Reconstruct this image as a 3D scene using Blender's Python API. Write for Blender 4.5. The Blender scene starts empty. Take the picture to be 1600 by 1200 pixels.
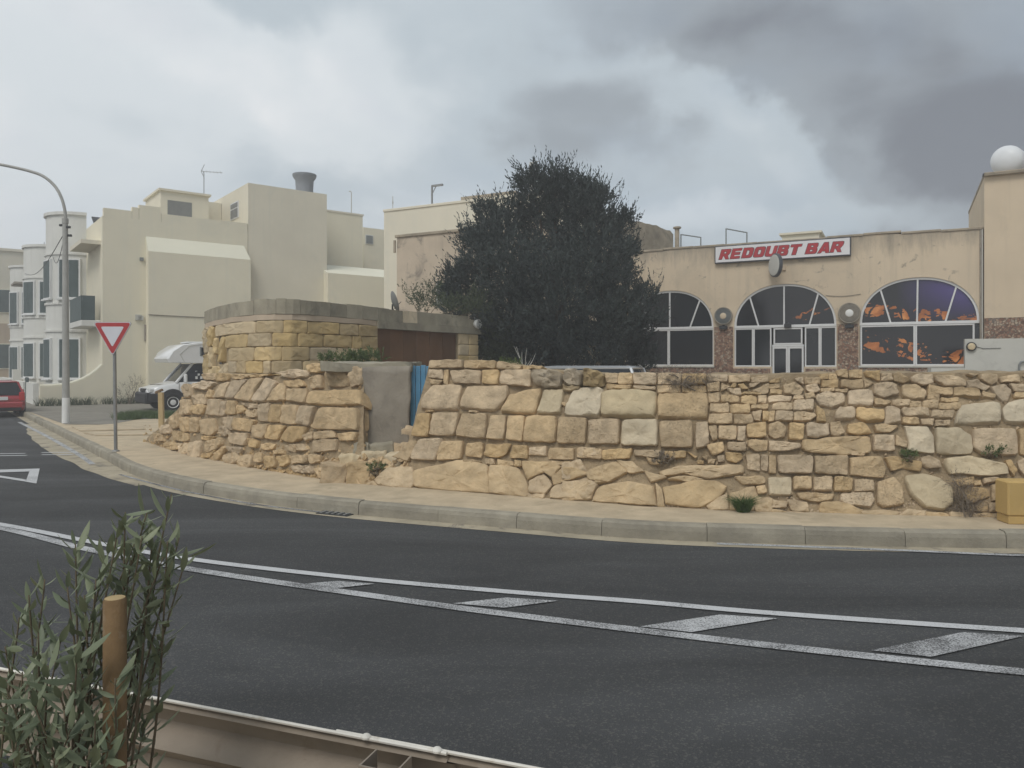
import bpy, math, random
from mathutils import Vector, Matrix, noise, geometry
random.seed(7)
sc = bpy.context.scene
COL = sc.collection
R = math.radians

# ---------------------------------------------------------------- camera
F, CX, HZ, CH = 1180.0, 800.0, 571.0, 1.8       # focal length in photo pixels, centre, horizon row, eye height
cd = bpy.data.cameras.new('camera')
cam = bpy.data.objects.new('camera', cd)
COL.objects.link(cam)
cam.location = (0, 0, CH)
cam.rotation_euler = (R(90), 0, 0)
cd.sensor_width = 36.0
cd.lens = F / 1600 * 36.0
cd.shift_y = -(600 - HZ) / 1600
cd.clip_start = 0.05
cd.clip_end = 2000
sc.camera = cam

# ---------------------------------------------------------------- sky and sun
SUN_EL, SUN_AZ = 52.0, -158.0       # azimuth measured from +Y towards +X
w = bpy.data.worlds.new('World')
sc.world = w
w.use_nodes = True
nt = w.node_tree
nt.nodes.clear()


def N(tree, kind, **kw):
    n = tree.nodes.new(kind)
    for k, v in kw.items():
        if k.startswith('i_'):
            key = k[2:]
            key = int(key) if key.isdigit() else key
            n.inputs[key].default_value = v
        else:
            setattr(n, k, v)
    return n


def ramp(tree, stops, interp='LINEAR'):
    n = tree.nodes.new('ShaderNodeValToRGB')
    cr = n.color_ramp
    cr.interpolation = interp
    while len(cr.elements) < len(stops):
        cr.elements.new(0.5)
    for e, (p, c) in zip(cr.elements, stops):
        e.position = p
        if isinstance(c, (int, float)):
            c = (c, c, c)
        e.color = (c[0], c[1], c[2], 1)
    return n


def mth(tree, op, a, b=None, c=None, clamp=False):
    n = tree.nodes.new('ShaderNodeMath')
    n.operation = op
    n.use_clamp = clamp
    for i, x in enumerate((a, b, c)):
        if x is None:
            continue
        if isinstance(x, (int, float)):
            n.inputs[i].default_value = x
        else:
            tree.links.new(x, n.inputs[i])
    return n.outputs[0]


def mixc(tree, fac, a, b, mode='MIX'):
    n = tree.nodes.new('ShaderNodeMix')
    n.data_type = 'RGBA'
    n.blend_type = mode
    for i, x in ((0, fac), (6, a), (7, b)):
        if isinstance(x, (int, float)):
            n.inputs[i].default_value = x
        elif isinstance(x, (tuple, list)):
            n.inputs[i].default_value = (x[0], x[1], x[2], 1)
        else:
            tree.links.new(x, n.inputs[i])
    return n.outputs[2]


def build_sky():
    L = nt.links.new
    out = N(nt, 'ShaderNodeOutputWorld')
    bg = N(nt, 'ShaderNodeBackground')
    bg.inputs['Strength'].default_value = 0.1
    L(bg.outputs[0], out.inputs[0])
    sky = N(nt, 'ShaderNodeTexSky')
    sky.sky_type = 'NISHITA'
    sky.sun_disc = False
    sky.sun_elevation = R(SUN_EL)
    sky.sun_rotation = R(SUN_AZ)
    sky.dust_density = 2.0
    tc = N(nt, 'ShaderNodeTexCoord')
    sep = N(nt, 'ShaderNodeSeparateXYZ')
    L(tc.outputs['Generated'], sep.inputs[0])
    x, y, z = sep.outputs
    zz = mth(nt, 'ADD', mth(nt, 'MAXIMUM', z, 0.0), 0.42)
    px, py = mth(nt, 'DIVIDE', x, zz), mth(nt, 'DIVIDE', y, zz)
    cmb = N(nt, 'ShaderNodeCombineXYZ')
    L(px, cmb.inputs[0]); L(py, cmb.inputs[1])
    # wide banks of stratocumulus
    n1 = N(nt, 'ShaderNodeTexNoise', i_Scale=1.15, i_Detail=7.0, i_Roughness=0.46, i_Distortion=0.35)
    mp = N(nt, 'ShaderNodeMapping'); mp.inputs['Location'].default_value = (3.15, 1.7, 0.4)
    mp.inputs['Rotation'].default_value = (0, 0, R(-24))
    mp.inputs['Scale'].default_value = (0.85, 1.25, 1)
    L(cmb.outputs[0], mp.inputs[0]); L(mp.outputs[0], n1.inputs['Vector'])
    n2 = N(nt, 'ShaderNodeTexNoise', i_Scale=3.4, i_Detail=5.0, i_Roughness=0.5, i_Distortion=0.3)
    mp2 = N(nt, 'ShaderNodeMapping'); mp2.inputs['Location'].default_value = (7.3, 4.2, 1.4)
    L(cmb.outputs[0], mp2.inputs[0]); L(mp2.outputs[0], n2.inputs['Vector'])
    v = mth(nt, 'ADD', mth(nt, 'MULTIPLY', n1.outputs[0], 0.62), mth(nt, 'MULTIPLY', n2.outputs[0], 0.26))
    v = mth(nt, 'ADD', v, 0.085)
    # the bank is thicker towards the east (photograph's right), thinner to the west
    side = mth(nt, 'MULTIPLY', x, 0.24)
    v = mth(nt, 'SUBTRACT', v, side)
    # single cloud breaks and dark bellies in the northern sky, edges torn by noise
    yy = mth(nt, 'MAXIMUM', y, 0.15)
    n3 = N(nt, 'ShaderNodeTexNoise', i_Scale=6.0, i_Detail=5.0, i_Roughness=0.55)
    L(tc.outputs['Generated'], n3.inputs['Vector'])
    sc3 = N(nt, 'ShaderNodeSeparateColor'); L(n3.outputs['Color'], sc3.inputs[0])
    cx_ = mth(nt, 'ADD', mth(nt, 'DIVIDE', x, yy), mth(nt, 'MULTIPLY', mth(nt, 'SUBTRACT', sc3.outputs[0], 0.5), 0.34))
    cz_ = mth(nt, 'ADD', mth(nt, 'DIVIDE', z, yy), mth(nt, 'MULTIPLY', mth(nt, 'SUBTRACT', sc3.outputs[1], 0.5), 0.22))
    for (bx_, bz_, wa, wb, rot, amp) in ((-0.44, 0.42, 0.22, 0.060, -24, 0.09), (-0.19, 0.38, 0.16, 0.095, 12, 0.09), (-0.36, 0.48, 0.16, 0.045, -6, -0.07), (0.30, 0.31, 0.20, 0.042, -25, 0.13), (0.54, 0.35, 0.34, 0.11, -14, -0.12),
                                         (0.40, 0.185, 0.40, 0.035, 0, 0.12), (0.10, 0.29, 0.12, 0.09, 0, -0.06), (0.25, 0.47, 0.30, 0.07, 0, -0.08), (-0.30, 0.25, 0.22, 0.05, 4, -0.05), (0.22, 0.24, 0.16, 0.045, -10, 0.06)):
        c_, s_ = math.cos(R(rot)), math.sin(R(rot))
        dx = mth(nt, 'SUBTRACT', cx_, bx_); dz = mth(nt, 'SUBTRACT', cz_, bz_)
        p_ = mth(nt, 'DIVIDE', mth(nt, 'ADD', mth(nt, 'MULTIPLY', dx, c_), mth(nt, 'MULTIPLY', dz, s_)), wa)
        q_ = mth(nt, 'DIVIDE', mth(nt, 'SUBTRACT', mth(nt, 'MULTIPLY', dz, c_), mth(nt, 'MULTIPLY', dx, s_)), wb)
        r2 = mth(nt, 'ADD', mth(nt, 'MULTIPLY', p_, p_), mth(nt, 'MULTIPLY', q_, q_))
        g_ = mth(nt, 'DIVIDE', amp, mth(nt, 'ADD', 1.0, mth(nt, 'MULTIPLY', r2, r2)))
        v = mth(nt, 'ADD', v, g_)
    cr = ramp(nt, [(0.22, (2.05, 2.25, 2.6)), (0.36, (3.3, 3.7, 4.1)), (0.48, (4.9, 5.55, 6.05)), (0.60, (6.6, 7.1, 7.45)), (0.78, (8.7, 8.75, 8.85))])
    cr.color_ramp.interpolation = 'EASE'
    L(v, cr.inputs[0])
    # thin places let a little of the clear sky through
    thin = mth(nt, 'MULTIPLY', mth(nt, 'SUBTRACT', n2.outputs[0], 0.50, clamp=True), 0.8, clamp=True)
    col = mixc(nt, thin, cr.outputs[0], sky.outputs[0])
    L(col, bg.inputs[0])


build_sky()
sd = bpy.data.lights.new('sun', 'SUN')
sd.energy = 1.45
sd.angle = R(24)
sd.color = (1.0, 0.95, 0.88)
sun = bpy.data.objects.new('sun', sd)
COL.objects.link(sun)
sun.location = (-20, -30, 60)
_d = Vector((math.sin(R(SUN_AZ)) * math.cos(R(SUN_EL)), math.cos(R(SUN_AZ)) * math.cos(R(SUN_EL)), math.sin(R(SUN_EL))))
sun.rotation_euler = _d.to_track_quat('Z', 'Y').to_euler()
vs = sc.view_settings
vs.view_transform = 'Standard'
vs.look = 'None'
vs.exposure = 0.12
vs.gamma = 1.0
vs.use_curve_mapping = False
sc.cycles.use_denoising = True
sc.cycles.max_bounces = 6

# ---------------------------------------------------------------- geometry helpers
ORG = {}


def G(u, v, z=0.0):
    """photo pixel -> point on the level z"""
    Y = (CH - z) * F / (v - HZ)
    return Vector(((u - CX) * Y / F, Y, z))


def P(u, v, Y):
    return Vector(((u - CX) * Y / F, Y, CH - (v - HZ) * Y / F))


def hit(u, v, o, n):
    d = Vector(((u - CX) / F, 1, (HZ - v) / F))
    c = Vector((0, 0, CH))
    return c + d * ((Vector(o) - c).dot(n) / d.dot(n))


class MB:
    def __init__(s):
        s.v, s.f = [], []

    def add(s, vs_, fs_):
        b = len(s.v)
        s.v += [Vector(p) for p in vs_]
        s.f += [tuple(i + b for i in q) for q in fs_]
        return s

    def obox(s, c, ax, ay, az, hx, hy, hz, bev=0.0):
        """box from centre, three axes and half sizes; bev chamfers the edges along every side"""
        c, ax, ay, az = Vector(c), Vector(ax), Vector(ay), Vector(az)
        if bev <= 0:
            pts = [c + ax * hx * i + ay * hy * j + az * hz * k for k in (-1, 1) for j in (-1, 1) for i in (-1, 1)]
            return s.add(pts, [(0, 2, 3, 1), (4, 5, 7, 6), (0, 1, 5, 4), (2, 6, 7, 3), (0, 4, 6, 2), (1, 3, 7, 5)])
        b = bev
        pts, idx = [], {}
        for k in (-1, 1):
            for j in (-1, 1):
                for i in (-1, 1):
                    for a in range(3):
                        e = [hx - b, hy - b, hz - b]
                        e[a] = (hx, hy, hz)[a]
                        idx[(i, j, k, a)] = len(pts)
                        pts.append(c + ax * e[0] * i + ay * e[1] * j + az * e[2] * k)
        fs = []
        for a in range(3):
            o = [q for q in range(3) if q != a]
            for sgn in (-1, 1):
                q = []
                for (p1, p2) in ((-1, -1), (1, -1), (1, 1), (-1, 1)):
                    t = [0, 0, 0]; t[a] = sgn; t[o[0]] = p1; t[o[1]] = p2
                    q.append(idx[(t[0], t[1], t[2], a)])
                fs.append(tuple(q))
        for a in range(3):
            o = [q for q in range(3) if q != a]
            for p1 in (-1, 1):
                for p2 in (-1, 1):
                    q = []
                    for sgn, w_ in ((-1, o[0]), (1, o[0]), (1, o[1]), (-1, o[1])):
                        t = [0, 0, 0]; t[a] = sgn; t[o[0]] = p1; t[o[1]] = p2
                        q.append(idx[(t[0], t[1], t[2], w_)])
                    fs.append(tuple(q))
        for i in (-1, 1):
            for j in (-1, 1):
                for k in (-1, 1):
                    fs.append(tuple(idx[(i, j, k, a)] for a in range(3)))
        return s.add(pts, fs)

    def box(s, x0, x1, y0, y1, z0, z1, bev=0.0):
        return s.obox(((x0 + x1) / 2, (y0 + y1) / 2, (z0 + z1) / 2), (1, 0, 0), (0, 1, 0), (0, 0, 1), abs(x1 - x0) / 2, abs(y1 - y0) / 2, abs(z1 - z0) / 2, bev)

    def prism(s, pts, ext):
        """closed solid from a planar polygon (3-D points) pushed along ext"""
        n = len(pts)
        pts = [Vector(p) for p in pts]
        e = Vector(ext)
        tri = geometry.tessellate_polygon([pts])
        fs = [tuple(t) for t in tri] + [tuple(i + n for i in reversed(t)) for t in tri]
        fs += [(i, (i + 1) % n, (i + 1) % n + n, i + n) for i in range(n)]
        return s.add(pts + [p + e for p in pts], fs)

    def tube(s, path, r, n=8, caps=True):
        path = [Vector(p) for p in path]
        rs = r if isinstance(r, (list, tuple)) else [r] * len(path)
        up = None
        rings = []
        for i, p in enumerate(path):
            a = path[max(i - 1, 0)]; b = path[min(i + 1, len(path) - 1)]
            t = (b - a).normalized()
            if up is None:
                up = t.orthogonal().normalized()
            up = (up - t * up.dot(t))
            up = up.normalized() if up.length > 1e-6 else t.orthogonal().normalized()
            q = t.cross(up)
            rings.append([p + (up * math.cos(k * 2 * math.pi / n) + q * math.sin(k * 2 * math.pi / n)) * rs[i] for k in range(n)])
        vs_ = [x for rg in rings for x in rg]
        fs = []
        for i in range(len(path) - 1):
            for k in range(n):
                fs.append((i * n + k, i * n + (k + 1) % n, (i + 1) * n + (k + 1) % n, (i + 1) * n + k))
        if caps:
            fs.append(tuple(reversed(range(n))))
            fs.append(tuple((len(path) - 1) * n + k for k in range(n)))
        return s.add(vs_, fs)

    def lathe(s, base, axis, prof, n=20):
        """prof = [(radius, distance along axis)]"""
        ax = Vector(axis).normalized()
        u_ = ax.orthogonal().normalized(); q = ax.cross(u_)
        base = Vector(base)
        vs_, fs = [], []
        for (r, h) in prof:
            for k in range(n):
                a = k * 2 * math.pi / n
                vs_.append(base + ax * h + (u_ * math.cos(a) + q * math.sin(a)) * r)
        for i in range(len(prof) - 1):
            for k in range(n):
                fs.append((i * n + k, i * n + (k + 1) % n, (i + 1) * n + (k + 1) % n, (i + 1) * n + k))
        fs.append(tuple(reversed(range(n))))
        fs.append(tuple((len(prof) - 1) * n + k for k in range(n)))
        return s.add(vs_, fs)

    def build(s, name, mat, parent=None, smooth=False, origin=None, auto=None):
        me = bpy.data.meshes.new(name)
        if parent is not None:
            o0 = ORG[parent.name]
        elif origin is not None:
            o0 = Vector(origin)
        else:
            o0 = Vector((0, 0, 0))
        me.from_pydata([p - o0 for p in s.v], [], s.f)
        me.materials.append(mat)
        if smooth:
            me.shade_smooth()
            if auto:
                me.set_sharp_from_angle(angle=R(auto))
        me.update()
        o = bpy.data.objects.new(name, me)
        COL.objects.link(o)
        if parent is not None:
            o.parent = parent
        else:
            o.location = o0
        ORG[o.name] = o0
        return o


def recalc(o):
    import bmesh
    bm = bmesh.new(); bm.from_mesh(o.data)
    bmesh.ops.recalc_face_normals(bm, faces=bm.faces)
    bm.to_mesh(o.data); bm.free()
    return o


def thing(name, label, cat, loc, group=None):
    o = bpy.data.objects.new(name, None)
    COL.objects.link(o)
    o.location = loc
    o.empty_display_size = 0.1
    ORG[o.name] = Vector(loc)
    return tag(o, label, cat, group)


def tag(o, label, cat, group=None, kind=None):
    o['label'] = label
    o['category'] = cat
    if group:
        o['group'] = group
    if kind:
        o['kind'] = kind
    return o


def struct(o, label=None):
    o['kind'] = 'structure'
    if label:
        o['label'] = label
    return o


def lerp_tab(tab, x):
    if x <= tab[0][0]:
        (a, b), (c, d) = tab[0], tab[1]
    elif x >= tab[-1][0]:
        (a, b), (c, d) = tab[-2], tab[-1]
    else:
        for (a, b), (c, d) in zip(tab, tab[1:]):
            if a <= x <= c:
                break
    return b + (d - b) * (x - a) / (c - a)


def catmull(pts, k=6):
    pts = [Vector(p) for p in pts]
    out = []
    for i in range(len(pts) - 1):
        p0 = pts[max(i - 1, 0)]; p1 = pts[i]; p2 = pts[i + 1]; p3 = pts[min(i + 2, len(pts) - 1)]
        for j in range(k):
            t = j / k
            out.append(0.5 * (2 * p1 + (p2 - p0) * t + (2 * p0 - 5 * p1 + 4 * p2 - p3) * t * t + (3 * p1 - p0 - 3 * p2 + p3) * t ** 3))
    out.append(pts[-1])
    return out


# ---------------------------------------------------------------- materials
MATS = {}


def mat(name, col, rough=0.85, var=0.12, scale=2.0, bump=0.0, bscale=30.0, col2=None, rand=0.0, spec=0.3, metal=0.0,
        stain=None, stain_scale=0.7, stain_amt=0.5, streak=None, coat=0.0, pits=0.0, pscale=18.0, hue=0.0, bdist=0.02):
    """painted / plastered / stone surface: base colour broken by noise, optional stains with a shape of their own, fine relief"""
    m = bpy.data.materials.new(name)
    m.use_nodes = True
    t = m.node_tree
    L = t.links.new
    b = t.nodes['Principled BSDF']
    geo = N(t, 'ShaderNodeNewGeometry')
    pos = geo.outputs['Position']
    n1 = N(t, 'ShaderNodeTexNoise', i_Scale=scale, i_Detail=8.0, i_Roughness=0.6)
    L(pos, n1.inputs['Vector'])
    lo = tuple(max(0, c * (1 - var)) for c in col)
    hi = tuple(c * (1 + var) for c in (col2 or col))
    rp = ramp(t, [(0.32, lo), (0.68, hi)])
    L(n1.outputs[0], rp.inputs[0])
    c = rp.outputs[0]
    if stain is not None:
        n2 = N(t, 'ShaderNodeTexNoise', i_Scale=stain_scale, i_Detail=10.0, i_Roughness=0.68, i_Distortion=0.6)
        L(pos, n2.inputs['Vector'])
        r2 = ramp(t, [(0.54, 0), (0.66, stain_amt)])
        L(n2.outputs[0], r2.inputs[0])
        c = mixc(t, r2.outputs[0], c, stain)
    if streak is not None:      # vertical run-down stains
        mp = N(t, 'ShaderNodeMapping'); mp.inputs['Scale'].default_value = (5.0, 5.0, 0.22)
        L(pos, mp.inputs[0])
        n3 = N(t, 'ShaderNodeTexNoise', i_Scale=1.0, i_Detail=6.0, i_Roughness=0.6)
        L(mp.outputs[0], n3.inputs['Vector'])
        r3 = ramp(t, [(0.52, 0), (0.75, 0.45)])
        L(n3.outputs[0], r3.inputs[0])
        c = mixc(t, r3.outputs[0], c, streak)
    if rand > 0 or hue > 0:
        oi = N(t, 'ShaderNodeObjectInfo')
        hs = N(t, 'ShaderNodeHueSaturation')
        L(c, hs.inputs['Color'])
        L(mth(t, 'ADD', mth(t, 'MULTIPLY', oi.outputs['Random'], 2 * rand), 1 - rand), hs.inputs['Value'])
        wn = N(t, 'ShaderNodeTexWhiteNoise'); wn.noise_dimensions = '1D'
        L(oi.outputs['Random'], wn.inputs['W'])
        L(mth(t, 'ADD', mth(t, 'MULTIPLY', wn.outputs[0], 2 * hue), 1 - hue), hs.inputs['Saturation'])
        c = hs.outputs[0]
    hgt = None
    if bump > 0:
        n4 = N(t, 'ShaderNodeTexNoise', i_Scale=bscale, i_Detail=8.0, i_Roughness=0.65)
        L(pos, n4.inputs['Vector'])
        hgt = n4.outputs[0]
    if pits > 0:
        vo = N(t, 'ShaderNodeTexVoronoi', i_Scale=pscale)
        nd = N(t, 'ShaderNodeTexNoise', i_Scale=4.0, i_Detail=3.0)
        L(pos, nd.inputs['Vector'])
        vm = N(t, 'ShaderNodeVectorMath'); vm.operation = 'ADD'
        L(pos, vm.inputs[0]); L(nd.outputs['Color'], vm.inputs[1])
        L(vm.outputs[0], vo.inputs['Vector'])
        rv = ramp(t, [(0.12, 0.0), (0.34, 1.0)])
        L(vo.outputs['Distance'], rv.inputs[0])
        nm = N(t, 'ShaderNodeTexNoise', i_Scale=1.6, i_Detail=2.0)
        L(pos, nm.inputs['Vector'])
        rm = ramp(t, [(0.45, 0), (0.62, pits)])
        L(nm.outputs[0], rm.inputs[0])
        pit = mth(t, 'MULTIPLY', mth(t, 'SUBTRACT', 1.0, rv.outputs[0]), rm.outputs[0])
        hgt = mth(t, 'SUBTRACT', hgt, mth(t, 'MULTIPLY', pit, 0.9)) if hgt is not None else mth(t, 'SUBTRACT', 1.0, pit)
    if hgt is not None:
        bp = N(t, 'ShaderNodeBump')
        bp.inputs['Strength'].default_value = bump
        bp.inputs['Distance'].default_value = bdist
        L(hgt, bp.inputs['Height'])
        L(bp.outputs[0], b.inputs['Normal'])
    L(c, b.inputs['Base Color'])
    b.inputs['Roughness'].default_value = rough
    b.inputs['Specular IOR Level'].default_value = spec
    b.inputs['Metallic'].default_value = metal
    b.inputs['Coat Weight'].default_value = coat
    MATS[name] = m
    return m


def leafmat(name, col, col2, rough=0.5, trans=0.15, ns=1.6):
    m = bpy.data.materials.new(name)
    m.use_nodes = True
    t = m.node_tree
    L = t.links.new
    b = t.nodes['Principled BSDF']
    geo = N(t, 'ShaderNodeNewGeometry')
    n1 = N(t, 'ShaderNodeTexNoise', i_Scale=ns, i_Detail=3.0)
    L(geo.outputs['Position'], n1.inputs['Vector'])
    v = mth(t, 'ADD', mth(t, 'MULTIPLY', geo.outputs['Random Per Island'], 0.45), mth(t, 'MULTIPLY', n1.outputs[0], 0.55))
    oi = N(t, 'ShaderNodeObjectInfo')
    v = mth(t, 'ADD', mth(t, 'MULTIPLY', v, 0.7), mth(t, 'MULTIPLY', oi.outputs['Random'], 0.3))
    rp = ramp(t, [(0.2, col), (0.8, col2)])
    L(v, rp.inputs[0])
    L(rp.outputs[0], b.inputs['Base Color'])
    b.inputs['Roughness'].default_value = rough
    b.inputs['Specular IOR Level'].default_value = 0.3
    tr = N(t, 'ShaderNodeBsdfTranslucent')
    L(rp.outputs[0], tr.inputs[0])
    mx = N(t, 'ShaderNodeMixShader')
    mx.inputs[0].default_value = trans
    L(b.outputs[0], mx.inputs[1]); L(tr.outputs[0], mx.inputs[2])
    L(mx.outputs[0], t.nodes['Material Output'].inputs[0])
    MATS[name] = m
    return m


mat('limestone', (0.535, 0.405, 0.25), 0.94, 0.22, 6.0, 1.0, 40.0, rand=0.13, hue=0.17, stain=(0.39, 0.30, 0.19), stain_scale=2.2, stain_amt=0.45, pits=0.6, pscale=26.0)
mat('limestone_pale', (0.56, 0.47, 0.325), 0.93, 0.16, 3.0, 0.6, 34.0, rand=0.12, hue=0.15, stain=(0.33, 0.29, 0.20), stain_scale=3.0, stain_amt=0.4, pits=0.8, pscale=30.0)
mat('limestone_dark', (0.33, 0.26, 0.165), 0.95, 0.28, 3.5, 0.8, 30.0, rand=0.2, hue=0.25, stain=(0.17, 0.15, 0.12), stain_scale=3.0, stain_amt=0.7, pits=1.0, pscale=22.0)
mat('bedrock', (0.53, 0.405, 0.25), 0.95, 0.2, 3.5, 0.8, 26.0, rand=0.06, hue=0.08, stain=(0.36, 0.275, 0.18), stain_scale=1.8, stain_amt=0.6)
mat('mortar', (0.37, 0.285, 0.18), 0.97, 0.22, 5.0, 0.9, 28.0, stain=(0.23, 0.18, 0.12), stain_scale=2.4, stain_amt=0.7, bdist=0.04)
mat('hut_stone', (0.51, 0.40, 0.235), 0.94, 0.12, 2.6, 0.5, 30.0, rand=0.14, hue=0.2, stain=(0.31, 0.25, 0.17), stain_scale=1.7, stain_amt=0.5)
mat('hut_joint', (0.36, 0.285, 0.18), 0.96, 0.2, 5.0, 0.6, 30.0)
mat('old_concrete', (0.34, 0.31, 0.24), 0.95, 0.2, 2.4, 0.5, 30.0, rand=0.12, stain=(0.15, 0.15, 0.125), stain_scale=1.8, stain_amt=0.6)
mat('render_grey', (0.29, 0.26, 0.215), 0.94, 0.2, 1.7, 0.5, 26.0, stain=(0.17, 0.155, 0.14), stain_scale=2.0, stain_amt=0.75)
mat('pavement', (0.49, 0.405, 0.285), 0.95, 0.16, 2.6, 0.45, 45.0, stain=(0.36, 0.30, 0.21), stain_scale=1.3, stain_amt=0.75)
mat('kerb_stone', (0.29, 0.265, 0.21), 0.93, 0.2, 3.2, 0.5, 36.0, rand=0.07, stain=(0.22, 0.205, 0.17), stain_scale=3.0, stain_amt=0.5)
mat('gutter', (0.37, 0.325, 0.24), 0.95, 0.2, 2.2, 0.4, 40.0, stain=(0.11, 0.105, 0.10), stain_scale=2.4, stain_amt=0.85)
mat('driveway', (0.22, 0.205, 0.175), 0.95, 0.14, 1.5, 0.4, 40.0, stain=(0.31, 0.28, 0.22), stain_scale=1.2, stain_amt=0.5)
mat('earth', (0.33, 0.265, 0.175), 0.97, 0.25, 1.2, 0.8, 16.0, stain=(0.17, 0.16, 0.08), stain_scale=1.2, stain_amt=0.6)
mat('cream_plaster', (0.76, 0.71, 0.56), 0.93, 0.035, 0.8, 0.12, 40.0, stain=(0.64, 0.62, 0.51), stain_scale=0.5, stain_amt=0.35, streak=(0.68, 0.66, 0.54))
mat('cream_plaster_grey', (0.69, 0.645, 0.525), 0.93, 0.04, 0.8, 0.12, 40.0, stain=(0.57, 0.56, 0.48), stain_scale=0.5, stain_amt=0.35, streak=(0.615, 0.60, 0.50))
mat('cream_pale', (0.76, 0.74, 0.61), 0.9, 0.03, 0.8, 0.1, 40.0)
mat('white_plaster', (0.68, 0.68, 0.64), 0.9, 0.04, 1.0, 0.12, 40.0, streak=(0.50, 0.50, 0.46))
mat('pink_plaster', (0.50, 0.41, 0.31), 0.92, 0.08, 1.0, 0.12, 40.0, streak=(0.40, 0.33, 0.26))
mat('tower_plaster', (0.61, 0.505, 0.37), 0.92, 0.06, 0.7, 0.25, 30.0, stain=(0.50, 0.42, 0.315), stain_scale=0.85, stain_amt=0.55, streak=(0.50, 0.42, 0.32))
mat('bar_plaster', (0.60, 0.50, 0.37), 0.92, 0.06, 0.7, 0.25, 30.0, stain=(0.48, 0.41, 0.31), stain_scale=0.85, stain_amt=0.55, streak=(0.43, 0.37, 0.285))
mat('peeling_plaster', (0.53, 0.445, 0.345), 0.93, 0.1, 1.2, 0.35, 24.0, stain=(0.22, 0.19, 0.16), stain_scale=1.5, stain_amt=0.85, streak=(0.30, 0.26, 0.21))
mat('weathered_top', (0.34, 0.29, 0.22), 0.95, 0.25, 2.0, 0.7, 18.0, stain=(0.19, 0.17, 0.135), stain_scale=1.4, stain_amt=0.7)
mat('wall_grey', (0.50, 0.50, 0.465), 0.9, 0.06, 1.2, 0.2, 30.0, stain=(0.34, 0.34, 0.32), stain_scale=2.2, stain_amt=0.4)
mat('white_frame', (0.66, 0.67, 0.68), 0.45, 0.04, 3.0, spec=0.5)
mat('white_paint', (0.72, 0.73, 0.72), 0.5, 0.04, 3.0, spec=0.4)
mat('sign_white', (0.70, 0.70, 0.72), 0.5, 0.03, 2.0, stain=(0.55, 0.54, 0.52), stain_scale=1.4, stain_amt=0.3)
mat('sign_red', (0.40, 0.035, 0.045), 0.5, 0.06, 3.0)
mat('sign_edge', (0.06, 0.065, 0.075), 0.5, 0.1, 3.0)
mat('glass_dark', (0.012, 0.014, 0.018), 0.06, 0.1, 0.6, spec=0.5)
mat('shutter_green', (0.070, 0.100, 0.100), 0.6, 0.12, 3.0)
mat('shutter_grey', (0.20, 0.215, 0.215), 0.65, 0.1, 3.0)
mat('dark_metal', (0.035, 0.037, 0.04), 0.55, 0.15, 5.0, metal=0.2)
mat('grey_metal', (0.28, 0.285, 0.285), 0.5, 0.12, 4.0, metal=0.5)
mat('lamp_grey', (0.37, 0.37, 0.35), 0.55, 0.1, 3.0)
mat('red_reflective', (0.42, 0.045, 0.05), 0.45, 0.06, 4.0)
mat('sign_face', (0.63, 0.64, 0.69), 0.45, 0.03, 4.0)
mat('blue_paint', (0.085, 0.235, 0.385), 0.65, 0.18, 4.0, 0.25, 40.0, rand=0.12, stain=(0.22, 0.30, 0.36), stain_scale=5.0, stain_amt=0.4)
mat('brown_door', (0.155, 0.085, 0.045), 0.75, 0.14, 1.5, 0.15, 30.0, rand=0.18)
mat('timber_yellow', (0.46, 0.35, 0.19), 0.85, 0.14, 6.0, 0.25, 40.0)
mat('timber_stake', (0.19, 0.125, 0.065), 0.85, 0.2, 9.0, 0.3, 60.0, stain=(0.33, 0.29, 0.24), stain_scale=6.0, stain_amt=0.6)
mat('galvanised', (0.27, 0.23, 0.185), 0.6, 0.15, 3.0, 0.12, 60.0, metal=0.35, stain=(0.17, 0.12, 0.08), stain_scale=4.0, stain_amt=0.6)
mat('galvanised_lip', (0.62, 0.60, 0.55), 0.5, 0.15, 5.0, stain=(0.36, 0.30, 0.22), stain_scale=9.0, stain_amt=0.5)
mat('ochre_block', (0.50, 0.345, 0.135), 0.9, 0.06, 2.0, 0.2, 40.0, stain=(0.40, 0.275, 0.12), stain_scale=1.6, stain_amt=0.4)
mat('van_white', (0.72, 0.73, 0.73), 0.25, 0.03, 2.0, spec=0.5, coat=0.4)
mat('car_red', (0.33, 0.022, 0.03), 0.28, 0.05, 2.0, spec=0.5, coat=0.6)
mat('car_silver', (0.55, 0.57, 0.59), 0.25, 0.03, 2.0, metal=0.3, spec=0.5, coat=0.5)
mat('rubber', (0.018, 0.018, 0.019), 0.85, 0.15, 6.0)
mat('plastic_black', (0.025, 0.026, 0.028), 0.6, 0.12, 6.0)
mat('lens_red', (0.45, 0.02, 0.02), 0.15, 0.05, 6.0, spec=0.6)
mat('lens_clear', (0.62, 0.63, 0.62), 0.12, 0.05, 6.0, spec=0.6)
mat('tank_grey', (0.22, 0.235, 0.26), 0.65, 0.08, 2.0)
mat('tank_white', (0.70, 0.72, 0.74), 0.4, 0.04, 2.0)
mat('bark', (0.10, 0.075, 0.055), 0.9, 0.25, 5.0, 0.5, 20.0)
mat('stem', (0.13, 0.105, 0.07), 0.85, 0.2, 9.0)
mat('dry_twig', (0.21, 0.175, 0.135), 0.9, 0.25, 9.0)
mat('dish_grey', (0.20, 0.205, 0.20), 0.6, 0.1, 3.0)
leafmat('tree_leaf', (0.015, 0.023, 0.027), (0.055, 0.072, 0.066), 0.6, 0.08)
leafmat('bush_leaf', (0.085, 0.115, 0.075), (0.25, 0.28, 0.175), 0.45, 0.15)
leafmat('weed_leaf', (0.065, 0.10, 0.035), (0.145, 0.185, 0.075), 0.6, 0.2)
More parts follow.
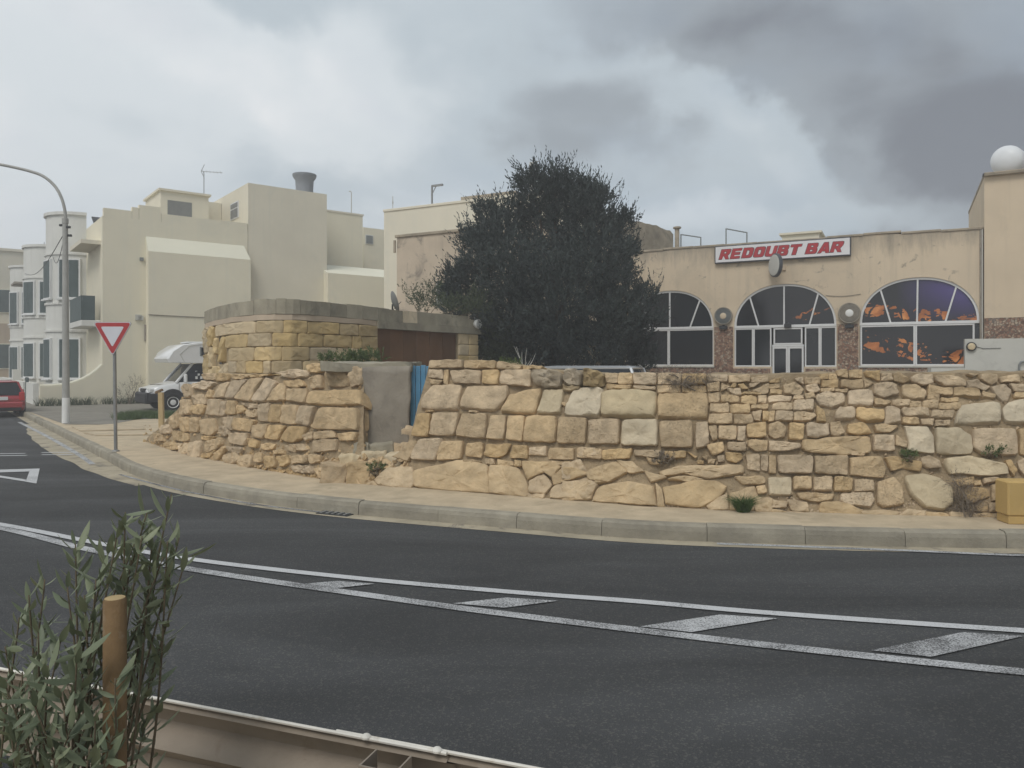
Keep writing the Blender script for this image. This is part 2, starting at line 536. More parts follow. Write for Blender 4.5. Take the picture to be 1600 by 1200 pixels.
leafmat('ivy_leaf', (0.040, 0.060, 0.035), (0.095, 0.115, 0.065), 0.6, 0.15)
leafmat('grass_blade', (0.055, 0.10, 0.028), (0.12, 0.165, 0.06), 0.65, 0.2)
leafmat('dry_leaf', (0.15, 0.125, 0.10), (0.27, 0.225, 0.175), 0.8, 0.1)


def asphalt():
    m = mat('asphalt', (0.050, 0.052, 0.055), 0.88, 0.0, 1.0)
    t = m.node_tree; L = t.links.new; b = t.nodes['Principled BSDF']
    geo = N(t, 'ShaderNodeNewGeometry')
    vo = N(t, 'ShaderNodeTexVoronoi', i_Scale=95.0)
    L(geo.outputs['Position'], vo.inputs['Vector'])
    n1 = N(t, 'ShaderNodeTexNoise', i_Scale=160.0, i_Detail=3.0)
    L(geo.outputs['Position'], n1.inputs['Vector'])
    n2 = N(t, 'ShaderNodeTexNoise', i_Scale=0.5, i_Detail=8.0, i_Roughness=0.62, i_Distortion=0.8)
    mp = N(t, 'ShaderNodeMapping'); mp.inputs['Rotation'].default_value = (0, 0, R(18)); mp.inputs['Scale'].default_value = (0.45, 1.6, 1)
    L(geo.outputs['Position'], mp.inputs[0]); L(mp.outputs[0], n2.inputs['Vector'])
    r1 = ramp(t, [(0.25, (0.030, 0.032, 0.035)), (0.75, (0.074, 0.076, 0.078))]); L(n1.outputs[0], r1.inputs[0])
    sepc = N(t, 'ShaderNodeSeparateColor'); L(vo.outputs['Color'], sepc.inputs[0])
    chip = mth(t, 'MULTIPLY', mth(t, 'GREATER_THAN', sepc.outputs[0], 0.86), 0.34)
    c = mixc(t, chip, r1.outputs[0], (0.15, 0.145, 0.13))
    r2 = ramp(t, [(0.30, 0.62), (0.52, 1.0), (0.72, 1.5)]); L(n2.outputs[0], r2.inputs[0])
    c = mixc(t, 1.0, c, r2.outputs[0], 'MULTIPLY')
    L(c, b.inputs['Base Color'])
    bp = N(t, 'ShaderNodeBump'); bp.inputs['Strength'].default_value = 0.55; bp.inputs['Distance'].default_value = 0.008
    L(mth(t, 'ADD', vo.outputs['Distance'], n1.outputs[0]), bp.inputs['Height']); L(bp.outputs[0], b.inputs['Normal'])
    b.inputs['Specular IOR Level'].default_value = 0.25
    return m


def worn_paint(name, cover):
    """road paint with the asphalt showing through where it has worn away"""
    m = mat(name, (0.6, 0.6, 0.6), 0.8, 0.0, 1.0)
    t = m.node_tree; L = t.links.new; b = t.nodes['Principled BSDF']
    geo = N(t, 'ShaderNodeNewGeometry')
    n1 = N(t, 'ShaderNodeTexNoise', i_Scale=85.0, i_Detail=4.0, i_Roughness=0.7)
    n2 = N(t, 'ShaderNodeTexNoise', i_Scale=2.2, i_Detail=5.0, i_Roughness=0.6)
    L(geo.outputs['Position'], n1.inputs['Vector']); L(geo.outputs['Position'], n2.inputs['Vector'])
    v = mth(t, 'ADD', mth(t, 'MULTIPLY', n1.outputs[0], 0.65), mth(t, 'MULTIPLY', n2.outputs[0], 0.35))
    r1 = ramp(t, [(cover - 0.09, 1), (cover + 0.06, 0)]); L(v, r1.inputs[0])
    c = mixc(t, r1.outputs[0], (0.065, 0.066, 0.068), (0.50, 0.51, 0.52))
    L(c, b.inputs['Base Color'])
    return m


asphalt()
worn_paint('paint_fresh', 0.61)
worn_paint('paint_worn', 0.535)
worn_paint('paint_faint', 0.49)


def parapet_grime():
    """soot and algae that has run down from the parapet of the bar"""
    m = MATS['bar_plaster']
    t = m.node_tree; L = t.links.new; b = t.nodes['Principled BSDF']
    src = b.inputs['Base Color'].links[0].from_socket
    geo = N(t, 'ShaderNodeNewGeometry')
    sp = N(t, 'ShaderNodeSeparateXYZ'); L(geo.outputs['Position'], sp.inputs[0])
    mp = N(t, 'ShaderNodeMapping'); mp.inputs['Scale'].default_value = (3.2, 3.2, 0.7)
    L(geo.outputs['Position'], mp.inputs[0])
    n1 = N(t, 'ShaderNodeTexNoise', i_Scale=1.0, i_Detail=9.0, i_Roughness=0.7); L(mp.outputs[0], n1.inputs['Vector'])
    h = mth(t, 'MULTIPLY', mth(t, 'SUBTRACT', sp.outputs[2], 5.05), 0.42, clamp=True)
    k = mth(t, 'MULTIPLY', mth(t, 'SUBTRACT', mth(t, 'ADD', n1.outputs[0], h), 0.62, clamp=True), 2.6, clamp=True)
    c = mixc(t, mth(t, 'MULTIPLY', k, 0.75), src, (0.20, 0.18, 0.15))
    n2 = N(t, 'ShaderNodeTexNoise', i_Scale=2.6, i_Detail=8.0, i_Roughness=0.75, i_Distortion=1.0); L(geo.outputs['Position'], n2.inputs['Vector'])
    r2 = ramp(t, [(0.60, 0.0), (0.635, 0.8)]); L(n2.outputs[0], r2.inputs[0])
    c = mixc(t, r2.outputs[0], c, (0.30, 0.255, 0.20))
    L(c, b.inputs['Base Color'])


parapet_grime()


def cladding():
    """pebble-dash stone cladding: small stones of mixed red, buff and dark, too fine to pick apart"""
    m = mat('pebble_cladding', (0.3, 0.2, 0.15), 0.9, 0.0, 1.0)
    t = m.node_tree; L = t.links.new; b = t.nodes['Principled BSDF']
    geo = N(t, 'ShaderNodeNewGeometry')
    vo = N(t, 'ShaderNodeTexVoronoi', i_Scale=15.0); L(geo.outputs['Position'], vo.inputs['Vector'])
    ve = N(t, 'ShaderNodeTexVoronoi', i_Scale=15.0); ve.feature = 'DISTANCE_TO_EDGE'; L(geo.outputs['Position'], ve.inputs['Vector'])
    sepc = N(t, 'ShaderNodeSeparateColor'); L(vo.outputs['Color'], sepc.inputs[0])
    rp = ramp(t, [(0.0, (0.13, 0.075, 0.055)), (0.3, (0.26, 0.14, 0.095)), (0.6, (0.36, 0.235, 0.165)), (0.85, (0.45, 0.37, 0.28)), (1.0, (0.16, 0.13, 0.115))])
    L(sepc.outputs[0], rp.inputs[0])
    re = ramp(t, [(0.02, 0.0), (0.09, 1.0)]); L(ve.outputs['Distance'], re.inputs[0])
    L(mixc(t, re.outputs[0], (0.17, 0.135, 0.105), rp.outputs[0]), b.inputs['Base Color'])
    bp = N(t, 'ShaderNodeBump'); bp.inputs['Strength'].default_value = 0.8; bp.inputs['Distance'].default_value = 0.02
    L(re.outputs[0], bp.inputs['Height']); L(bp.outputs[0], b.inputs['Normal'])


cladding()
M = MATS
# ================================================================ GROUND, ROAD, PAVEMENT
ZP = 0.165                                            # pavement level
D1 = Vector((-0.615, 0.788, 0)); D2 = Vector((0.788, 0.615, 0)); UP = Vector((0, 0, 1))
KERB_PX = [(110, 690), (140, 706), (170, 722), (200, 739), (240, 754), (300, 769), (400, 786), (500, 799), (600, 809), (800, 826),
           (1000, 842), (1200, 850), (1400, 855), (1600, 858), (1800, 860), (2150, 862)]
kp = [G(u, v, 0) for u, v in KERB_PX]
kdir = (kp[0] - kp[2]).normalized()
kp = [kp[0] + kdir * 34, kp[0] + kdir * 20, kp[0] + kdir * 9] + kp


def resample(pts, step):
    out = [pts[0].copy()]
    acc = 0.0
    for a, b in zip(pts, pts[1:]):
        seg = (b - a).length
        d = step - acc
        while d <= seg:
            out.append(a + (b - a) * (d / seg))
            d += step
        acc = (acc + seg) % step if seg < step - acc else seg - (d - step)
    return out


kline = resample(catmull(kp, 8), 0.12)


def offset_line(pts, d):
    out = []
    for i, p in enumerate(pts):
        t = (pts[min(i + 1, len(pts) - 1)] - pts[max(i - 1, 0)]).normalized()
        n = Vector((-t.y, t.x, 0))
        out.append(p + n * d)
    return out


# with the line running left (far) -> right (near), +offset is away from the road
def strip(name, m, line, d0, d1, z, parent=None):
    a, b = offset_line(line, d0), offset_line(line, d1)
    mb = MB()
    n = len(line)
    mb.add([Vector((p.x, p.y, z)) for p in a] + [Vector((p.x, p.y, z)) for p in b],
           [(i, i + 1, n + i + 1, n + i) for i in range(n - 1)])
    return mb.build(name, m, parent)


g = MB().add([(-300, -60, -0.03), (300, -60, -0.03), (300, 500, -0.03), (-300, 500, -0.03)], [(0, 1, 2, 3)]).build('ground', M['earth'])
struct(g)
road = MB().add([(-70, -3, 0), (60, -3, 0), (60, 60, 0), (-70, 60, 0)], [(0, 1, 2, 3)]).build('road', M['asphalt'])
struct(road)

# pavement sheet from the kerb back under the walls and houses
inner = offset_line(kline, 0.13)
far = [Vector((60, 8, 0)), Vector((60, 90, 0)), Vector((-60, 90, 0))]
poly = [Vector((p.x, p.y, ZP - 0.004)) for p in inner[::3]] + [Vector((p.x, p.y, ZP - 0.004)) for p in far]
tri = geometry.tessellate_polygon([poly])
pv = MB().add(poly, [tuple(t) for t in tri]).build('pavement', M['pavement'])
for p in pv.data.polygons:
    pass
recalc(pv)
if pv.data.polygons[0].normal.z < 0:
    pv.data.flip_normals()
struct(pv)

# kerb: single stones about a metre long, each with a rounded nose
kerb = struct(thing('kerb', 'row of weathered stone kerb blocks', 'kerb', (kline[0].x, kline[0].y, 0)))
del kerb['category']
i = 0
rk = random.Random(3)
while i < len(kline) - 10:
    n = rk.choice((7, 8, 8, 9))
    seg = kline[i:i + n + 1]
    if len(seg) < 3:
        break
    mb = MB()
    dz = rk.uniform(-0.006, 0.006); do = rk.uniform(-0.006, 0.006)
    prof = [(0.0 + do, -0.02), (0.004 + do, 0.10), (0.016 + do, 0.145 + dz), (0.045 + do, ZP + dz), (0.135, ZP + 0.002 + dz), (0.14, -0.02)]
    vs_, fs_ = [], []
    for j, p in enumerate(seg):
        t = (seg[min(j + 1, n)] - seg[max(j - 1, 0)]).normalized()
        if j == 0:
            p = p + t * 0.003
        if j == n:
            p = p - t * 0.003
        nn = Vector((-t.y, t.x, 0))
        for (o_, z_) in prof:
            q = p + nn * o_
            k_ = noise.noise(q * 5) * 0.004
            vs_.append(Vector((q.x, q.y, z_ + (k_ if z_ > 0.05 else 0))) - nn * k_)
    m_ = len(prof)
    for j in range(n):
        for k in range(m_):
            fs_.append((j * m_ + k, j * m_ + (k + 1) % m_, (j + 1) * m_ + (k + 1) % m_, (j + 1) * m_ + k))
    fs_.append(tuple(range(m_))); fs_.append(tuple(n * m_ + k for k in reversed(range(m_))))
    recalc(mb.add(vs_, fs_).build('kerb_block', M['kerb_stone'], kerb))
    i += n

# gutter and dust against the kerb, then the thin edge line
strip('gutter', M['gutter'], kline, -0.20, 0.01, 0.004, road)
u0 = min(range(len(kline)), key=lambda k: (kline[k] - G(60, 662)).length)
u1 = min(range(len(kline)), key=lambda k: (kline[k] - G(250, 757)).length)
dust = MB()
ln = kline[u0:u1]
a_, b_ = offset_line(ln, -0.19), []
for k, p in enumerate(offset_line(ln, 0)):
    s_ = k / len(ln)
    w_ = 0.30 + 0.38 * math.sin(math.pi * s_) + 0.07 * noise.noise(Vector((s_ * 14, 0, 0)))
    b_.append(offset_line(ln, -w_)[k] if k % 1 == 0 else p)
dust.add([Vector((p.x, p.y, 0.0045)) for p in a_] + [Vector((p.x, p.y, 0.0045)) for p in b_], [(q, q + 1, len(ln) + q + 1, len(ln) + q) for q in range(len(ln) - 1)])
dust.build('dust_strip', M['gutter'], road)


def px_line(name, m, pts, width, z=0.009):
    line = resample(catmull([G(u, v, 0) for u, v in pts], 8), 0.15)
    return strip(name, m, line, -width / 2, width / 2, z, road)


def px_poly(name, m, pts, z=0.009):
    q = [G(u, v, z) for u, v in pts]
    o = MB().add(q, [tuple(t) for t in geometry.tessellate_polygon([q])]).build(name, m, road)
    recalc(o)
    if o.data.polygons[0].normal.z < 0:
        o.data.flip_normals()
    return o


px_line('centre_line', M['paint_fresh'], [(-420, 762), (-200, 788), (0, 820), (165, 852), (310, 876.5), (550, 904), (800, 926.5), (1000, 941.5), (1200, 959), (1600, 987), (2100, 1018)], 0.10)
px_line('centre_line', M['paint_worn'], [(-420, 765), (-200, 792), (0, 826), (131, 858), (300, 891), (650, 942), (800, 962), (1000, 986.5), (1200, 1010), (1600, 1052), (2100, 1096)], 0.11)
px_poly('hatch_mark', M['paint_worn'], [(473, 912), (528, 907.5), (585, 912), (525, 919)])
px_poly('hatch_mark', M['paint_worn'], [(708, 942.5), (790, 933.5), (872, 938.5), (788, 949.5)])
px_poly('hatch_mark', M['paint_worn'], [(1000, 978.5), (1125, 960), (1215, 966), (1080, 987.5)])
px_poly('hatch_mark', M['paint_faint'], [(1360, 1016), (1505, 987.5), (1600, 993.5), (1455, 1026)])
px_poly('hatch_mark', M['paint_worn'], [(1790, 1062), (1960, 1018), (2080, 1025), (1900, 1075)])
px_line('edge_line', M['paint_worn'], [(1120, 850.5), (1250, 855), (1430, 862), (1600, 869), (1900, 876)], 0.07)
px_line('edge_line', M['paint_faint'], [(187, 742), (240, 756.5), (300, 770.5), (400, 789), (520, 803)], 0.05)
px_line('edge_line', M['paint_worn'], [(30, 660), (75, 683), (120, 709), (146, 727)], 0.10)
for dv in (-1.6, 1.6):
    px_line('give_way_dash', M['paint_fresh'], [(-60, 712 + dv), (45, 710.5 + dv)], 0.10)
    px_line('give_way_dash', M['paint_fresh'], [(65, 709.5 + dv), (122, 709 + dv)], 0.10)
px_poly('give_way_triangle', M['paint_fresh'], [(62, 732), (57, 755.5), (40, 752.5), (46, 736.5), (-30, 739), (-30, 734.5)])
px_poly('give_way_triangle', M['paint_fresh'], [(-28, 734.7), (-28, 739), (-110, 728.5), (-118, 724)])
px_poly('give_way_triangle', M['paint_fresh'], [(40.5, 749.2), (40, 752.4), (-110, 728.7), (-100, 727.5)])

# grey surfaced forecourt in front of the houses and pale slabs where it meets the pavement
px_ = [G(u, v, ZP) for u, v in [(18, 634), (102, 663), (170, 663.5), (215, 655), (330, 652), (330, 630), (20, 622)]]
o = MB().add([p + UP * 0.004 for p in px_], [tuple(t) for t in geometry.tessellate_polygon([px_])]).build('forecourt', M['driveway'])
recalc(o)
if o.data.polygons[0].normal.z < 0:
    o.data.flip_normals()
struct(o)
slab = struct(thing('threshold_path', 'pale concrete slabs crossing the pavement', 'path', G(150, 676, ZP)))
del slab['category']
for q in ([(112, 667.5), (190, 662.5), (222, 664.5), (225, 671.5), (205, 672), (125, 674)], [(131, 677), (220, 673.5), (240, 673.5), (240, 680), (150, 681)]):
    w3 = [G(u, v, ZP) for u, v in q]
    recalc(MB().prism([p + UP * 0.0 for p in w3], (0, 0, 0.022)).build('slab', M['pavement'], slab))

# verge on the near side of the guard rail
RA, RB = Vector((-1.77, 2.61, 0)), Vector((0.017, 1.97, 0))
rd = (RB - RA).normalized(); rn = Vector((-rd.y, rd.x, 0))
if rn.y > 0:
    rn = -rn                                            # rn points to the camera's side of the rail
va, vb = RA - rd * 30 + rn * -0.05, RA + rd * 40 + rn * -0.05
vg = MB().add([va, vb, vb + rn * 30, va + rn * 30], [(0, 1, 2, 3)])
for p in vg.v:
    p.z = 0.012
vg = vg.build('verge', M['earth'])
if vg.data.polygons[0].normal.z < 0:
    vg.data.flip_normals()
struct(vg)

# small iron drain grate in the gutter
gp = G(527, 801, 0.012)
tdir = (kline[min(range(len(kline)), key=lambda k: (kline[k] - gp).length) + 3] - kline[min(range(len(kline)), key=lambda k: (kline[k] - gp).length)]).normalized()
tn = Vector((-tdir.y, tdir.x, 0))
dg = thing('drain_grate', 'small iron drain grate set in the road at the kerb', 'drain', (gp.x, gp.y, 0.004))
MB().obox(gp - UP * 0.004, tdir, tn, UP, 0.23, 0.12, 0.005).build('frame', M['dark_metal'], dg)
for k in range(5):
    MB().obox(gp + tdir * (k - 2) * 0.085 + UP * 0.004, tdir, tn, UP, 0.018, 0.10, 0.006).build('bar', M['grey_metal'], dg)
# ================================================================ THE OLD REDOUBT WALL (stone by stone)
BASE_PX = [(225, 690), (250, 697), (300, 712), (400, 732), (480, 745), (560, 755), (640, 761), (740, 769), (830, 776), (1000, 790), (1150, 797),
           (1400, 803), (1600, 808), (1800, 812), (2100, 816)]
BASE_Y = [(u, (CH - ZP) * F / (v - HZ)) for u, v in BASE_PX]
PROFILE = [(0.0, -0.02), (0.165, 0.0), (0.62, 0.20), (1.05, 0.29), (1.22, 0.34), (1.50, 0.52), (1.75, 0.58), (2.2, 0.66)]


def S(u, v, d=0.0):
    """point of the leaning wall face seen at a photo pixel (foot on the pavement, height from the batter)"""
    yb = lerp_tab(BASE_Y, u)
    Y = yb
    for _ in range(8):
        z = CH - (v - HZ) * Y / F
        Y = yb + lerp_tab(PROFILE, z)
    p = P(u, v, Y)
    return p


def snorm(u, v):
    a = S(u + 3, v) - S(u - 3, v)
    b = S(u, v - 3) - S(u, v + 3)
    n = a.cross(b).normalized()
    return n if n.y < 0 else -n


def round_poly(pts, n, cut=0.22):
    pts = [Vector((p[0], p[1], 0)) for p in pts]
    for _ in range(2):
        out = []
        for a, b in zip(pts, pts[1:] + pts[:1]):
            out += [a.lerp(b, cut), a.lerp(b, 1 - cut)]
        pts = out
        cut = 0.22
    per = [(b - a).length for a, b in zip(pts, pts[1:] + pts[:1])]
    tot = sum(per)
    res, k, acc = [], 0, 0.0
    for i in range(n):
        d = tot * i / n
        while acc + per[k] < d:
            acc += per[k]; k += 1
        res.append(pts[k].lerp(pts[(k + 1) % len(pts)], (d - acc) / per[k]))
    return res


def stone(name, px, m, parent, D=None, N_=38, surf=S, nrm=snorm, gap=-0.35, rough=1.0, deep=0.20, cut=0.05):
    """one stone: outline on the wall face, back buried in the core, face bulging out with chipped relief"""
    pts = round_poly(px, N_, cut)
    c = sum(pts, Vector()) / N_
    ext = [(p - c).length for p in pts]
    mean = sum(ext) / N_
    sc_ = max(0.6, 1 - gap / mean)
    nv = nrm(c.x, c.y)
    w0 = surf(c.x, c.y)
    size = mean * w0.y / F
    if D is None:
        D = min(0.058, 0.020 + size * 0.14)
    rings = [(1.0, -deep), (1.0, 0.0), (0.975, 0.60), (0.93, 0.86), (0.82, 0.97), (0.64, 1.0), (0.42, 1.0), (0.2, 1.0)]
    vs_ = []
    seed = Vector((c.x * 0.37, c.y * 0.21, 5.0))
    tilt = Vector((noise.noise(seed), noise.noise(seed + Vector((9, 0, 0))), 0)) * 0.35 * rough
    for ri, (r, d) in enumerate(rings):
        for p in pts:
            q = c + (p - c) * (r * sc_)
            w_ = surf(q.x, q.y)
            dd = d if ri == 0 else d * D
            if ri >= 1:
                e = (noise.noise(w_ * 5.5 + seed) * 0.024 + noise.noise(w_ * 13 + seed) * 0.018 + noise.noise(w_ * 30) * 0.011) * rough
                if ri == 1:
                    e *= 0.5
                rel = (q - c) / max(mean, 1e-3)
                dd += e + D * (rel.x * tilt.x + rel.y * tilt.y) * (0.0 if ri == 1 else 1.0)
            w_ = w_ + nv * dd
            if ri >= 1:
                w_ += Vector((noise.noise(w_ * 9 + seed), 0, noise.noise(w_ * 9 - seed))) * 0.012 * rough
            vs_.append(w_)
    fs_ = []
    for ri in range(len(rings) - 1):
        for k in range(N_):
            fs_.append((ri * N_ + k, ri * N_ + (k + 1) % N_, (ri + 1) * N_ + (k + 1) % N_, (ri + 1) * N_ + k))
    ctr = len(vs_)
    vs_.append(surf(c.x, c.y) + nv * (D * 1.03 + noise.noise(w0 * 5.5 + seed) * 0.02 * rough))
    last = (len(rings) - 1) * N_
    for k in range(N_):
        fs_.append((last + k, last + (k + 1) % N_, ctr))
    fs_.append(tuple(reversed(range(N_))))
    o = MB().add(vs_, fs_).build(name, m, parent, smooth=True, auto=34)
    recalc(o)
    return o


def scaled(ox, oy, polys, k=4.0):
    return [[(ox + x / k, oy + y / k) for x, y in p] for p in polys]


def rects(rows):
    return [[(a, c), (b, c), (b, d), (a, d)] for a, b, c, d in rows]


# ---- traced stones; coordinates are in fourfold enlargements of the photograph, origin given per sheet
A_BLOCK = scaled(240, 460, [
    [(430, 560), (490, 545), (440, 645), (370, 648)], [(495, 545), (600, 530), (500, 655), (445, 645)], [(605, 530), (700, 520), (640, 600), (610, 670), (505, 655)],
    [(705, 520), (775, 545), (720, 640), (690, 672), (615, 668)], [(785, 560), (830, 555), (825, 640), (828, 662), (705, 670)], [(838, 590), (965, 590), (945, 680), (835, 665)],
    [(975, 605), (1300, 600), (1310, 690), (1150, 700), (950, 685)],
    [(350, 655), (425, 655), (415, 760), (330, 750)], [(432, 665), (462, 670), (446, 760), (420, 760)], [(470, 665), (515, 665), (515, 750), (460, 750)],
    [(665, 685), (730, 680), (715, 795), (655, 790)], [(740, 685), (805, 690), (795, 800), (720, 795)], [(815, 690), (905, 690), (890, 815), (800, 805)], [(915, 695), (1015, 700), (970, 825), (895, 810)],
    [(1040, 705), (1280, 710), (1285, 850), (1070, 845), (985, 840)],
    [(300, 780), (385, 775), (400, 850), (370, 885), (300, 870)], [(440, 765), (508, 765), (495, 850), (440, 820)], [(512, 770), (640, 785), (610, 860), (500, 845)],
    [(475, 865), (600, 865), (570, 945), (480, 930)], [(620, 815), (720, 810), (700, 880), (680, 905), (620, 890)], [(720, 815), (830, 820), (790, 880), (780, 910), (700, 900)],
    [(850, 825), (960, 825), (940, 900), (870, 930), (800, 910), (805, 880)], [(1010, 860), (1130, 850), (1150, 895), (1010, 908)], [(1000, 912), (1150, 902), (1145, 975), (1000, 990)],
    [(1155, 868), (1275, 860), (1262, 912), (1160, 912)]])
A_ROUGH = scaled(240, 460, [
    [(770, 490), (900, 465), (985, 480), (960, 520), (840, 525)], [(960, 450), (1000, 425), (1080, 440), (1060, 490), (985, 490)], [(980, 520), (1050, 500), (1055, 590), (985, 590)],
    [(1080, 450), (1225, 455), (1225, 580), (1090, 580)], [(1230, 450), (1310, 450), (1310, 560), (1235, 580)], [(820, 540), (930, 535), (955, 570), (900, 590), (830, 575)],
    [(240, 560), (330, 540), (400, 550), (340, 600), (250, 590)], [(250, 630), (320, 620), (330, 690), (250, 690)], [(240, 690), (330, 685), (310, 750), (235, 745)],
    [(300, 500), (380, 490), (400, 535), (320, 535)], [(340, 600), (372, 600), (362, 645), (335, 650)], [(390, 490), (480, 495), (470, 540), (400, 545)],
    [(490, 497), (600, 500), (590, 525), (500, 535)], [(610, 500), (760, 500), (700, 516), (610, 524)],
    [(520, 695), (560, 690), (580, 730), (530, 750)], [(585, 720), (640, 715), (648, 770), (590, 765)], [(560, 675), (650, 690), (640, 712), (590, 715)],
    [(170, 770), (220, 765), (220, 860), (175, 855)], [(228, 770), (290, 770), (290, 860), (230, 860)], [(420, 830), (460, 820), (480, 870), (440, 890), (415, 870)], [(940, 880), (1000, 855), (998, 900), (950, 920)],
    [(230, 920), (300, 910), (290, 1020), (225, 1025)], [(320, 920), (430, 890), (440, 940), (330, 1000)], [(350, 1030), (440, 950), (470, 950), (400, 1040)], [(430, 1010), (520, 980), (540, 1040), (470, 1070)],
    [(540, 1010), (620, 1000), (620, 1080), (550, 1090)], [(670, 935), (770, 930), (750, 970), (680, 970)], [(740, 975), (810, 968), (820, 1000), (750, 1000)], [(690, 1010), (760, 1010), (770, 1080), (700, 1090)],
    [(780, 1020), (840, 1000), (850, 1060), (800, 1080)], [(110, 760), (160, 740), (165, 830), (110, 840)], [(45, 820), (105, 810), (105, 870), (50, 870)], [(0, 870), (50, 870), (60, 920), (10, 920)],
    [(180, 560), (230, 560), (235, 640), (190, 650)], [(175, 660), (228, 655), (230, 750), (170, 755)], [(120, 850), (210, 865), (215, 920), (130, 910)], [(60, 930), (140, 920), (170, 970), (90, 980)],
    [(150, 930), (215, 930), (218, 1000), (170, 1000)], [(580, 900), (660, 910), (650, 960), (590, 950)], [(460, 950), (560, 955), (540, 1000), (480, 985)], [(630, 990), (680, 985), (685, 1050), (635, 1050)],
    [(860, 1010), (960, 1000), (970, 1050), (870, 1060)], [(830, 945), (950, 935), (960, 975), (850, 985)], [(970, 1000), (1060, 1005), (1040, 1050), (980, 1055)], [(860, 1070), (990, 1070), (1000, 1120), (880, 1110)],
    [(1000, 1090), (1110, 1080), (1120, 1140), (1040, 1150)], [(1130, 1100), (1230, 1090), (1240, 1160), (1140, 1170)], [(300, 880), (400, 892), (330, 915), (298, 905)], [(400, 960), (320, 1010), (300, 1040), (360, 1020)]])
B_TOP = scaled(560, 520, [
    [(440, 170), (655, 170), (655, 220), (440, 222)], [(662, 172), (865, 175), (862, 225), (664, 222)], [(872, 176), (1020, 205), (1010, 226), (872, 228)],
    [(445, 228), (530, 230), (535, 290), (445, 285)], [(535, 235), (568, 232), (566, 330), (540, 320)], [(572, 238), (768, 232), (765, 320), (600, 318)], [(775, 232), (880, 230), (880, 325), (775, 318)],
    [(887, 232), (1085, 232), (1083, 340), (885, 322)], [(445, 290), (530, 296), (500, 328), (450, 325)],
    [(1030, 205), (1150, 208), (1145, 228), (1030, 228)]])
B_DARK = scaled(560, 520, [
    [(1095, 235), (1200, 228), (1280, 260), (1270, 340), (1170, 345), (1098, 320)], [(1285, 232), (1360, 225), (1412, 260), (1400, 330), (1320, 335), (1285, 300)],
    [(1415, 235), (1500, 240), (1548, 275), (1540, 335), (1470, 358), (1410, 330)], [(1290, 340), (1400, 338), (1390, 362), (1300, 372)]])
B_BLOCK = scaled(560, 520, [
    [(460, 332), (655, 330), (622, 485), (395, 480), (400, 420)], [(680, 335), (948, 335), (925, 420), (862, 495), (630, 470)], [(950, 385), (1150, 350), (1105, 507), (885, 500)],
    [(375, 502), (460, 502), (440, 650), (335, 645)], [(465, 500), (635, 500), (602, 645), (445, 640)], [(650, 505), (808, 505), (797, 665), (605, 645)], [(825, 515), (925, 515), (915, 670), (805, 665)],
    [(935, 515), (1042, 520), (1027, 680), (925, 670)], [(1050, 515), (1240, 520), (1235, 687), (1030, 680)], [(1250, 525), (1432, 530), (1422, 695), (1245, 690)],
    [(385, 662), (520, 657), (525, 692), (480, 800), (330, 790), (345, 740)], [(525, 680), (655, 672), (642, 790), (490, 797)], [(240, 760), (330, 672), (375, 680), (315, 807), (215, 772)]])
B_PALE = scaled(560, 520, [[(1165, 362), (1288, 355), (1262, 510), (1115, 502)], [(1350, 350), (1540, 350), (1507, 525), (1280, 520)]])
B_ROUGH = scaled(560, 520, [
    [(680, 685), (785, 690), (772, 780), (665, 765)], [(800, 700), (960, 690), (930, 760), (870, 785), (790, 770)], [(965, 700), (1060, 705), (1060, 790), (945, 785)], [(1070, 715), (1180, 710), (1180, 770), (1065, 765)],
    [(1195, 720), (1352, 720), (1347, 795), (1185, 790)], [(1368, 718), (1480, 715), (1500, 770), (1370, 775)], [(790, 790), (850, 790), (860, 828), (800, 818)], [(870, 792), (960, 800), (975, 832), (880, 832)],
    [(980, 795), (1020, 800), (1022, 840), (985, 838)], [(1215, 800), (1340, 805), (1290, 835), (1220, 830)], [(655, 800), (700, 795), (780, 812), (700, 820)], [(420, 488), (475, 486), (470, 500), (425, 500)],
    [(690, 485), (750, 492), (745, 505), (690, 502)], [(1275, 430), (1300, 440), (1290, 465), (1268, 450)]])
B_ROCK = scaled(560, 520, [
    [(180, 850), (330, 838), (345, 930), (330, 975), (150, 960), (100, 920)], [(348, 862), (520, 822), (640, 797), (805, 822), (812, 1000), (640, 990), (380, 970), (346, 940)],
    [(822, 830), (1000, 850), (1052, 950), (1058, 1025), (822, 1002)], [(1028, 802), (1205, 812), (1265, 835), (1215, 905), (1160, 872), (1060, 918)], [(1160, 888), (1208, 955), (1165, 1000), (1078, 1000), (1072, 930)],
    [(1222, 905), (1290, 842), (1432, 870), (1420, 890), (1230, 948)], [(1240, 955), (1440, 905), (1490, 955), (1430, 1040), (1210, 1030), (1215, 985)], [(1435, 868), (1600, 812), (1600, 912), (1490, 940)],
    [(60, 940), (95, 930), (160, 975), (60, 985)], [(1070, 1008), (1160, 1008), (1155, 1035), (1070, 1030)]])
C_PALE = scaled(880, 540, [[(245, 290), (400, 278), (585, 282), (575, 445), (235, 445)], [(370, 465), (590, 460), (590, 630), (360, 622)], [(1280, 825), (1425, 825), (1425, 937), (1285, 937)]])
C_BLOCK = scaled(880, 540, [
    [(590, 305), (905, 300), (905, 460), (590, 455)], [(160, 460), (355, 457), (350, 615), (160, 617)], [(600, 470), (810, 467), (810, 640), (605, 635)], [(830, 475), (905, 472), (915, 610), (880, 630), (830, 645)]])
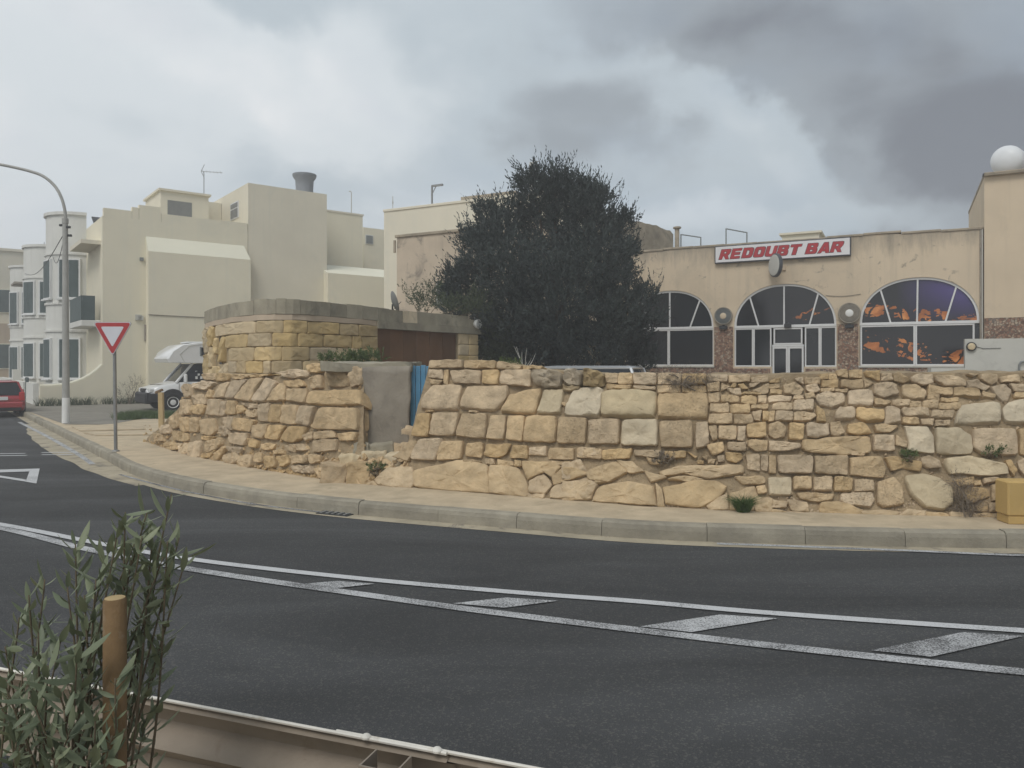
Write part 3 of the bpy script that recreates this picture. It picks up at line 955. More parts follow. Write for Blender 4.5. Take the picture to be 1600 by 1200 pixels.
C_TOP = scaled(880, 540, [
    [(265, 172), (345, 172), (342, 235), (265, 235)], [(350, 172), (430, 172), (435, 240), (347, 240)], [(437, 168), (585, 172), (582, 250), (440, 242)], [(590, 172), (740, 174), (738, 240), (590, 248)],
    [(745, 174), (890, 176), (890, 245), (742, 240)], [(270, 242), (430, 245), (420, 272), (275, 275)], [(440, 250), (580, 255), (575, 278), (440, 272)], [(592, 252), (735, 246), (735, 296), (592, 300)], [(742, 248), (895, 250), (898, 296), (742, 296)],
    [(900, 180), (1030, 182), (1030, 225), (900, 228)], [(1035, 182), (1165, 188), (1165, 228), (1035, 232)]])
C_ROUGH = scaled(880, 540, [
    [(90, 642), (240, 645), (245, 710), (85, 700)], [(245, 650), (430, 642), (420, 705), (250, 712)], [(440, 650), (610, 655), (600, 705), (445, 690)], [(630, 660), (775, 660), (765, 705), (640, 705)],
    [(770, 662), (836, 690), (822, 702)], [(520, 700), (640, 712), (620, 745), (540, 742)], [(865, 690), (905, 685), (897, 717)], [(840, 715), (880, 718), (875, 740), (840, 738)], [(905, 715), (955, 712), (945, 742), (905, 740)],
    [(900, 235), (975, 230), (980, 285), (905, 290)], [(985, 235), (1048, 255), (990, 287)], [(1018, 275), (1110, 265), (1115, 305), (1070, 312)], [(1090, 240), (1130, 235), (1155, 275), (1110, 275)], [(1165, 285), (1280, 240), (1280, 300), (1250, 305)], [(1060, 235), (1085, 238), (1085, 262), (1040, 266)],
    [(1160, 236), (1230, 232), (1190, 262), (1165, 264)],
    [(905, 296), (980, 296), (976, 356), (910, 356)], [(985, 307), (1060, 310), (1100, 330), (1098, 362), (985, 352)], [(1108, 320), (1207, 318), (1207, 370), (1110, 368)], [(1215, 312), (1270, 312), (1270, 360), (1218, 360)], [(1118, 300), (1240, 296), (1235, 310), (1120, 314)],
    [(920, 362), (1036, 362), (1036, 420), (920, 420)], [(1045, 372), (1165, 372), (1165, 425), (1045, 420)], [(1170, 376), (1280, 367), (1280, 398), (1175, 404)],
    [(910, 428), (1056, 428), (1056, 490), (912, 490)], [(1062, 432), (1175, 430), (1188, 485), (1065, 492)], [(1180, 415), (1238, 408), (1235, 472), (1190, 465)], [(1245, 410), (1282, 410), (1282, 472), (1248, 472)],
    [(910, 505), (960, 500), (965, 590), (935, 600), (915, 560)], [(970, 500), (1085, 500), (1082, 590), (970, 582)], [(1090, 505), (1138, 505), (1136, 592), (1087, 592)], [(1145, 490), (1265, 480), (1268, 570), (1150, 575)],
    [(895, 622), (1000, 600), (1010, 660), (930, 690)], [(1025, 598), (1145, 600), (1140, 662), (1030, 655)],
    [(960, 692), (1005, 687), (1010, 722), (970, 727)], [(1012, 670), (1110, 670), (1122, 705), (1080, 740), (1020, 717)], [(1140, 680), (1225, 675), (1227, 787), (1150, 777)], [(1235, 682), (1278, 684), (1278, 790), (1235, 780)],
    [(1155, 592), (1200, 586), (1278, 592), (1278, 655), (1200, 665), (1155, 630)], [(1175, 195), (1280, 190), (1280, 230), (1180, 226)],
    [(1200, 880), (1262, 870), (1270, 915), (1215, 930)]])
C_ROCK = scaled(880, 540, [
    [(0, 850), (210, 862), (165, 960), (0, 972)], [(150, 790), (330, 727), (400, 790), (280, 855), (170, 842)], [(345, 725), (440, 735), (500, 788), (412, 793)], [(190, 950), (240, 882), (400, 852), (555, 877), (578, 1000), (190, 972)],
    [(600, 790), (720, 752), (1118, 748), (1122, 800), (900, 830), (760, 800), (640, 815)], [(512, 787), (642, 822), (552, 850)], [(632, 890), (800, 847), (960, 852), (1020, 892), (960, 960), (870, 1008), (650, 990)],
    [(1080, 820), (1240, 820), (1250, 862), (1130, 867)], [(580, 870), (618, 900), (632, 1000), (590, 1000)], [(1040, 930), (1190, 880), (1215, 960), (1190, 1030), (1050, 1030)], [(900, 1000), (1020, 930), (1035, 1025), (920, 1030)],
    [(0, 740), (110, 720), (140, 790), (40, 835), (0, 830)], [(660, 835), (770, 815), (880, 838), (780, 850)], [(1195, 950), (1300, 960), (1300, 1040), (1200, 1045)]])
D_ROUGH = scaled(1200, 560, [
    [(4, 142), (75, 120), (70, 150), (10, 155)], [(4, 160), (70, 156), (70, 190), (4, 190)], [(10, 195), (90, 190), (85, 230), (10, 230)], [(95, 165), (180, 148), (225, 195), (205, 230), (100, 225)], [(165, 130), (220, 115), (225, 165), (172, 145)],
    [(228, 125), (325, 122), (325, 163), (230, 160)], [(235, 165), (300, 157), (325, 205), (270, 220), (240, 205)], [(325, 95), (372, 95), (372, 132), (328, 132)], [(332, 138), (435, 140), (432, 185), (335, 185)], [(330, 188), (410, 188), (410, 212), (330, 212)],
    [(380, 95), (425, 98), (428, 138), (380, 135)], [(428, 75), (495, 65), (500, 125), (432, 112)], [(502, 72), (590, 70), (590, 125), (505, 122)], [(605, 80), (700, 80), (695, 145), (612, 112)], [(455, 135), (590, 130), (590, 195), (450, 180)],
    [(415, 190), (495, 195), (490, 215), (415, 212)], [(597, 130), (665, 155), (602, 190)], [(705, 95), (770, 95), (780, 140), (705, 140)], [(782, 100), (810, 88), (890, 138), (850, 160), (785, 140)],
    [(892, 120), (930, 100), (1030, 100), (1030, 160), (960, 175), (897, 150)], [(1040, 110), (1130, 100), (1230, 140), (1230, 178), (1100, 173), (1045, 140)], [(660, 165), (740, 147), (810, 165), (815, 225), (720, 248), (665, 225)],
    [(832, 172), (920, 175), (985, 205), (980, 262), (840, 240)], [(992, 170), (1150, 187), (1150, 235), (995, 225)], [(1240, 97), (1320, 94), (1270, 120)], [(1240, 138), (1300, 135), (1385, 180), (1360, 203), (1240, 180)],
    [(1160, 184), (1320, 187), (1330, 245), (1160, 235)], [(1340, 207), (1415, 225), (1415, 250), (1340, 248)], [(1388, 180), (1470, 165), (1520, 210), (1500, 265), (1470, 275), (1420, 235)], [(1440, 117), (1560, 102), (1575, 150), (1460, 150)],
    [(1502, 160), (1600, 165), (1600, 210), (1530, 205)], [(1530, 220), (1600, 215), (1600, 250), (1535, 245)], [(1330, 100), (1430, 98), (1430, 150), (1400, 165), (1320, 130)],
    [(2, 240), (150, 238), (140, 270), (2, 280)], [(162, 238), (220, 235), (220, 262), (162, 260)], [(225, 227), (285, 217), (300, 250), (235, 260)], [(305, 230), (350, 217), (480, 225), (480, 280), (400, 310), (330, 295), (300, 260)],
    [(498, 200), (655, 200), (655, 298), (500, 298)], [(660, 257), (700, 252), (770, 280), (740, 298), (665, 292)], [(770, 255), (880, 267), (875, 310), (780, 287)], [(882, 267), (960, 270), (960, 308), (882, 308)], [(965, 272), (1060, 275), (1058, 318), (965, 312)],
    [(995, 228), (1070, 234), (1070, 270), (998, 262)], [(1078, 245), (1190, 252), (1180, 275), (1080, 275)], [(1062, 282), (1205, 280), (1200, 325), (1065, 320)], [(30, 290), (75, 282), (155, 287), (150, 325), (30, 322)], [(162, 265), (285, 262), (285, 330), (160, 332)],
    [(4, 332), (40, 330), (38, 392), (4, 395)], [(48, 332), (155, 330), (155, 395), (48, 392)], [(160, 335), (290, 338), (300, 365), (260, 390), (158, 395)], [(420, 335), (440, 310), (545, 305), (545, 370), (500, 385), (420, 380)], [(552, 310), (725, 325), (725, 390), (620, 400), (552, 370)],
    [(730, 302), (820, 312), (820, 405), (730, 410)], [(832, 315), (1010, 315), (1005, 365), (850, 360)], [(1018, 325), (1160, 328), (1158, 378), (1018, 372)], [(840, 368), (945, 372), (945, 412), (835, 410)], [(955, 375), (1035, 378), (1030, 420), (960, 412)], [(1045, 382), (1135, 384), (1135, 420), (1045, 420)],
    [(300, 300), (355, 330), (362, 395), (305, 398)],
    [(4, 410), (60, 395), (112, 425), (108, 490), (40, 500), (4, 480)], [(130, 405), (225, 405), (222, 510), (132, 500)], [(240, 405), (380, 405), (382, 480), (300, 500), (240, 490)], [(390, 402), (440, 397), (480, 465), (440, 490), (395, 480)], [(500, 410), (600, 402), (645, 470), (560, 480), (500, 470)],
    [(660, 420), (720, 407), (820, 427), (760, 465), (670, 460)], [(662, 480), (782, 477), (790, 575), (660, 580)], [(795, 477), (870, 520), (870, 555), (795, 545)], [(4, 512), (205, 532), (200, 560), (100, 580), (4, 577)],
    [(4, 602), (50, 605), (50, 720), (4, 715)], [(62, 602), (280, 605), (278, 720), (65, 715)], [(290, 610), (500, 605), (495, 735), (290, 718)], [(510, 620), (700, 610), (735, 690), (720, 750), (505, 730)], [(520, 582), (605, 590), (600, 610), (520, 605)],
    [(730, 622), (790, 607), (960, 650), (955, 705), (830, 690), (770, 705)], [(950, 622), (1000, 607), (1075, 640), (1080, 680), (1000, 690), (957, 665)], [(1480, 642), (1520, 632), (1555, 700), (1530, 740), (1500, 700)], [(1560, 642), (1600, 622), (1600, 740), (1565, 700)],
    [(160, 737), (272, 737), (270, 820), (160, 820)], [(282, 740), (400, 740), (400, 830), (282, 825)], [(408, 742), (528, 745), (525, 830), (410, 830)], [(540, 757), (660, 760), (658, 835), (542, 830)], [(180, 842), (410, 847), (400, 885), (330, 900), (200, 880)],
    [(450, 842), (650, 842), (662, 890), (640, 930), (500, 920), (450, 890)], [(1160, 762), (1280, 742), (1278, 795), (1190, 800)], [(1215, 832), (1280, 802), (1370, 820), (1385, 860), (1280, 910), (1220, 890)], [(1285, 765), (1330, 760), (1330, 795), (1290, 798)],
    [(1390, 790), (1440, 780), (1440, 890), (1392, 895)], [(1250, 920), (1290, 920), (1290, 957), (1255, 957)], [(1295, 925), (1370, 920), (1370, 960), (1300, 957)], [(1375, 905), (1440, 900), (1440, 960), (1380, 965)], [(1340, 750), (1440, 745), (1435, 775), (1345, 790)]])
D_PALE = scaled(1200, 560, [
    [(1200, 292), (1440, 282), (1465, 400), (1160, 415), (1165, 385)], [(1455, 320), (1500, 277), (1600, 257), (1600, 405), (1480, 400)], [(845, 422), (985, 427), (1035, 490), (1035, 595), (872, 580), (877, 510)], [(1045, 432), (1190, 432), (1272, 480), (1275, 600), (1050, 600)],
    [(1110, 622), (1250, 607), (1480, 660), (1500, 720), (1400, 740), (1130, 720), (1105, 670)], [(845, 742), (960, 717), (1060, 750), (1150, 815), (1150, 920), (1090, 950), (980, 930), (890, 850)]])
D_BLOCK = scaled(1200, 560, [[(1280, 437), (1540, 437), (1555, 610), (1340, 605), (1275, 560)], [(1562, 440), (1640, 440), (1640, 610), (1567, 605)], [(680, 772), (780, 742), (838, 800), (850, 910), (720, 935), (677, 910)]])
D_ROCK = scaled(1200, 560, [
    [(225, 512), (430, 490), (628, 488), (630, 590), (500, 600), (300, 590), (225, 570)], [(4, 882), (110, 902), (105, 935), (4, 930)], [(120, 892), (240, 897), (245, 960), (150, 945)], [(330, 912), (440, 892), (580, 950), (560, 990), (330, 970)], [(4, 940), (130, 962), (130, 990), (4, 990)],
    [(580, 952), (720, 947), (810, 962), (800, 1000), (600, 987)], [(140, 955), (320, 975), (320, 995), (140, 992)], [(985, 962), (1110, 972), (1130, 1005), (1000, 1005)], [(860, 945), (980, 955), (975, 995), (820, 990)], [(1140, 960), (1300, 965), (1300, 1005), (1150, 1005)], [(1310, 968), (1440, 970), (1440, 1010), (1320, 1008)]])
# the wall runs on past the frame's edge
E_OFF = []
re_ = random.Random(11)
vv = 580
for (v0, v1) in ((580, 602), (603, 622), (624, 662), (664, 712), (714, 745), (747, 776), (778, 806)):
    u = 1602 + re_.uniform(0, 8)
    while u < 1900:
        w_ = re_.uniform(34, 66)
        E_OFF.append([(u, v0 + re_.uniform(0, 3)), (u + w_ - 2, v0 + re_.uniform(0, 3)), (u + w_ - 2, v1 - re_.uniform(0, 3)), (u, v1 - re_.uniform(0, 3))])
        u += w_


def core(name, parent, uL, uR, top, step=7, thick=0.75):
    """earth-and-mortar core behind the stones: battered rough front, flat rough top and back"""
    mb = MB()
    nv_ = 22
    cols = []
    k = 0
    nu = int((uR(700) - uL(700)) / step)
    for i in range(nu + 1):
        s_ = i / nu
        col = []
        for j in range(nv_ + 1):
            # rows run from a little under the pavement to the top line
            um = uL(650) + (uR(650) - uL(650)) * s_
            vt = lerp_tab(top, um)
            vb = lerp_tab(BASE_PX, um) + 6
            v = vb + (vt - vb) * j / nv_
            u = uL(v) + (uR(v) - uL(v)) * s_
            p = S(u, v)
            n_ = snorm(u, v)
            e = noise.noise(p * 4) * 0.035 + noise.noise(p * 11) * 0.02
            p = p - n_ * (0.032 + e)
            col.append(p)
        t = col[-1]
        col.append(t + Vector((0, thick * 0.5, 0.02 + noise.noise(t * 3) * 0.03)))
        col.append(t + Vector((0, thick, -0.02)))
        b0 = col[0]
        col.append(Vector((b0.x, t.y + thick, 0.1)))
        cols.append(col)
    m_ = len(cols[0])
    vs_ = [p for c_ in cols for p in c_]
    fs_ = []
    for i in range(len(cols) - 1):
        for j in range(m_):
            fs_.append((i * m_ + j, i * m_ + (j + 1) % m_, (i + 1) * m_ + (j + 1) % m_, (i + 1) * m_ + j))
    fs_.append(tuple(range(m_))); fs_.append(tuple((len(cols) - 1) * m_ + j for j in reversed(range(m_))))
    o = mb.add(vs_, fs_).build(name, M['mortar'], parent, smooth=True, auto=50)
    return recalc(o)


TOP_L = [(225, 690), (240, 684), (255, 668), (270, 640), (284, 606), (300, 592), (345, 586), (430, 588), (470, 580), (490, 571), (575, 570)]
TOP_R = [(640, 570), (668, 566), (780, 567), (830, 577), (880, 580), (950, 585), (1100, 587), (1200, 584), (1300, 582), (1400, 582), (1600, 581), (1900, 580)]
wl = thing('bastion_wall', 'rounded bastion of worn limestone blocks and rubble left of blue gate', 'stone wall', (S(430, 735).x, S(430, 735).y, ZP))
wr = thing('redoubt_wall', 'long battered limestone wall right of blue gate, blocks over bedrock', 'stone wall', (S(1000, 790).x, S(1000, 790).y, ZP))
core('core', wl, lambda v: 226 + max(0, (690 - v)) * 0.42, lambda v: 567, TOP_L)
core('core', wr, lambda v: 618 + (760 - max(565, v)) * 0.27, lambda v: 1900, TOP_R)
for q in A_BLOCK:
    stone('block', q, M['limestone'], wl, rough=0.9)
for q in A_ROUGH:
    stone('rubble_stone', q, M['limestone'], wl, rough=1.5, cut=0.13)
for sheet, nm, mt, rg, kw in ((B_TOP, 'coping_stone', 'limestone', 1.1, {}), (B_DARK, 'rubble_stone', 'limestone_dark', 2.4, dict(D=0.09)), (B_BLOCK, 'block', 'limestone', 0.8, {}),
                              (B_PALE, 'block', 'limestone_pale', 1.3, {}), (B_ROUGH, 'rubble_stone', 'limestone', 1.3, {}), (B_ROCK, 'bedrock_face', 'bedrock', 1.2, dict(D=0.035, N_=46, gap=-2.2)),
                              (C_PALE, 'block', 'limestone_pale', 1.0, {}), (C_BLOCK, 'block', 'limestone', 0.9, {}), (C_TOP, 'coping_stone', 'limestone', 1.0, dict(D=0.03)),
                              (C_ROUGH, 'rubble_stone', 'limestone', 1.1, {}), (C_ROCK, 'bedrock_face', 'bedrock', 1.2, dict(D=0.035, N_=46, gap=-2.2)), (D_ROUGH, 'rubble_stone', 'limestone', 1.1, {}),
                              (D_PALE, 'block', 'limestone_pale', 1.0, {}), (D_BLOCK, 'block', 'limestone', 0.9, {}), (D_ROCK, 'bedrock_face', 'bedrock', 1.2, dict(D=0.03, N_=40, gap=-2.0)), (E_OFF, 'rubble_stone', 'limestone', 1.0, {})):
    for q in sheet:
        stone(nm, q, M[mt], wr, rough=rg, **kw)


# loose chips packed in the joints and lying at the foot: far too many to pick apart
def chips(name, parent, n, ufun, seed, lo, hi, m):
    rr = random.Random(seed)
    mb = MB()
    for _ in range(n):
        u, v = ufun(rr)
        p = S(u, v)
        n_ = snorm(u, v)
        r = rr.uniform(lo, hi)
        p = p - n_ * 0.035 + n_ * rr.uniform(-0.5, 0.35) * r
        if p.z < ZP:
            p.z = ZP + r * 0.2
        a = Vector((rr.uniform(-1, 1), rr.uniform(-1, 1), rr.uniform(-1, 1))).normalized()
        b = a.orthogonal().normalized(); c = a.cross(b)
        sx, sy, sz = r * rr.uniform(0.7, 1.5), r * rr.uniform(0.6, 1.1), r * rr.uniform(0.4, 0.8)
        pts = []
        for (i, j, k) in ((1, 0, .1), (.3, 1, -.1), (-.9, .4, .2), (-.6, -.9, 0), (.5, -.9, -.1), (.1, .1, 1), (-.1, 0, -1)):
            pts.append(p + a * sx * (i + rr.uniform(-.2, .2)) + b * sy * (j + rr.uniform(-.2, .2)) + c * sz * (k + rr.uniform(-.2, .2)))
        mb.add(pts, [(i, (i + 1) % 5, 5) for i in range(5)] + [((i + 1) % 5, i, 6) for i in range(5)])
    o = mb.build(name, M[m], parent)
    o['kind'] = 'stuff'
    return recalc(o)


chips('stone_chips', wl, 520, lambda r: (lambda u: (u, lerp_tab(TOP_L, u) + 4 + r.random() ** 0.6 * (lerp_tab(BASE_PX, u) - lerp_tab(TOP_L, u) - 4)))(r.uniform(240, 570)), 5, 0.018, 0.05, 'limestone')
chips('stone_chips', wr, 900, lambda r: (lambda u: (u, lerp_tab(TOP_R, u) + 5 + r.random() * (lerp_tab(BASE_PX, u) - lerp_tab(TOP_R, u) - 5)))(r.uniform(1105, 1640)), 6, 0.010, 0.030, 'limestone')
chips('foot_rubble', wr, 700, lambda r: (lambda u: (u, lerp_tab(BASE_PX, u) - r.random() ** 2 * 22))(r.uniform(640, 1640)), 8, 0.008, 0.03, 'limestone')
chips('step_rubble', wl, 260, lambda r: (r.uniform(496, 640), r.uniform(716, 757)), 12, 0.015, 0.07, 'limestone')
chips('foot_rubble', wl, 500, lambda r: (lambda u: (u, lerp_tab(BASE_PX, u) + r.random() * 7 - r.random() ** 2 * 30))(r.uniform(222, 600)), 9, 0.012, 0.055, 'limestone')

# ---------------------------------------------------------------- gateway: steps, rendered pier, blue gate
st = thing('stone_steps', 'worn stone steps climbing to the blue gate', 'steps', G(575, 745, ZP))


xs_ = lambda u, y: (u - CX) * y / F
STEPS = ((500, 620, 10.47, 0.455, 'limestone'), (528, 628, 10.62, 0.57, 'limestone_pale'), (552, 652, 10.80, 0.69, 'old_concrete'), (604, 668, 10.99, 0.88, 'limestone'))
pier = thing('gate_pier', 'grey rendered pier beside the blue gate, render stained and flaking', 'pier', ((602 - CX) * 11.6 / F, 11.6, ZP))


def rough_box(name, m, parent, x0, x1, y0, y1, z0, z1, amp=0.015, n=12, slope=0.0):
    mb = MB()
    vs_, fs_ = [], []

    def face(o_, a, b, na, nb):
        base = len(vs_)
        for j in range(nb + 1):
            for i in range(na + 1):
                p = o_ + a * (i / na) + b * (j / nb)
                e = Vector((noise.noise(p * 3.1), noise.noise(p * 3.1 + Vector((5, 0, 0))), noise.noise(p * 3.1 + Vector((0, 7, 0))))) * amp
                e += Vector((noise.noise(p * 11), noise.noise(p * 11 + Vector((5, 0, 0))), noise.noise(p * 11 + Vector((0, 7, 0))))) * amp * 0.5
                vs_.append(p + e)
        for j in range(nb):
            for i in range(na):
                q = base + j * (na + 1) + i
                fs_.append((q, q + 1, q + na + 2, q + na + 1))
    X, Y_, Z = Vector((x1 - x0, 0, 0)), Vector((0, y1 - y0, 0)), Vector((0, 0, z1 - z0))
    o_ = Vector((x0, y0, z0))
    face(o_, X, Z, n, n); face(o_ + Y_, X, Z, n, n); face(o_, Y_, Z, n, n); face(o_ + X, Y_, Z, n, n); face(o_ + Z, X, Y_, n, n); face(o_, X, Y_, n, n)
    o = mb.add(vs_, fs_).build(name, m, parent, smooth=True, auto=40)
    import bmesh
    bm = bmesh.new(); bm.from_mesh(o.data)
    bmesh.ops.remove_doubles(bm, verts=bm.verts, dist=0.0005)
    bmesh.ops.recalc_face_normals(bm, faces=bm.faces)
    bm.to_mesh(o.data); bm.free()
    return o


for (a_, b_, y_, z_, m_) in STEPS:
    rs_ = random.Random(int(a_))
    uu = a_
    while uu < b_ - 12:                                   # each step is laid from a few uneven slabs
        w_ = min(rs_.uniform(24, 44), b_ - uu)
        yy = y_ + rs_.uniform(-0.05, 0.07)
        rough_box('step_slab', M[m_ if rs_.random() < 0.6 else 'limestone'], st, xs_(uu, yy), xs_(uu + w_ - 0.5, yy), yy, 12.4, 0.05, z_ + rs_.uniform(-0.035, 0.02), 0.055, 14)
        uu += w_
px0, px1 = (566 - CX) * 11.0 / F, (640 - CX) * 11.0 / F
rough_box('shaft', M['render_grey'], pier, px0, px1, 11.0, 12.2, ZP - 0.05, 1.79, 0.03, 18)
rough_box('cap', M['old_concrete'], pier, px0 - 0.62, px1 + 0.012, 11.05, 12.22, 1.71, 1.845, 0.035, 18)
gate = thing('plank_gate', 'small blue painted plank gate between grey pier and stone wall', 'gate', ((655 - CX) * 11.12 / F, 11.12, 0.88))
gx0, gx1 = (641 - CX) * 11.12 / F, (682 - CX) * 11.12 / F
npl = 5
for k in range(npl):
    a = gx0 + (gx1 - gx0) * k / npl
    b = gx0 + (gx1 - gx0) * (k + 1) / npl
    MB().box(a + 0.003, b - 0.004, 11.12, 11.148, 0.87, 1.80 + random.uniform(-0.012, 0.012), 0.004).build('plank', M['blue_paint'], gate)
for z in (1.0, 1.6):
    MB().box(gx0 + 0.01, gx1 - 0.01, 11.150, 11.185, z - 0.05, z + 0.05, 0.004).build('ledge', M['blue_paint'], gate)

# ochre stone block on the pavement at the foot of the wall
bx = G(1578, 817, ZP)
ob = thing('stone_block', 'ochre squared stone block standing on pavement against the wall', 'stone block', (bx.x + 0.1, bx.y, ZP))
cx_, cy_ = G(1576, 819, ZP).x, G(1576, 819, ZP).y
ex = Vector((0.998, -0.06, 0)); ey = Vector((0.06, 0.998, 0))
c0 = Vector((cx_, cy_, 0)) + ex * 0.32 + ey * 0.12
MB().obox(c0 + UP * (ZP + 0.038), ex, ey, UP, 0.312, 0.112, 0.042, 0.008).build('base_course', M['ochre_block'], ob)
MB().obox(c0 + UP * (ZP + 0.26), ex, ey, UP, 0.325, 0.122, 0.18, 0.016).build('body', M['ochre_block'], ob)
# ================================================================ TERRACE AND STONE HUT BEHIND THE WALL
ter = []
for u in (700, 900, 1100, 1300, 1500, 1700, 1900):
    q = S(u, lerp_tab(TOP_R, u))
    ter.append(Vector((q.x, q.y + 0.55, 0.30)))
ter = [Vector((-2.2, 13.4, 0.30))] + ter + [Vector((30, 9.5, .3)), Vector((30, 50, .3)), Vector((-6, 50, .3)), Vector((-6.0, 19, 0.30))]
o = MB().add(ter, [tuple(t) for t in geometry.tessellate_polygon([ter])]).build('terrace', M['earth'])
recalc(o)
if o.data.polygons[0].normal.z < 0:
    o.data.flip_normals()
struct(o)

HUT_Z = 2.99
HUT_PX = [(320, 487), (331, 482), (345, 478), (362, 474), (380, 471), (405, 468.5), (430, 467), (455, 467.3), (480, 469), (520, 473), (560, 477), (620, 484), (680, 489.5), (747, 495)]
hut_pts = []
for u, v in HUT_PX:
    Y = (HUT_Z - CH) * F / (HZ - v)
    hut_pts.append((u, Y))
hut = thing('stone_hut', 'low stone room with rounded corner, concrete parapet and brown doors', 'hut', ((430 - CX) * 13.6 / F, 13.6, 0.3))


def HP(u, z, d=0.0):
    Y = lerp_tab(hut_pts, u)
    return Vector(((u - CX) * Y / F, Y, z))


def hut_n(u):
    a = HP(u + 4, 1) - HP(u - 4, 1)
    n = Vector((a.y, -a.x, 0)).normalized()
    return n


def hut_panel(name, m, parent, u0, u1, z0, z1, d0, d1, nseg=None, wav=0.0):
    """piece of wall following the hut's plan between two bearings, from depth d0 to d1 (out of the wall is +)"""
    nseg = nseg or max(2, int((u1 - u0) / 7))
    vs_, fs_ = [], []
    for i in range(nseg + 1):
        u = u0 + (u1 - u0) * i / nseg
        n = hut_n(u)
        for (z, d) in ((z0, d0), (z0, d1), (z1, d1), (z1, d0)):
            p = HP(u, z) + n * d
            if wav:
                p += Vector((0, 0, 1)) * noise.noise(p * 2.5) * wav + n * noise.noise(p * 4) * wav
            vs_.append(p)
    for i in range(nseg):
        for k in range(4):
            fs_.append((i * 4 + k, i * 4 + (k + 1) % 4, (i + 1) * 4 + (k + 1) % 4, (i + 1) * 4 + k))
    fs_.append((0, 1, 2, 3)); fs_.append(tuple(nseg * 4 + k for k in (3, 2, 1, 0)))
    return recalc(MB().add(vs_, fs_).build(name, m, parent))


# core of the wall (joints between blocks show it)
hut_panel('wall_core', M['hut_joint'], hut, 321, 592, 0.2, 2.72, -0.45, -0.03, 40)
hut_panel('wall_core', M['hut_joint'], hut, 592, 747, 0.2, 1.2, -0.45, -0.05, 12)


def hut_surf(u, v):
    return HP(u, -v / 100.0)        # v carries the height here


def hut_nrm(u, v):
    return hut_n(u)


def hut_block(u0, u1, z0, z1, m='hut_stone', rough=0.7, D=0.02, jit=0.006):
    r = random.Random(int(u0 * 13 + z0 * 100))
    j = lambda: r.uniform(-1.0, 1.0) * 0.6
    # heights are scaled so that both axes are in similar units for the rounding
    k = 100.0
    pts = []
    for (u, z) in ((u0, z1), (u1, z1), (u1, z0), (u0, z0)):
        pts.append((u + j() * 0.6, -z * k + j()))
    return stone('block', pts, M[m], hut, D=D, N_=34, surf=hut_surf, nrm=hut_nrm, gap=-0.05, rough=rough, deep=0.12, cut=0.03)


ZL = [(2.385, 2.61), (2.14, 2.38), (1.885, 2.135), (1.655, 1.88), (1.41, 1.65)]
COURSES = [[336, 400, 443, 480, 530, 560, 590], [352, 388, 425, 465, 505, 550, 565, 590], [357, 398, 440, 484, 525, 560, 590], [357, 370, 385, 411, 424, 473, 510, 550, 590], [340, 380, 420, 460, 500, 545, 590]]
for (z0, z1), br in zip(ZL, COURSES):
    for a, b in zip(br, br[1:]):
        hut_block(a + 0.4, b - 0.4, z0, z1)
# weathered end of the wall: fretted upright stones round a dark slot
for (u0, u1, z0, z1) in ((321, 327, 2.05, 2.62), (328, 334, 2.20, 2.62), (321, 328, 1.5, 2.03), (329, 335, 1.75, 2.18), (336, 341, 2.02, 2.37), (346, 351.5, 1.86, 2.37), (336, 345, 1.5, 1.78), (346, 356, 1.5, 1.84), (329, 335, 1.5, 1.73)):
    hut_block(u0, u1, z0, z1, 'hut_stone', 1.6, 0.05)
hut_panel('slot_shade', M['dark_metal'], hut, 341.5, 345.5, 1.80, 2.36, -0.2, -0.015, 2)  # solid dark strip, coloured as the shade inside the niche
# mortar band under the parapet, then the grey parapet blocks
hut_panel('mortar_band', M['pink_plaster'], hut, 320.5, 592, 2.62, 2.72, -0.3, 0.012, 40, 0.012)
cuts = [320, 338, 356, 377, 398, 418, 432, 447, 468, 492, 516, 541, 566, 590, 607, 629, 651, 680, 706, 731]
for k, (a, b) in enumerate(zip(cuts, cuts[1:])):
    dz = random.uniform(-0.012, 0.012)
    hut_panel('parapet_block', M['limestone_pale'] if k == 15 else M['old_concrete'], hut, a + 0.15, b - 0.25, 2.725, HUT_Z + dz, -0.2, 0.02 + random.uniform(-0.008, 0.01), None, 0.006)
# concrete lintel over the doors, doors in boards, end pillar of squared blocks
hut_panel('lintel', M['old_concrete'], hut, 588, 735, 2.565, 2.72, -0.3, 0.05, 20, 0.006)
ub = [592 + i * (714 - 592) / 6.0 for i in range(7)]
for a, b in zip(ub, ub[1:]):
    hut_panel('door_board', M['brown_door'], hut, a + 0.12, b - 0.12, 1.0, 2.56, -0.12, -0.05 + random.uniform(0, 0.006), 2)
pil = hut_panel('pillar', M['hut_joint'], hut, 716, 747, 0.25, 2.56, -0.4, -0.01, 4)
for z0, z1 in ((2.30, 2.555), (2.045, 2.295), (1.79, 2.04), (1.5, 1.785)):
    hut_block(716.5, 732, z0, z1, 'hut_stone', 0.4, 0.02)
    hut_block(732.5, 747, z0, z1, 'hut_stone', 0.4, 0.02)
hut_panel('pillar_head', M['old_concrete'], hut, 731, 749, 2.56, 2.90, -0.35, 0.03, 4, 0.01)
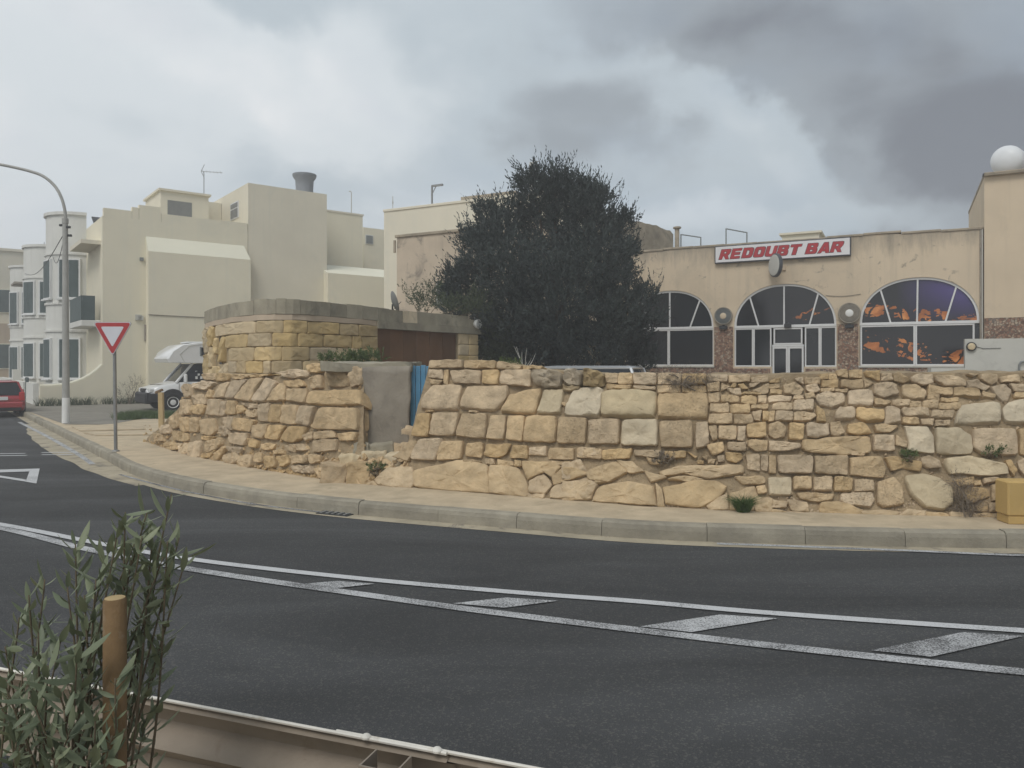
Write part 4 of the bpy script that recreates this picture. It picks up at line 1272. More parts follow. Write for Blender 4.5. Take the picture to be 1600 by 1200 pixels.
# flat roof behind the parapet and plain rear walls
rf = [HP(u, 2.80) - hut_n(u) * 0.15 for u in range(322, 746, 12)] + [Vector((-1.05, 20.5, 2.80)), Vector((-4.6, 20.5, 2.80))]
recalc(MB().prism(rf, (0, 0, -0.12)).build('roof', M['old_concrete'], hut))
e0, e1 = HP(746, 0), HP(321, 0)
MB().prism([Vector((e0.x - 0.02, e0.y + 0.2, 0.3)), Vector((-1.05, 20.5, 0.3)), Vector((-1.35, 20.5, 0.3)), Vector((e0.x - 0.3, e0.y + 0.2, 0.3))], (0, 0, 2.38)).build('side_wall', M['hut_stone'], hut)
MB().prism([Vector((e1.x + 0.05, e1.y + 0.2, 0.16)), Vector((-4.55, 20.5, 0.16)), Vector((-4.2, 20.5, 0.16)), Vector((e1.x + 0.4, e1.y + 0.3, 0.16))], (0, 0, 2.52)).build('side_wall', M['hut_stone'], hut)

# satellite dish on the parapet, lamp at the pillar head
dp = HP(619, HUT_Z) - hut_n(619) * 0.1
ds = thing('satellite_dish', 'small grey satellite dish on the stone hut parapet', 'dish', dp)
MB().tube([dp, dp + UP * 0.12], 0.018, 8).build('mast', M['dark_metal'], ds)
ax = Vector((0.86, 0.35, 0.30)).normalized()
prof = [(0.02, -0.01), (0.12, 0.012), (0.19, 0.035), (0.225, 0.055), (0.222, 0.065), (0.18, 0.045), (0.1, 0.022), (0.02, 0.004)]
MB().lathe(dp + UP * 0.17, ax, prof, 24).build('reflector', M['dish_grey'], ds, smooth=True, auto=40)
MB().tube([dp + UP * 0.0 + ax * 0.02, dp + UP * 0.12 + ax * 0.2], 0.008, 6).build('feed_arm', M['dark_metal'], ds)
lp = HP(740, 2.80) + hut_n(740) * 0.035
la = thing('floodlight', 'round white floodlight at the top of hut pillar', 'lamp', lp)
MB().lathe(lp, hut_n(740), [(0.06, 0), (0.10, 0.05), (0.12, 0.12), (0.11, 0.135), (0.04, 0.14)], 18).build('lamp_head', M['white_paint'], la, smooth=True, auto=40)
MB().lathe(lp + hut_n(740) * 0.142, hut_n(740), [(0.10, -0.006), (0.095, 0.004)], 18).build('lens', M['lens_clear'], la)
MB().tube([lp + UP * 0.02, lp + UP * 0.16, lp + UP * 0.16 - hut_n(740) * 0.02], 0.014, 6).build('bracket', M['grey_metal'], la)
# ================================================================ THE BAR AND THE BUILDINGS BEHIND THE TREE
BO = Vector((9.96, 25.0, 0)); BX = Vector((0.887, -0.462, 0)); BN = Vector((-0.462, -0.887, 0))
GZ = 0.30


def fs(u, v, off=0.0):
    """photo pixel -> (distance along the bar's front, height)"""
    p = hit(u, v, BO + BN * off, BN)
    return (p - BO).dot(BX), p.z


def FP(s, z, d=0.0):
    return BO + BX * s + BN * d + UP * z


def holed_wall(name, m, parent, outer, holes, thick, place):
    """wall slab with real openings: front, back, outer edges and the reveals of every hole"""
    loops = [outer] + holes
    flat = [Vector((a, b, 0)) for lp_ in loops for a, b in lp_]
    tri = geometry.tessellate_polygon([[Vector((a, b, 0)) for a, b in lp_] for lp_ in loops])
    n = len(flat)
    vs_ = [place(p.x, p.y, 0.0) for p in flat] + [place(p.x, p.y, -thick) for p in flat]
    fs_ = [tuple(t) for t in tri] + [tuple(i + n for i in reversed(t)) for t in tri]
    b = 0
    for lp_ in loops:
        k = len(lp_)
        fs_ += [(b + i, b + (i + 1) % k, n + b + (i + 1) % k, n + b + i) for i in range(k)]
        b += k
    return recalc(MB().add(vs_, fs_).build(name, m, parent))


bar = thing('bar_building', 'cream plastered bar with three arched windows behind the stone wall', 'building', FP(0, GZ))
sL, _ = fs(905, 400); sR, _ = fs(1536, 360)
ROOF = 5.97


def arch_geom(uL, uR, vap, vspring, vbot):
    s0, zs = fs(uL, vspring); s1, _ = fs(uR, vspring)
    um = (uL + uR) / 2
    _, zs = fs(um, vspring)
    _, za = fs(um, vap)
    _, zb = fs(um, vbot)
    return s0, s1, zb, zs, za


def arc(s0, s1, zs, za, a):
    """a from 0 (right springing) to pi (left springing)"""
    c = (s0 + s1) / 2; r = (s1 - s0) / 2
    ca, sa = math.cos(a), math.sin(a)
    return c + r * math.copysign(abs(ca) ** 0.92, ca), zs + (za - zs) * abs(sa) ** 0.92


W1 = arch_geom(980, 1115, 454, 513, 571.5)
W2 = arch_geom(1147, 1307, 443.5, 509.5, 573)
W3 = arch_geom(1343, 1531, 433, 504.5, 571.5)
DOORZ = 0.32
holes = []
for k, (s0, s1, zb, zs, za) in enumerate((W1, W2, W3)):
    lp_ = [(s0, zb), (s1, zb)] if k != 1 else None
    if k == 1:
        d0, _ = fs(1206, 550); d1, _ = fs(1256, 550)
        lp_ = [(s0, zb), (d0, zb), (d0, DOORZ), (d1, DOORZ), (d1, zb), (s1, zb)]
    lp_ += [arc(s0, s1, zs, za, math.pi * i / 28) for i in range(29)]
    holes.append(lp_)
ztop = lambda s: ROOF + 0.03 * math.sin(s * 1.3) + 0.02 * math.sin(s * 4.1)
outer = [(sL, GZ - 0.1), (sR, GZ - 0.1)] + [(sR + (sL - sR) * i / 24, ztop(sR + (sL - sR) * i / 24)) for i in range(25)]
holed_wall('wall', M['bar_plaster'], bar, outer, holes, 0.28, FP)
# side and back walls, roof slab behind the parapet
for a in (sL, sR - 0.01):
    MB().obox(FP(a + (0.14 if a == sL else -0.14), 3.1, -4.6), BX, BN, UP, 0.14, 4.30, 2.86).build('wall', M['bar_plaster'], bar)
MB().obox(FP((sL + sR) / 2, 3.1, -9.03), BX, BN, UP, (sR - sL) / 2, 0.12, 2.86).build('wall', M['bar_plaster'], bar)
MB().obox(FP((sL + sR) / 2, 5.55, -4.6), BX, BN, UP, (sR - sL) / 2 - 0.30, 4.28, 0.08).build('roof', M['old_concrete'], bar)
MB().obox(FP((sL + sR) / 2, 0.32, -4.6), BX, BN, UP, (sR - sL) / 2 - 0.30, 4.28, 0.03).build('floor', M['driveway'], bar)
MB().obox(FP((sL + sR) / 2, 3.0, -3.2), BX, BN, UP, (sR - sL) / 2 - 0.4, 0.05, 2.5).build('inner_wall', M['brown_door'], bar)
# grey weathered strip along the parapet top
for i in range(12):
    a = sL + (sR - sL) * i / 12; b = sL + (sR - sL) * (i + 1) / 12
    MB().obox(FP((a + b) / 2, ztop((a + b) / 2) + 0.02, -0.13), BX, BN, UP, (b - a) / 2 - 0.004, 0.165, 0.035, 0.01).build('parapet_coping', M['weathered_top'], bar)


# pebble cladding on the piers between the windows and below the sills
def clad(a, b, z0, z1):
    MB().obox(FP((a + b) / 2, (z0 + z1) / 2, 0.012), BX, BN, UP, (b - a) / 2, 0.010, (z1 - z0) / 2).build('cladding_panel', M['pebble_cladding'], bar)


zc = W2[3] + 0.02
clad(W1[1] + 0.03, W2[0] - 0.03, GZ, zc)
clad(W2[1] + 0.03, W3[0] - 0.03, GZ, zc)
clad(W1[0] - 0.2, W1[1] + 0.025, GZ, W1[2] - 0.06)
clad(W2[0] - 0.025, d0 - 0.05, GZ, W2[2] - 0.06)
clad(d1 + 0.05, W2[1] + 0.025, GZ, W2[2] - 0.06)
clad(W3[0] - 0.025, W3[1] + 0.02, GZ, W3[2] - 0.06)
clad(W3[1] + 0.025, sR - 0.02, GZ, zc)


# dark glass, some of it with an evening beach picture on film behind it
def film():
    m = mat('window_film', (0.012, 0.012, 0.016), 0.08, 0.0, 1.0, spec=0.5)
    t = m.node_tree; L = t.links.new; b = t.nodes['Principled BSDF']
    geo = N(t, 'ShaderNodeNewGeometry')
    dt = N(t, 'ShaderNodeVectorMath'); dt.operation = 'DOT_PRODUCT'
    L(geo.outputs['Position'], dt.inputs[0]); dt.inputs[1].default_value = BX
    s = mth(t, 'SUBTRACT', dt.outputs['Value'], BO.dot(BX))
    sp = N(t, 'ShaderNodeSeparateXYZ'); L(geo.outputs['Position'], sp.inputs[0])
    z = sp.outputs[2]
    cb = N(t, 'ShaderNodeCombineXYZ'); L(s, cb.inputs[0]); L(z, cb.inputs[1])
    n1 = N(t, 'ShaderNodeTexNoise', i_Scale=2.1, i_Detail=5.0, i_Roughness=0.6, i_Distortion=0.5); L(cb.outputs[0], n1.inputs['Vector'])
    mp = N(t, 'ShaderNodeMapping'); mp.inputs['Rotation'].default_value = (0, 0, R(14)); mp.inputs['Scale'].default_value = (0.9, 3.0, 1)
    L(cb.outputs[0], mp.inputs[0])
    n2 = N(t, 'ShaderNodeTexNoise', i_Scale=1.0, i_Detail=4.0, i_Roughness=0.6, i_Distortion=1.2); L(mp.outputs[0], n2.inputs['Vector'])

    def band(z0, s0, slope, half, bend=0.0):
        ds = mth(t, 'SUBTRACT', s, s0)
        zz = mth(t, 'ADD', mth(t, 'MULTIPLY', ds, slope), z0)
        zz = mth(t, 'ADD', zz, mth(t, 'MULTIPLY', mth(t, 'MULTIPLY', ds, ds), bend))
        d = mth(t, 'ABSOLUTE', mth(t, 'SUBTRACT', z, zz))
        return mth(t, 'SUBTRACT', half, d)
    c3 = (W3[0] + W3[1]) / 2
    f1 = band(W3[3] + 0.30, c3, -0.14, 0.20, -0.02)
    f2 = band(W3[2] + 0.42, c3, -0.20, 0.30, 0.06)
    c2 = (W2[0] + W2[1]) / 2
    f3 = band(W2[3] + 0.22, c2 + 0.3, 0.45, 0.13, -0.13)
    f3 = mth(t, 'SUBTRACT', f3, mth(t, 'MULTIPLY', mth(t, 'LESS_THAN', s, c2 + 0.28), 9.0))
    f3 = mth(t, 'SUBTRACT', f3, mth(t, 'MULTIPLY', mth(t, 'LESS_THAN', z, W2[3]), 9.0))
    f1 = mth(t, 'SUBTRACT', f1, mth(t, 'MULTIPLY', mth(t, 'LESS_THAN', s, W3[0] - 0.1), 9.0))
    f2 = mth(t, 'SUBTRACT', f2, mth(t, 'MULTIPLY', mth(t, 'LESS_THAN', s, W3[0] - 0.1), 9.0))
    f = mth(t, 'MAXIMUM', mth(t, 'MAXIMUM', f1, f2), f3)
    f = mth(t, 'ADD', f, mth(t, 'MULTIPLY', mth(t, 'SUBTRACT', n1.outputs[0], 0.55), 0.5))
    glow = mth(t, 'MULTIPLY', mth(t, 'GREATER_THAN', f, 0.0), mth(t, 'GREATER_THAN', n2.outputs[0], 0.44))
    # palm fronds as dark rays across the glow
    for (ps_, pz_, nr_) in ((c3 - 0.55, W3[2] + 0.05, 13.0), (c3 + 0.75, W3[2] - 0.25, 11.0), (c3 - 1.0, W3[3] + 1.3, 15.0)):
        an_ = mth(t, 'ARCTAN2', mth(t, 'SUBTRACT', z, pz_), mth(t, 'SUBTRACT', s, ps_))
        ray = mth(t, 'SINE', mth(t, 'ADD', mth(t, 'MULTIPLY', an_, nr_), mth(t, 'MULTIPLY', n1.outputs[0], 9.0)))
        glow = mth(t, 'MULTIPLY', glow, mth(t, 'LESS_THAN', ray, 0.80))
    oc = ramp(t, [(0.3, (0.16, 0.05, 0.015)), (0.52, (0.46, 0.15, 0.035)), (0.75, (0.80, 0.36, 0.11))]); L(n1.outputs[0], oc.inputs[0])
    # purple dusk in the upper right of the far arch
    pr = mth(t, 'MULTIPLY', mth(t, 'SUBTRACT', s, c3 - 0.6), 0.55, clamp=True)
    pz = mth(t, 'MULTIPLY', mth(t, 'SUBTRACT', z, W3[3]), 1.0, clamp=True)
    base = mixc(t, mth(t, 'MULTIPLY', pr, pz, clamp=True), (0.013, 0.013, 0.017), (0.085, 0.06, 0.24))
    vo = N(t, 'ShaderNodeTexVoronoi', i_Scale=1.7); L(cb.outputs[0], vo.inputs['Vector'])
    star = mth(t, 'LESS_THAN', vo.outputs['Distance'], 0.055)
    star = mth(t, 'MULTIPLY', star, mth(t, 'GREATER_THAN', s, W3[0]))
    c = mixc(t, glow, base, oc.outputs[0])
    c = mixc(t, star, c, (0.8, 0.8, 0.75))
    L(c, b.inputs['Base Color'])
    return m


film()
REC = -0.10                                             # panes sit this far into the wall


def pane_poly(parent, poly, m):
    q = [FP(a, b, REC) for a, b in poly]
    return recalc(MB().prism(q, BN * -0.012).build('pane', m, parent))


def bar_between(parent, name, a, b, w_, d0_=REC - 0.02, d1_=REC + 0.05):
    """glazing bar from (s,z) a to b"""
    A = FP(a[0], a[1], (d0_ + d1_) / 2); B = FP(b[0], b[1], (d0_ + d1_) / 2)
    t = (B - A); ln_ = t.length; t.normalize()
    return MB().obox((A + B) / 2, t, BN, t.cross(BN), ln_ / 2, (d1_ - d0_) / 2, w_ / 2, 0.006).build(name, M['white_frame'], parent)


def curved_frame(parent, s0, s1, zs, za, w_):
    pts = [arc(s0, s1, zs, za, math.pi * i / 36) for i in range(37)]
    c = ((s0 + s1) / 2, zs)
    vs_, fs_ = [], []
    for (a, b) in pts:
        dx, dz = c[0] - a, c[1] - b
        l = math.hypot(dx, dz) or 1
        a2, b2 = a + dx / l * w_, b + dz / l * w_
        for (p, q, d) in ((a, b, REC - 0.02), (a, b, REC + 0.06), (a2, b2, REC + 0.06), (a2, b2, REC - 0.02)):
            vs_.append(FP(p, q, d))
    for i in range(36):
        for k in range(4):
            fs_.append((i * 4 + k, i * 4 + (k + 1) % 4, i * 4 + 4 + (k + 1) % 4, i * 4 + 4 + k))
    fs_ += [(0, 1, 2, 3), tuple(36 * 4 + k for k in (3, 2, 1, 0))]
    return recalc(MB().add(vs_, fs_).build('arch_frame', M['white_frame'], parent))


def arch_window(Wn, mull, film_up, film_low, lower):
    s0, s1, zb, zs, za = Wn
    win = MB().obox(FP((s0 + s1) / 2, zs, REC + 0.02), BX, BN, UP, (s1 - s0) / 2, 0.045, 0.045, 0.006).build('window', M['white_frame'], bar)
    curved_frame(win, s0, s1, zs, za, 0.07)
    # panes of the fan light between the glazing bars
    c = (s0 + s1) / 2; r = (s1 - s0) / 2
    rays = [(math.pi, s0)] + mull + [(0.0, s1)]
    for (aL, bL), (aR, bR) in zip(rays, rays[1:]):
        poly = [(bL, zs), (bR, zs)]
        k = 12
        seg = [arc(s0, s1, zs, za, aR + (aL - aR) * i / k) for i in range(k + 1)]
        if abs(aR) < 1e-6:
            seg = seg[1:]
        if abs(aL - math.pi) < 1e-6:
            seg = seg[:-1]
        pane_poly(win, poly + seg, film_up)
    for a, b in mull:
        bar_between(win, 'glazing_bar', arc(s0, s1, zs, za, a), (b, zs), 0.05)
    return win


def ang(Wn, u, v):
    s, z = fs(u, v)
    s0, s1, zb, zs, za = Wn
    c = (s0 + s1) / 2; r = (s1 - s0) / 2
    return math.acos(max(-1, min(1, (s - c) / r)))


def fsx(u, v):
    return fs(u, v)[0]


def rect_pane(win, a, b, z0, z1, m, fw=0.045):
    pane_poly(win, [(a, z0), (b, z0), (b, z1), (a, z1)], m)
    bar_between(win, 'frame', (a, z0 + fw / 2), (b, z0 + fw / 2), fw)
    bar_between(win, 'frame', (a, z1 - fw / 2), (b, z1 - fw / 2), fw)
    bar_between(win, 'frame', (a + fw / 2, z0 + fw), (a + fw / 2, z1 - fw), fw)
    bar_between(win, 'frame', (b - fw / 2, z0 + fw), (b - fw / 2, z1 - fw), fw)


GD, FI = M['glass_dark'], M['window_film']
m1 = (W1[0] + W1[1]) / 2
w1 = arch_window(W1, [(ang(W1, 1003, 469), 2 * m1 - fsx(1077, 511)), (math.pi / 2, m1), (ang(W1, 1092, 469), fsx(1077, 511))], GD, GD, None)
mL = fsx(1044, 540)
rect_pane(w1, W1[0], mL - 0.002, W1[2], W1[3] - 0.047, GD)
rect_pane(w1, mL + 0.002, W1[1], W1[2], W1[3] - 0.047, GD)
m2 = fsx(1224, 500)
w2 = arch_window(W2, [(ang(W2, 1172, 464), fsx(1185, 509)), (math.pi / 2, (W2[0] + W2[1]) / 2), (ang(W2, 1277, 457), fsx(1264, 507))], FI, GD, None)
e = [W2[0], fsx(1176.5, 540), fsx(1205, 540)]
for a, b in zip(e, e[1:]):
    rect_pane(w2, a + 0.003, b - 0.003, W2[2], W2[3] - 0.047, GD)
e = [fsx(1257, 540), fsx(1281, 540), W2[1]]
for a, b in zip(e, e[1:]):
    rect_pane(w2, a + 0.003, b - 0.003, W2[2], W2[3] - 0.047, GD)
# door set: transom light and two glazed leaves
dA, dB = fsx(1205.8, 540), fsx(1256, 540)
zt = fs(1230, 540)[1]
door = bar_between(bar, 'door', (dA, zt), (dB, zt), 0.07)
rect_pane(door, dA + 0.05, dB - 0.05, zt + 0.04, W2[3] - 0.06, GD, 0.05)
mid = (dA + dB) / 2
for a, b in ((dA + 0.012, mid - 0.004), (mid + 0.004, dB - 0.012)):
    rect_pane(door, a, b, DOORZ + 0.02, zt - 0.04, GD, 0.06)
m3 = (W3[0] + W3[1]) / 2
w3 = arch_window(W3, [(ang(W3, 1377, 455), fsx(1392, 503)), (math.pi / 2, m3 - 0.02), (ang(W3, 1493, 447), fsx(1477, 500))], FI, FI, None)
mR = fsx(1430, 540); eR = fsx(1523, 540)
rect_pane(w3, W3[0] + 0.02, mR - 0.002, W3[2], W3[3] - 0.047, FI, 0.05)
rect_pane(w3, mR + 0.002, eR, W3[2], W3[3] - 0.047, FI, 0.05)
pane_poly(w3, [(eR + 0.01, W3[2]), (W3[1], W3[2]), (W3[1], W3[3] - 0.05), (eR + 0.01, W3[3] - 0.05)], GD)
for Wn, wn in ((W1, w1), (W3, w3)):
    MB().obox(FP((Wn[0] + Wn[1]) / 2, Wn[2] - 0.03, 0.0), BX, BN, UP, (Wn[1] - Wn[0]) / 2 + 0.03, 0.06, 0.028, 0.006).build('sill', M['wall_grey'], wn)
# electric cable and conduits near the corner
for k, u in enumerate((1531.8, 1534.6)):
    s_, _ = fs(u, 400)
    MB().tube([FP(s_, 5.9, 0.035), FP(s_, 4.2, 0.035), FP(s_, 2.2, 0.035)], 0.022, 8).build('conduit', M['wall_grey'] if k else M['render_grey'], bar)
c_ = [FP(fsx(1290, 468) + (fsx(1345, 472) - fsx(1290, 468)) * i / 8, 4.1 - 0.05 * math.sin(math.pi * i / 8), 0.02) for i in range(9)]
MB().tube(c_, 0.007, 5).build('cable', M['dark_metal'], bar)

# ---- the name board
q0, q1, q2, q3 = fs(1118, 386), fs(1330, 371), fs(1329.5, 399), fs(1118, 413)
sg = thing('name_board', 'white shop board with red italic letters REDOUBT BAR on bar front', 'sign', FP((q0[0] + q1[0]) / 2, (q0[1] + q3[1]) / 2, 0.02))
zc_ = (q0[1] + q1[1] + q2[1] + q3[1]) / 4; hh = (q0[1] - q3[1]) / 2
sc_, hw = (q0[0] + q1[0]) / 2, (q1[0] - q0[0]) / 2
MB().obox(FP(sc_, zc_, 0.07), BX, BN, UP, hw, 0.07, hh, 0.01).build('sign_box', M['sign_edge'], sg)
MB().obox(FP(sc_, zc_, 0.143), BX, BN, UP, hw - 0.035, 0.006, hh - 0.035).build('face', M['sign_white'], sg)


def chamfer(pts, c):
    """cut the corners listed as (x, y, 1)"""
    out = []
    n = len(pts)
    for i, p in enumerate(pts):
        if len(p) == 3:
            a, b = Vector(pts[i - 1][:2]), Vector(pts[(i + 1) % n][:2])
            q = Vector(p[:2])
            d1 = (a - q); d2 = (b - q)
            k = c * p[2]
            p1, p2 = q + d1.normalized() * k, q + d2.normalized() * k
            for t in (0, 0.5, 1):
                m_ = p1.lerp(q, t).lerp(q.lerp(p2, t), t)
                out.append((m_.x, m_.y))
        else:
            out.append(p)
    return out


# heavy block capitals on a 1 x 1 body: outline and counters
GLYPH = {
    'R': ([(0, 0), (.34, 0), (.34, .34), (.46, .34), (.64, 0), (1, 0), (.78, .40), (.98, .52, 1), (.98, 1, 1), (0, 1)], [[(.34, .56), (.34, .78), (.60, .78, .5), (.60, .56, .5)]]),
    'E': ([(0, 0), (.92, 0), (.92, .24), (.34, .24), (.34, .39), (.84, .39), (.84, .61), (.34, .61), (.34, .76), (.92, .76), (.92, 1), (0, 1)], []),
    'D': ([(0, 0), (1, 0, 1.6), (1, 1, 1.6), (0, 1)], [[(.34, .24), (.34, .76), (.66, .76, .8), (.66, .24, .8)]]),
    'O': ([(0, 0, 1.4), (1, 0, 1.4), (1, 1, 1.4), (0, 1, 1.4)], [[(.34, .24, .7), (.34, .76, .7), (.66, .76, .7), (.66, .24, .7)]]),
    'U': ([(0, 0, 1.4), (1, 0, 1.4), (1, 1), (.66, 1), (.66, .24, .7), (.34, .24, .7), (.34, 1), (0, 1)], []),
    'B': ([(0, 0), (1, 0, 1), (1, .50, .8), (.90, .54), (.96, .58, .4), (.96, 1, 1), (0, 1)], [[(.34, .20), (.34, .40), (.64, .40, .5), (.64, .20, .5)], [(.34, .61), (.34, .80), (.61, .80, .5), (.61, .61, .5)]]),
    'T': ([(.32, 0), (.68, 0), (.68, .75), (1, .75), (1, 1), (0, 1), (0, .75), (.32, .75)], []),
    'A': ([(0, 0), (.33, 0), (.39, .17), (.64, .17), (.70, 0), (1.05, 0), (.70, 1), (.35, 1)], [[(.45, .37), (.515, .66), (.58, .37)]])}


def lettering(text, sc0, zc0, wid, hgt, d, m, parent, name, grow, shear=0.30):
    n = len(text)
    gap, space = 0.13, 0.42
    tot = sum(space if ch == ' ' else 1 + gap for ch in text) - gap
    kx = wid / tot
    x = 0.0
    mb = MB()
    for ch in text:
        if ch == ' ':
            x += space
            continue
        out_, ins = GLYPH[ch]
        loops = [chamfer(out_, 0.17)] + [chamfer(q, 0.17) for q in ins]
        # grow outlines for the dark edge: push points away from / towards the loop's middle
        L2 = []
        for li, lp_ in enumerate(loops):
            cx0 = (min(p[0] for p in lp_) + max(p[0] for p in lp_)) / 2; cy0 = (min(p[1] for p in lp_) + max(p[1] for p in lp_)) / 2
            sg_ = 1 if li == 0 else -1
            q = []
            for (a, b) in lp_:
                a += sg_ * grow * (1 if a > cx0 else -1)
                b += sg_ * grow * 0.8 * (1 if b > cy0 else -1)
                q.append((a, b))
            L2.append(q)
        flat = [p for q in L2 for p in q]
        pts = [FP(sc0 - wid / 2 + kx * (x + a) + shear * (b - 0.5) * hgt, zc0 + (b - 0.5) * hgt, d) for a, b in flat]
        tri = geometry.tessellate_polygon([[Vector((a, b, 0)) for a, b in q] for q in L2])
        k = len(pts)
        fs_ = [tuple(t) for t in tri]
        base = 0
        for q in L2:
            fs_ += [(base + i, base + (i + 1) % len(q), k + base + (i + 1) % len(q), k + base + i) for i in range(len(q))]
            base += len(q)
        mb.add(pts + [p - BN * 0.006 for p in pts], fs_)
        x += 1 + gap
    return mb.build(name, m, parent)


lettering('REDOUBT BAR', sc_ - 0.02, zc_, hw * 1.80, hh * 1.12, 0.153, M['sign_edge'], sg, 'letter_outline', 0.045)
lettering('REDOUBT BAR', sc_ - 0.02, zc_, hw * 1.80, hh * 1.12, 0.158, M['sign_red'], sg, 'lettering', 0.0)

# ---- round double-faced sign standing out from the wall, edge towards the road
s_, z_ = fs(1221, 418)
rs = thing('projecting_sign', 'round double faced sign on bracket below the name board', 'sign', FP(s_, z_, 0.0))
pc = FP(s_ - 0.12, z_ + 0.03, 0.46)
axs = (BX * -0.80 + BN * 0.6).normalized()
MB().lathe(pc - axs * 0.06, axs, [(0.36, 0), (0.395, 0.02), (0.395, 0.10), (0.36, 0.12)], 36).build('rim', M['sign_edge'], rs, smooth=True, auto=30)
for sg_ in (-1, 1):
    MB().lathe(pc + axs * 0.062 * sg_, axs * sg_, [(0.35, 0), (0.34, 0.01), (0.15, 0.02)], 36).build('disc', M['wall_grey'], rs, smooth=True, auto=30)
MB().tube([FP(s_, z_ + 0.08, 0.0), pc - axs * 0 + UP * 0.05 - BN * 0.33], 0.025, 8).build('bracket', M['dark_metal'], rs)
MB().obox(FP(s_ + 0.08, z_ - 0.02, 0.03), BX, BN, UP, 0.06, 0.03, 0.08).build('wall_plate', M['pink_plaster'], rs)

# ---- two round wall units between the arches
for k, (u, v, r_px, lbl) in enumerate(((1131, 494, 13.2, 'round grey wall fan between the left and middle arches'), (1327.5, 489.5, 14.5, 'round grey wall fan with pale hub by the orange film window'))):
    s_, z_ = fs(u, v)
    r_ = r_px * 25.5 / F * 1.08
    fan = thing('wall_fan', lbl, 'wall fan', FP(s_, z_, 0.02))
    c = FP(s_, z_, 0.02)
    MB().lathe(c, BN, [(r_ * 0.9, 0), (r_, 0.02), (r_, 0.10), (r_ * 0.94, 0.115), (r_ * 0.88, 0.09)], 36).build('rim', M['render_grey'], fan, smooth=True, auto=35)
    MB().lathe(c + BN * 0.085, BN, [(r_ * 0.9, 0), (r_ * 0.86, 0.012), (r_ * 0.4, 0.02)], 36).build('grille', M['shutter_grey'] if k == 0 else M['render_grey'], fan, smooth=True, auto=35)
    for q in range(4):
        rr_ = r_ * (0.45 + 0.12 * q)
        pts = [c + BN * 0.112 + (BX * math.cos(a) + UP * math.sin(a)) * rr_ for a in [i * math.pi / 12 for i in range(25)]]
        MB().tube(pts, 0.005, 4, False).build('grille_ring', M['dark_metal'], fan)
    MB().lathe(c + BN * 0.10, BN, [(r_ * 0.36, 0), (r_ * 0.33, 0.02), (r_ * 0.18, 0.035)], 24).build('hub', M['white_paint'] if k else M['bar_plaster'], fan, smooth=True, auto=35)
    lf = thing('wall_lamp', ('small dark lamp fixed under the fan between left and middle arches', 'small dark lamp fixed under the pale hubbed wall fan')[k], 'lamp', FP(s_, z_ - r_ - 0.09, 0.012))
    MB().obox(FP(s_, z_ - r_ - 0.09, 0.08), BX, BN, UP, 0.13, 0.06, 0.055, 0.015).build('lamp_head', M['dark_metal'], lf)
    MB().obox(FP(s_, z_ - r_ - 0.05, 0.02), BX, BN, UP, 0.04, 0.025, 0.05).build('bracket', M['dark_metal'], lf)
s_, z_ = fs(1231, 509)
lf = thing('door_lamp', 'small dark lamp on the frame above the bar door', 'lamp', FP(s_, z_, REC + 0.065))
MB().obox(FP(s_, z_ + 0.0, REC + 0.13), BX, BN, UP, 0.11, 0.06, 0.07, 0.015).build('lamp_head', M['dark_metal'], lf)
MB().tube([FP(s_, z_ + 0.06, REC + 0.12), FP(s_ + 0.02, z_ + 0.11, REC + 0.09), FP(s_, z_ + 0.02, REC + 0.06)], 0.012, 6).build('bracket', M['dark_metal'], lf)

# ---- the taller block at the end of the bar
tw = thing('corner_block', 'tall cream plastered block at the end of the bar with pebble cladding', 'building', FP(sR + 1.6, GZ))
twz = 7.45
t0 = sR + 0.02
MB().obox(FP(t0 + 3.0, (GZ - 0.1 + twz) / 2, -3.0), BX, BN, UP, 3.0, 3.15, (twz - GZ + 0.1) / 2).build('wall', M['tower_plaster'], tw)
zt1 = fs(1560, 497)[1]
MB().obox(FP(t0 + 3.0, (GZ + zt1) / 2, 0.165), BX, BN, UP, 3.0, 0.012, (zt1 - GZ) / 2).build('cladding_panel', M['pebble_cladding'], tw)
MB().obox(FP(t0 + 3.0, twz + 0.05, -2.9), BX, BN, UP, 3.02, 3.2, 0.05, 0.01).build('roof_slab', M['weathered_top'], tw)
MB().obox(FP(t0 + 3.0, twz + 0.045, 0.20), BX, BN, UP, 3.05, 0.10, 0.03).build('felt_edge', M['dark_metal'], tw)
# white water tank lying on the roof
tc = FP(fs(1572, 258)[0] + 0.05, twz + 0.10 + 0.45, -0.35)
tk = thing('roof_tank', 'white round ended water tank on the tall block roof', 'water tank', tc - UP * 0.45)
axt = (BN * 0.85 + BX * -0.3).normalized()
rt = 0.44
prof = [(0.02, 0.26), (rt * 0.45, 0.235), (rt * 0.78, 0.16), (rt * 0.96, 0.06), (rt, -0.02), (rt, -1.1), (rt * 0.9, -1.2), (rt * 0.5, -1.28), (0.02, -1.3)]
MB().lathe(tc, axt, list(reversed(prof)), 32).build('tank', M['tank_white'], tk, smooth=True, auto=40)
for dd in (-0.1, -0.9):
    MB().obox(tc + axt * dd - UP * 0.40, axt, axt.cross(UP), UP, 0.04, 0.34, 0.05).build('cradle', M['grey_metal'], tk)
MB().tube([tc + BX * 0.42 + UP * 0.12, tc + BX * 0.55 - UP * 0.1, tc + BX * 0.62 - UP * 0.44], 0.03, 8).build('pipe', M['tank_white'], tk)

# ---- low grey rendered wall in front of the bar
def WP(u, v, Y):
    return P(u, v, Y)


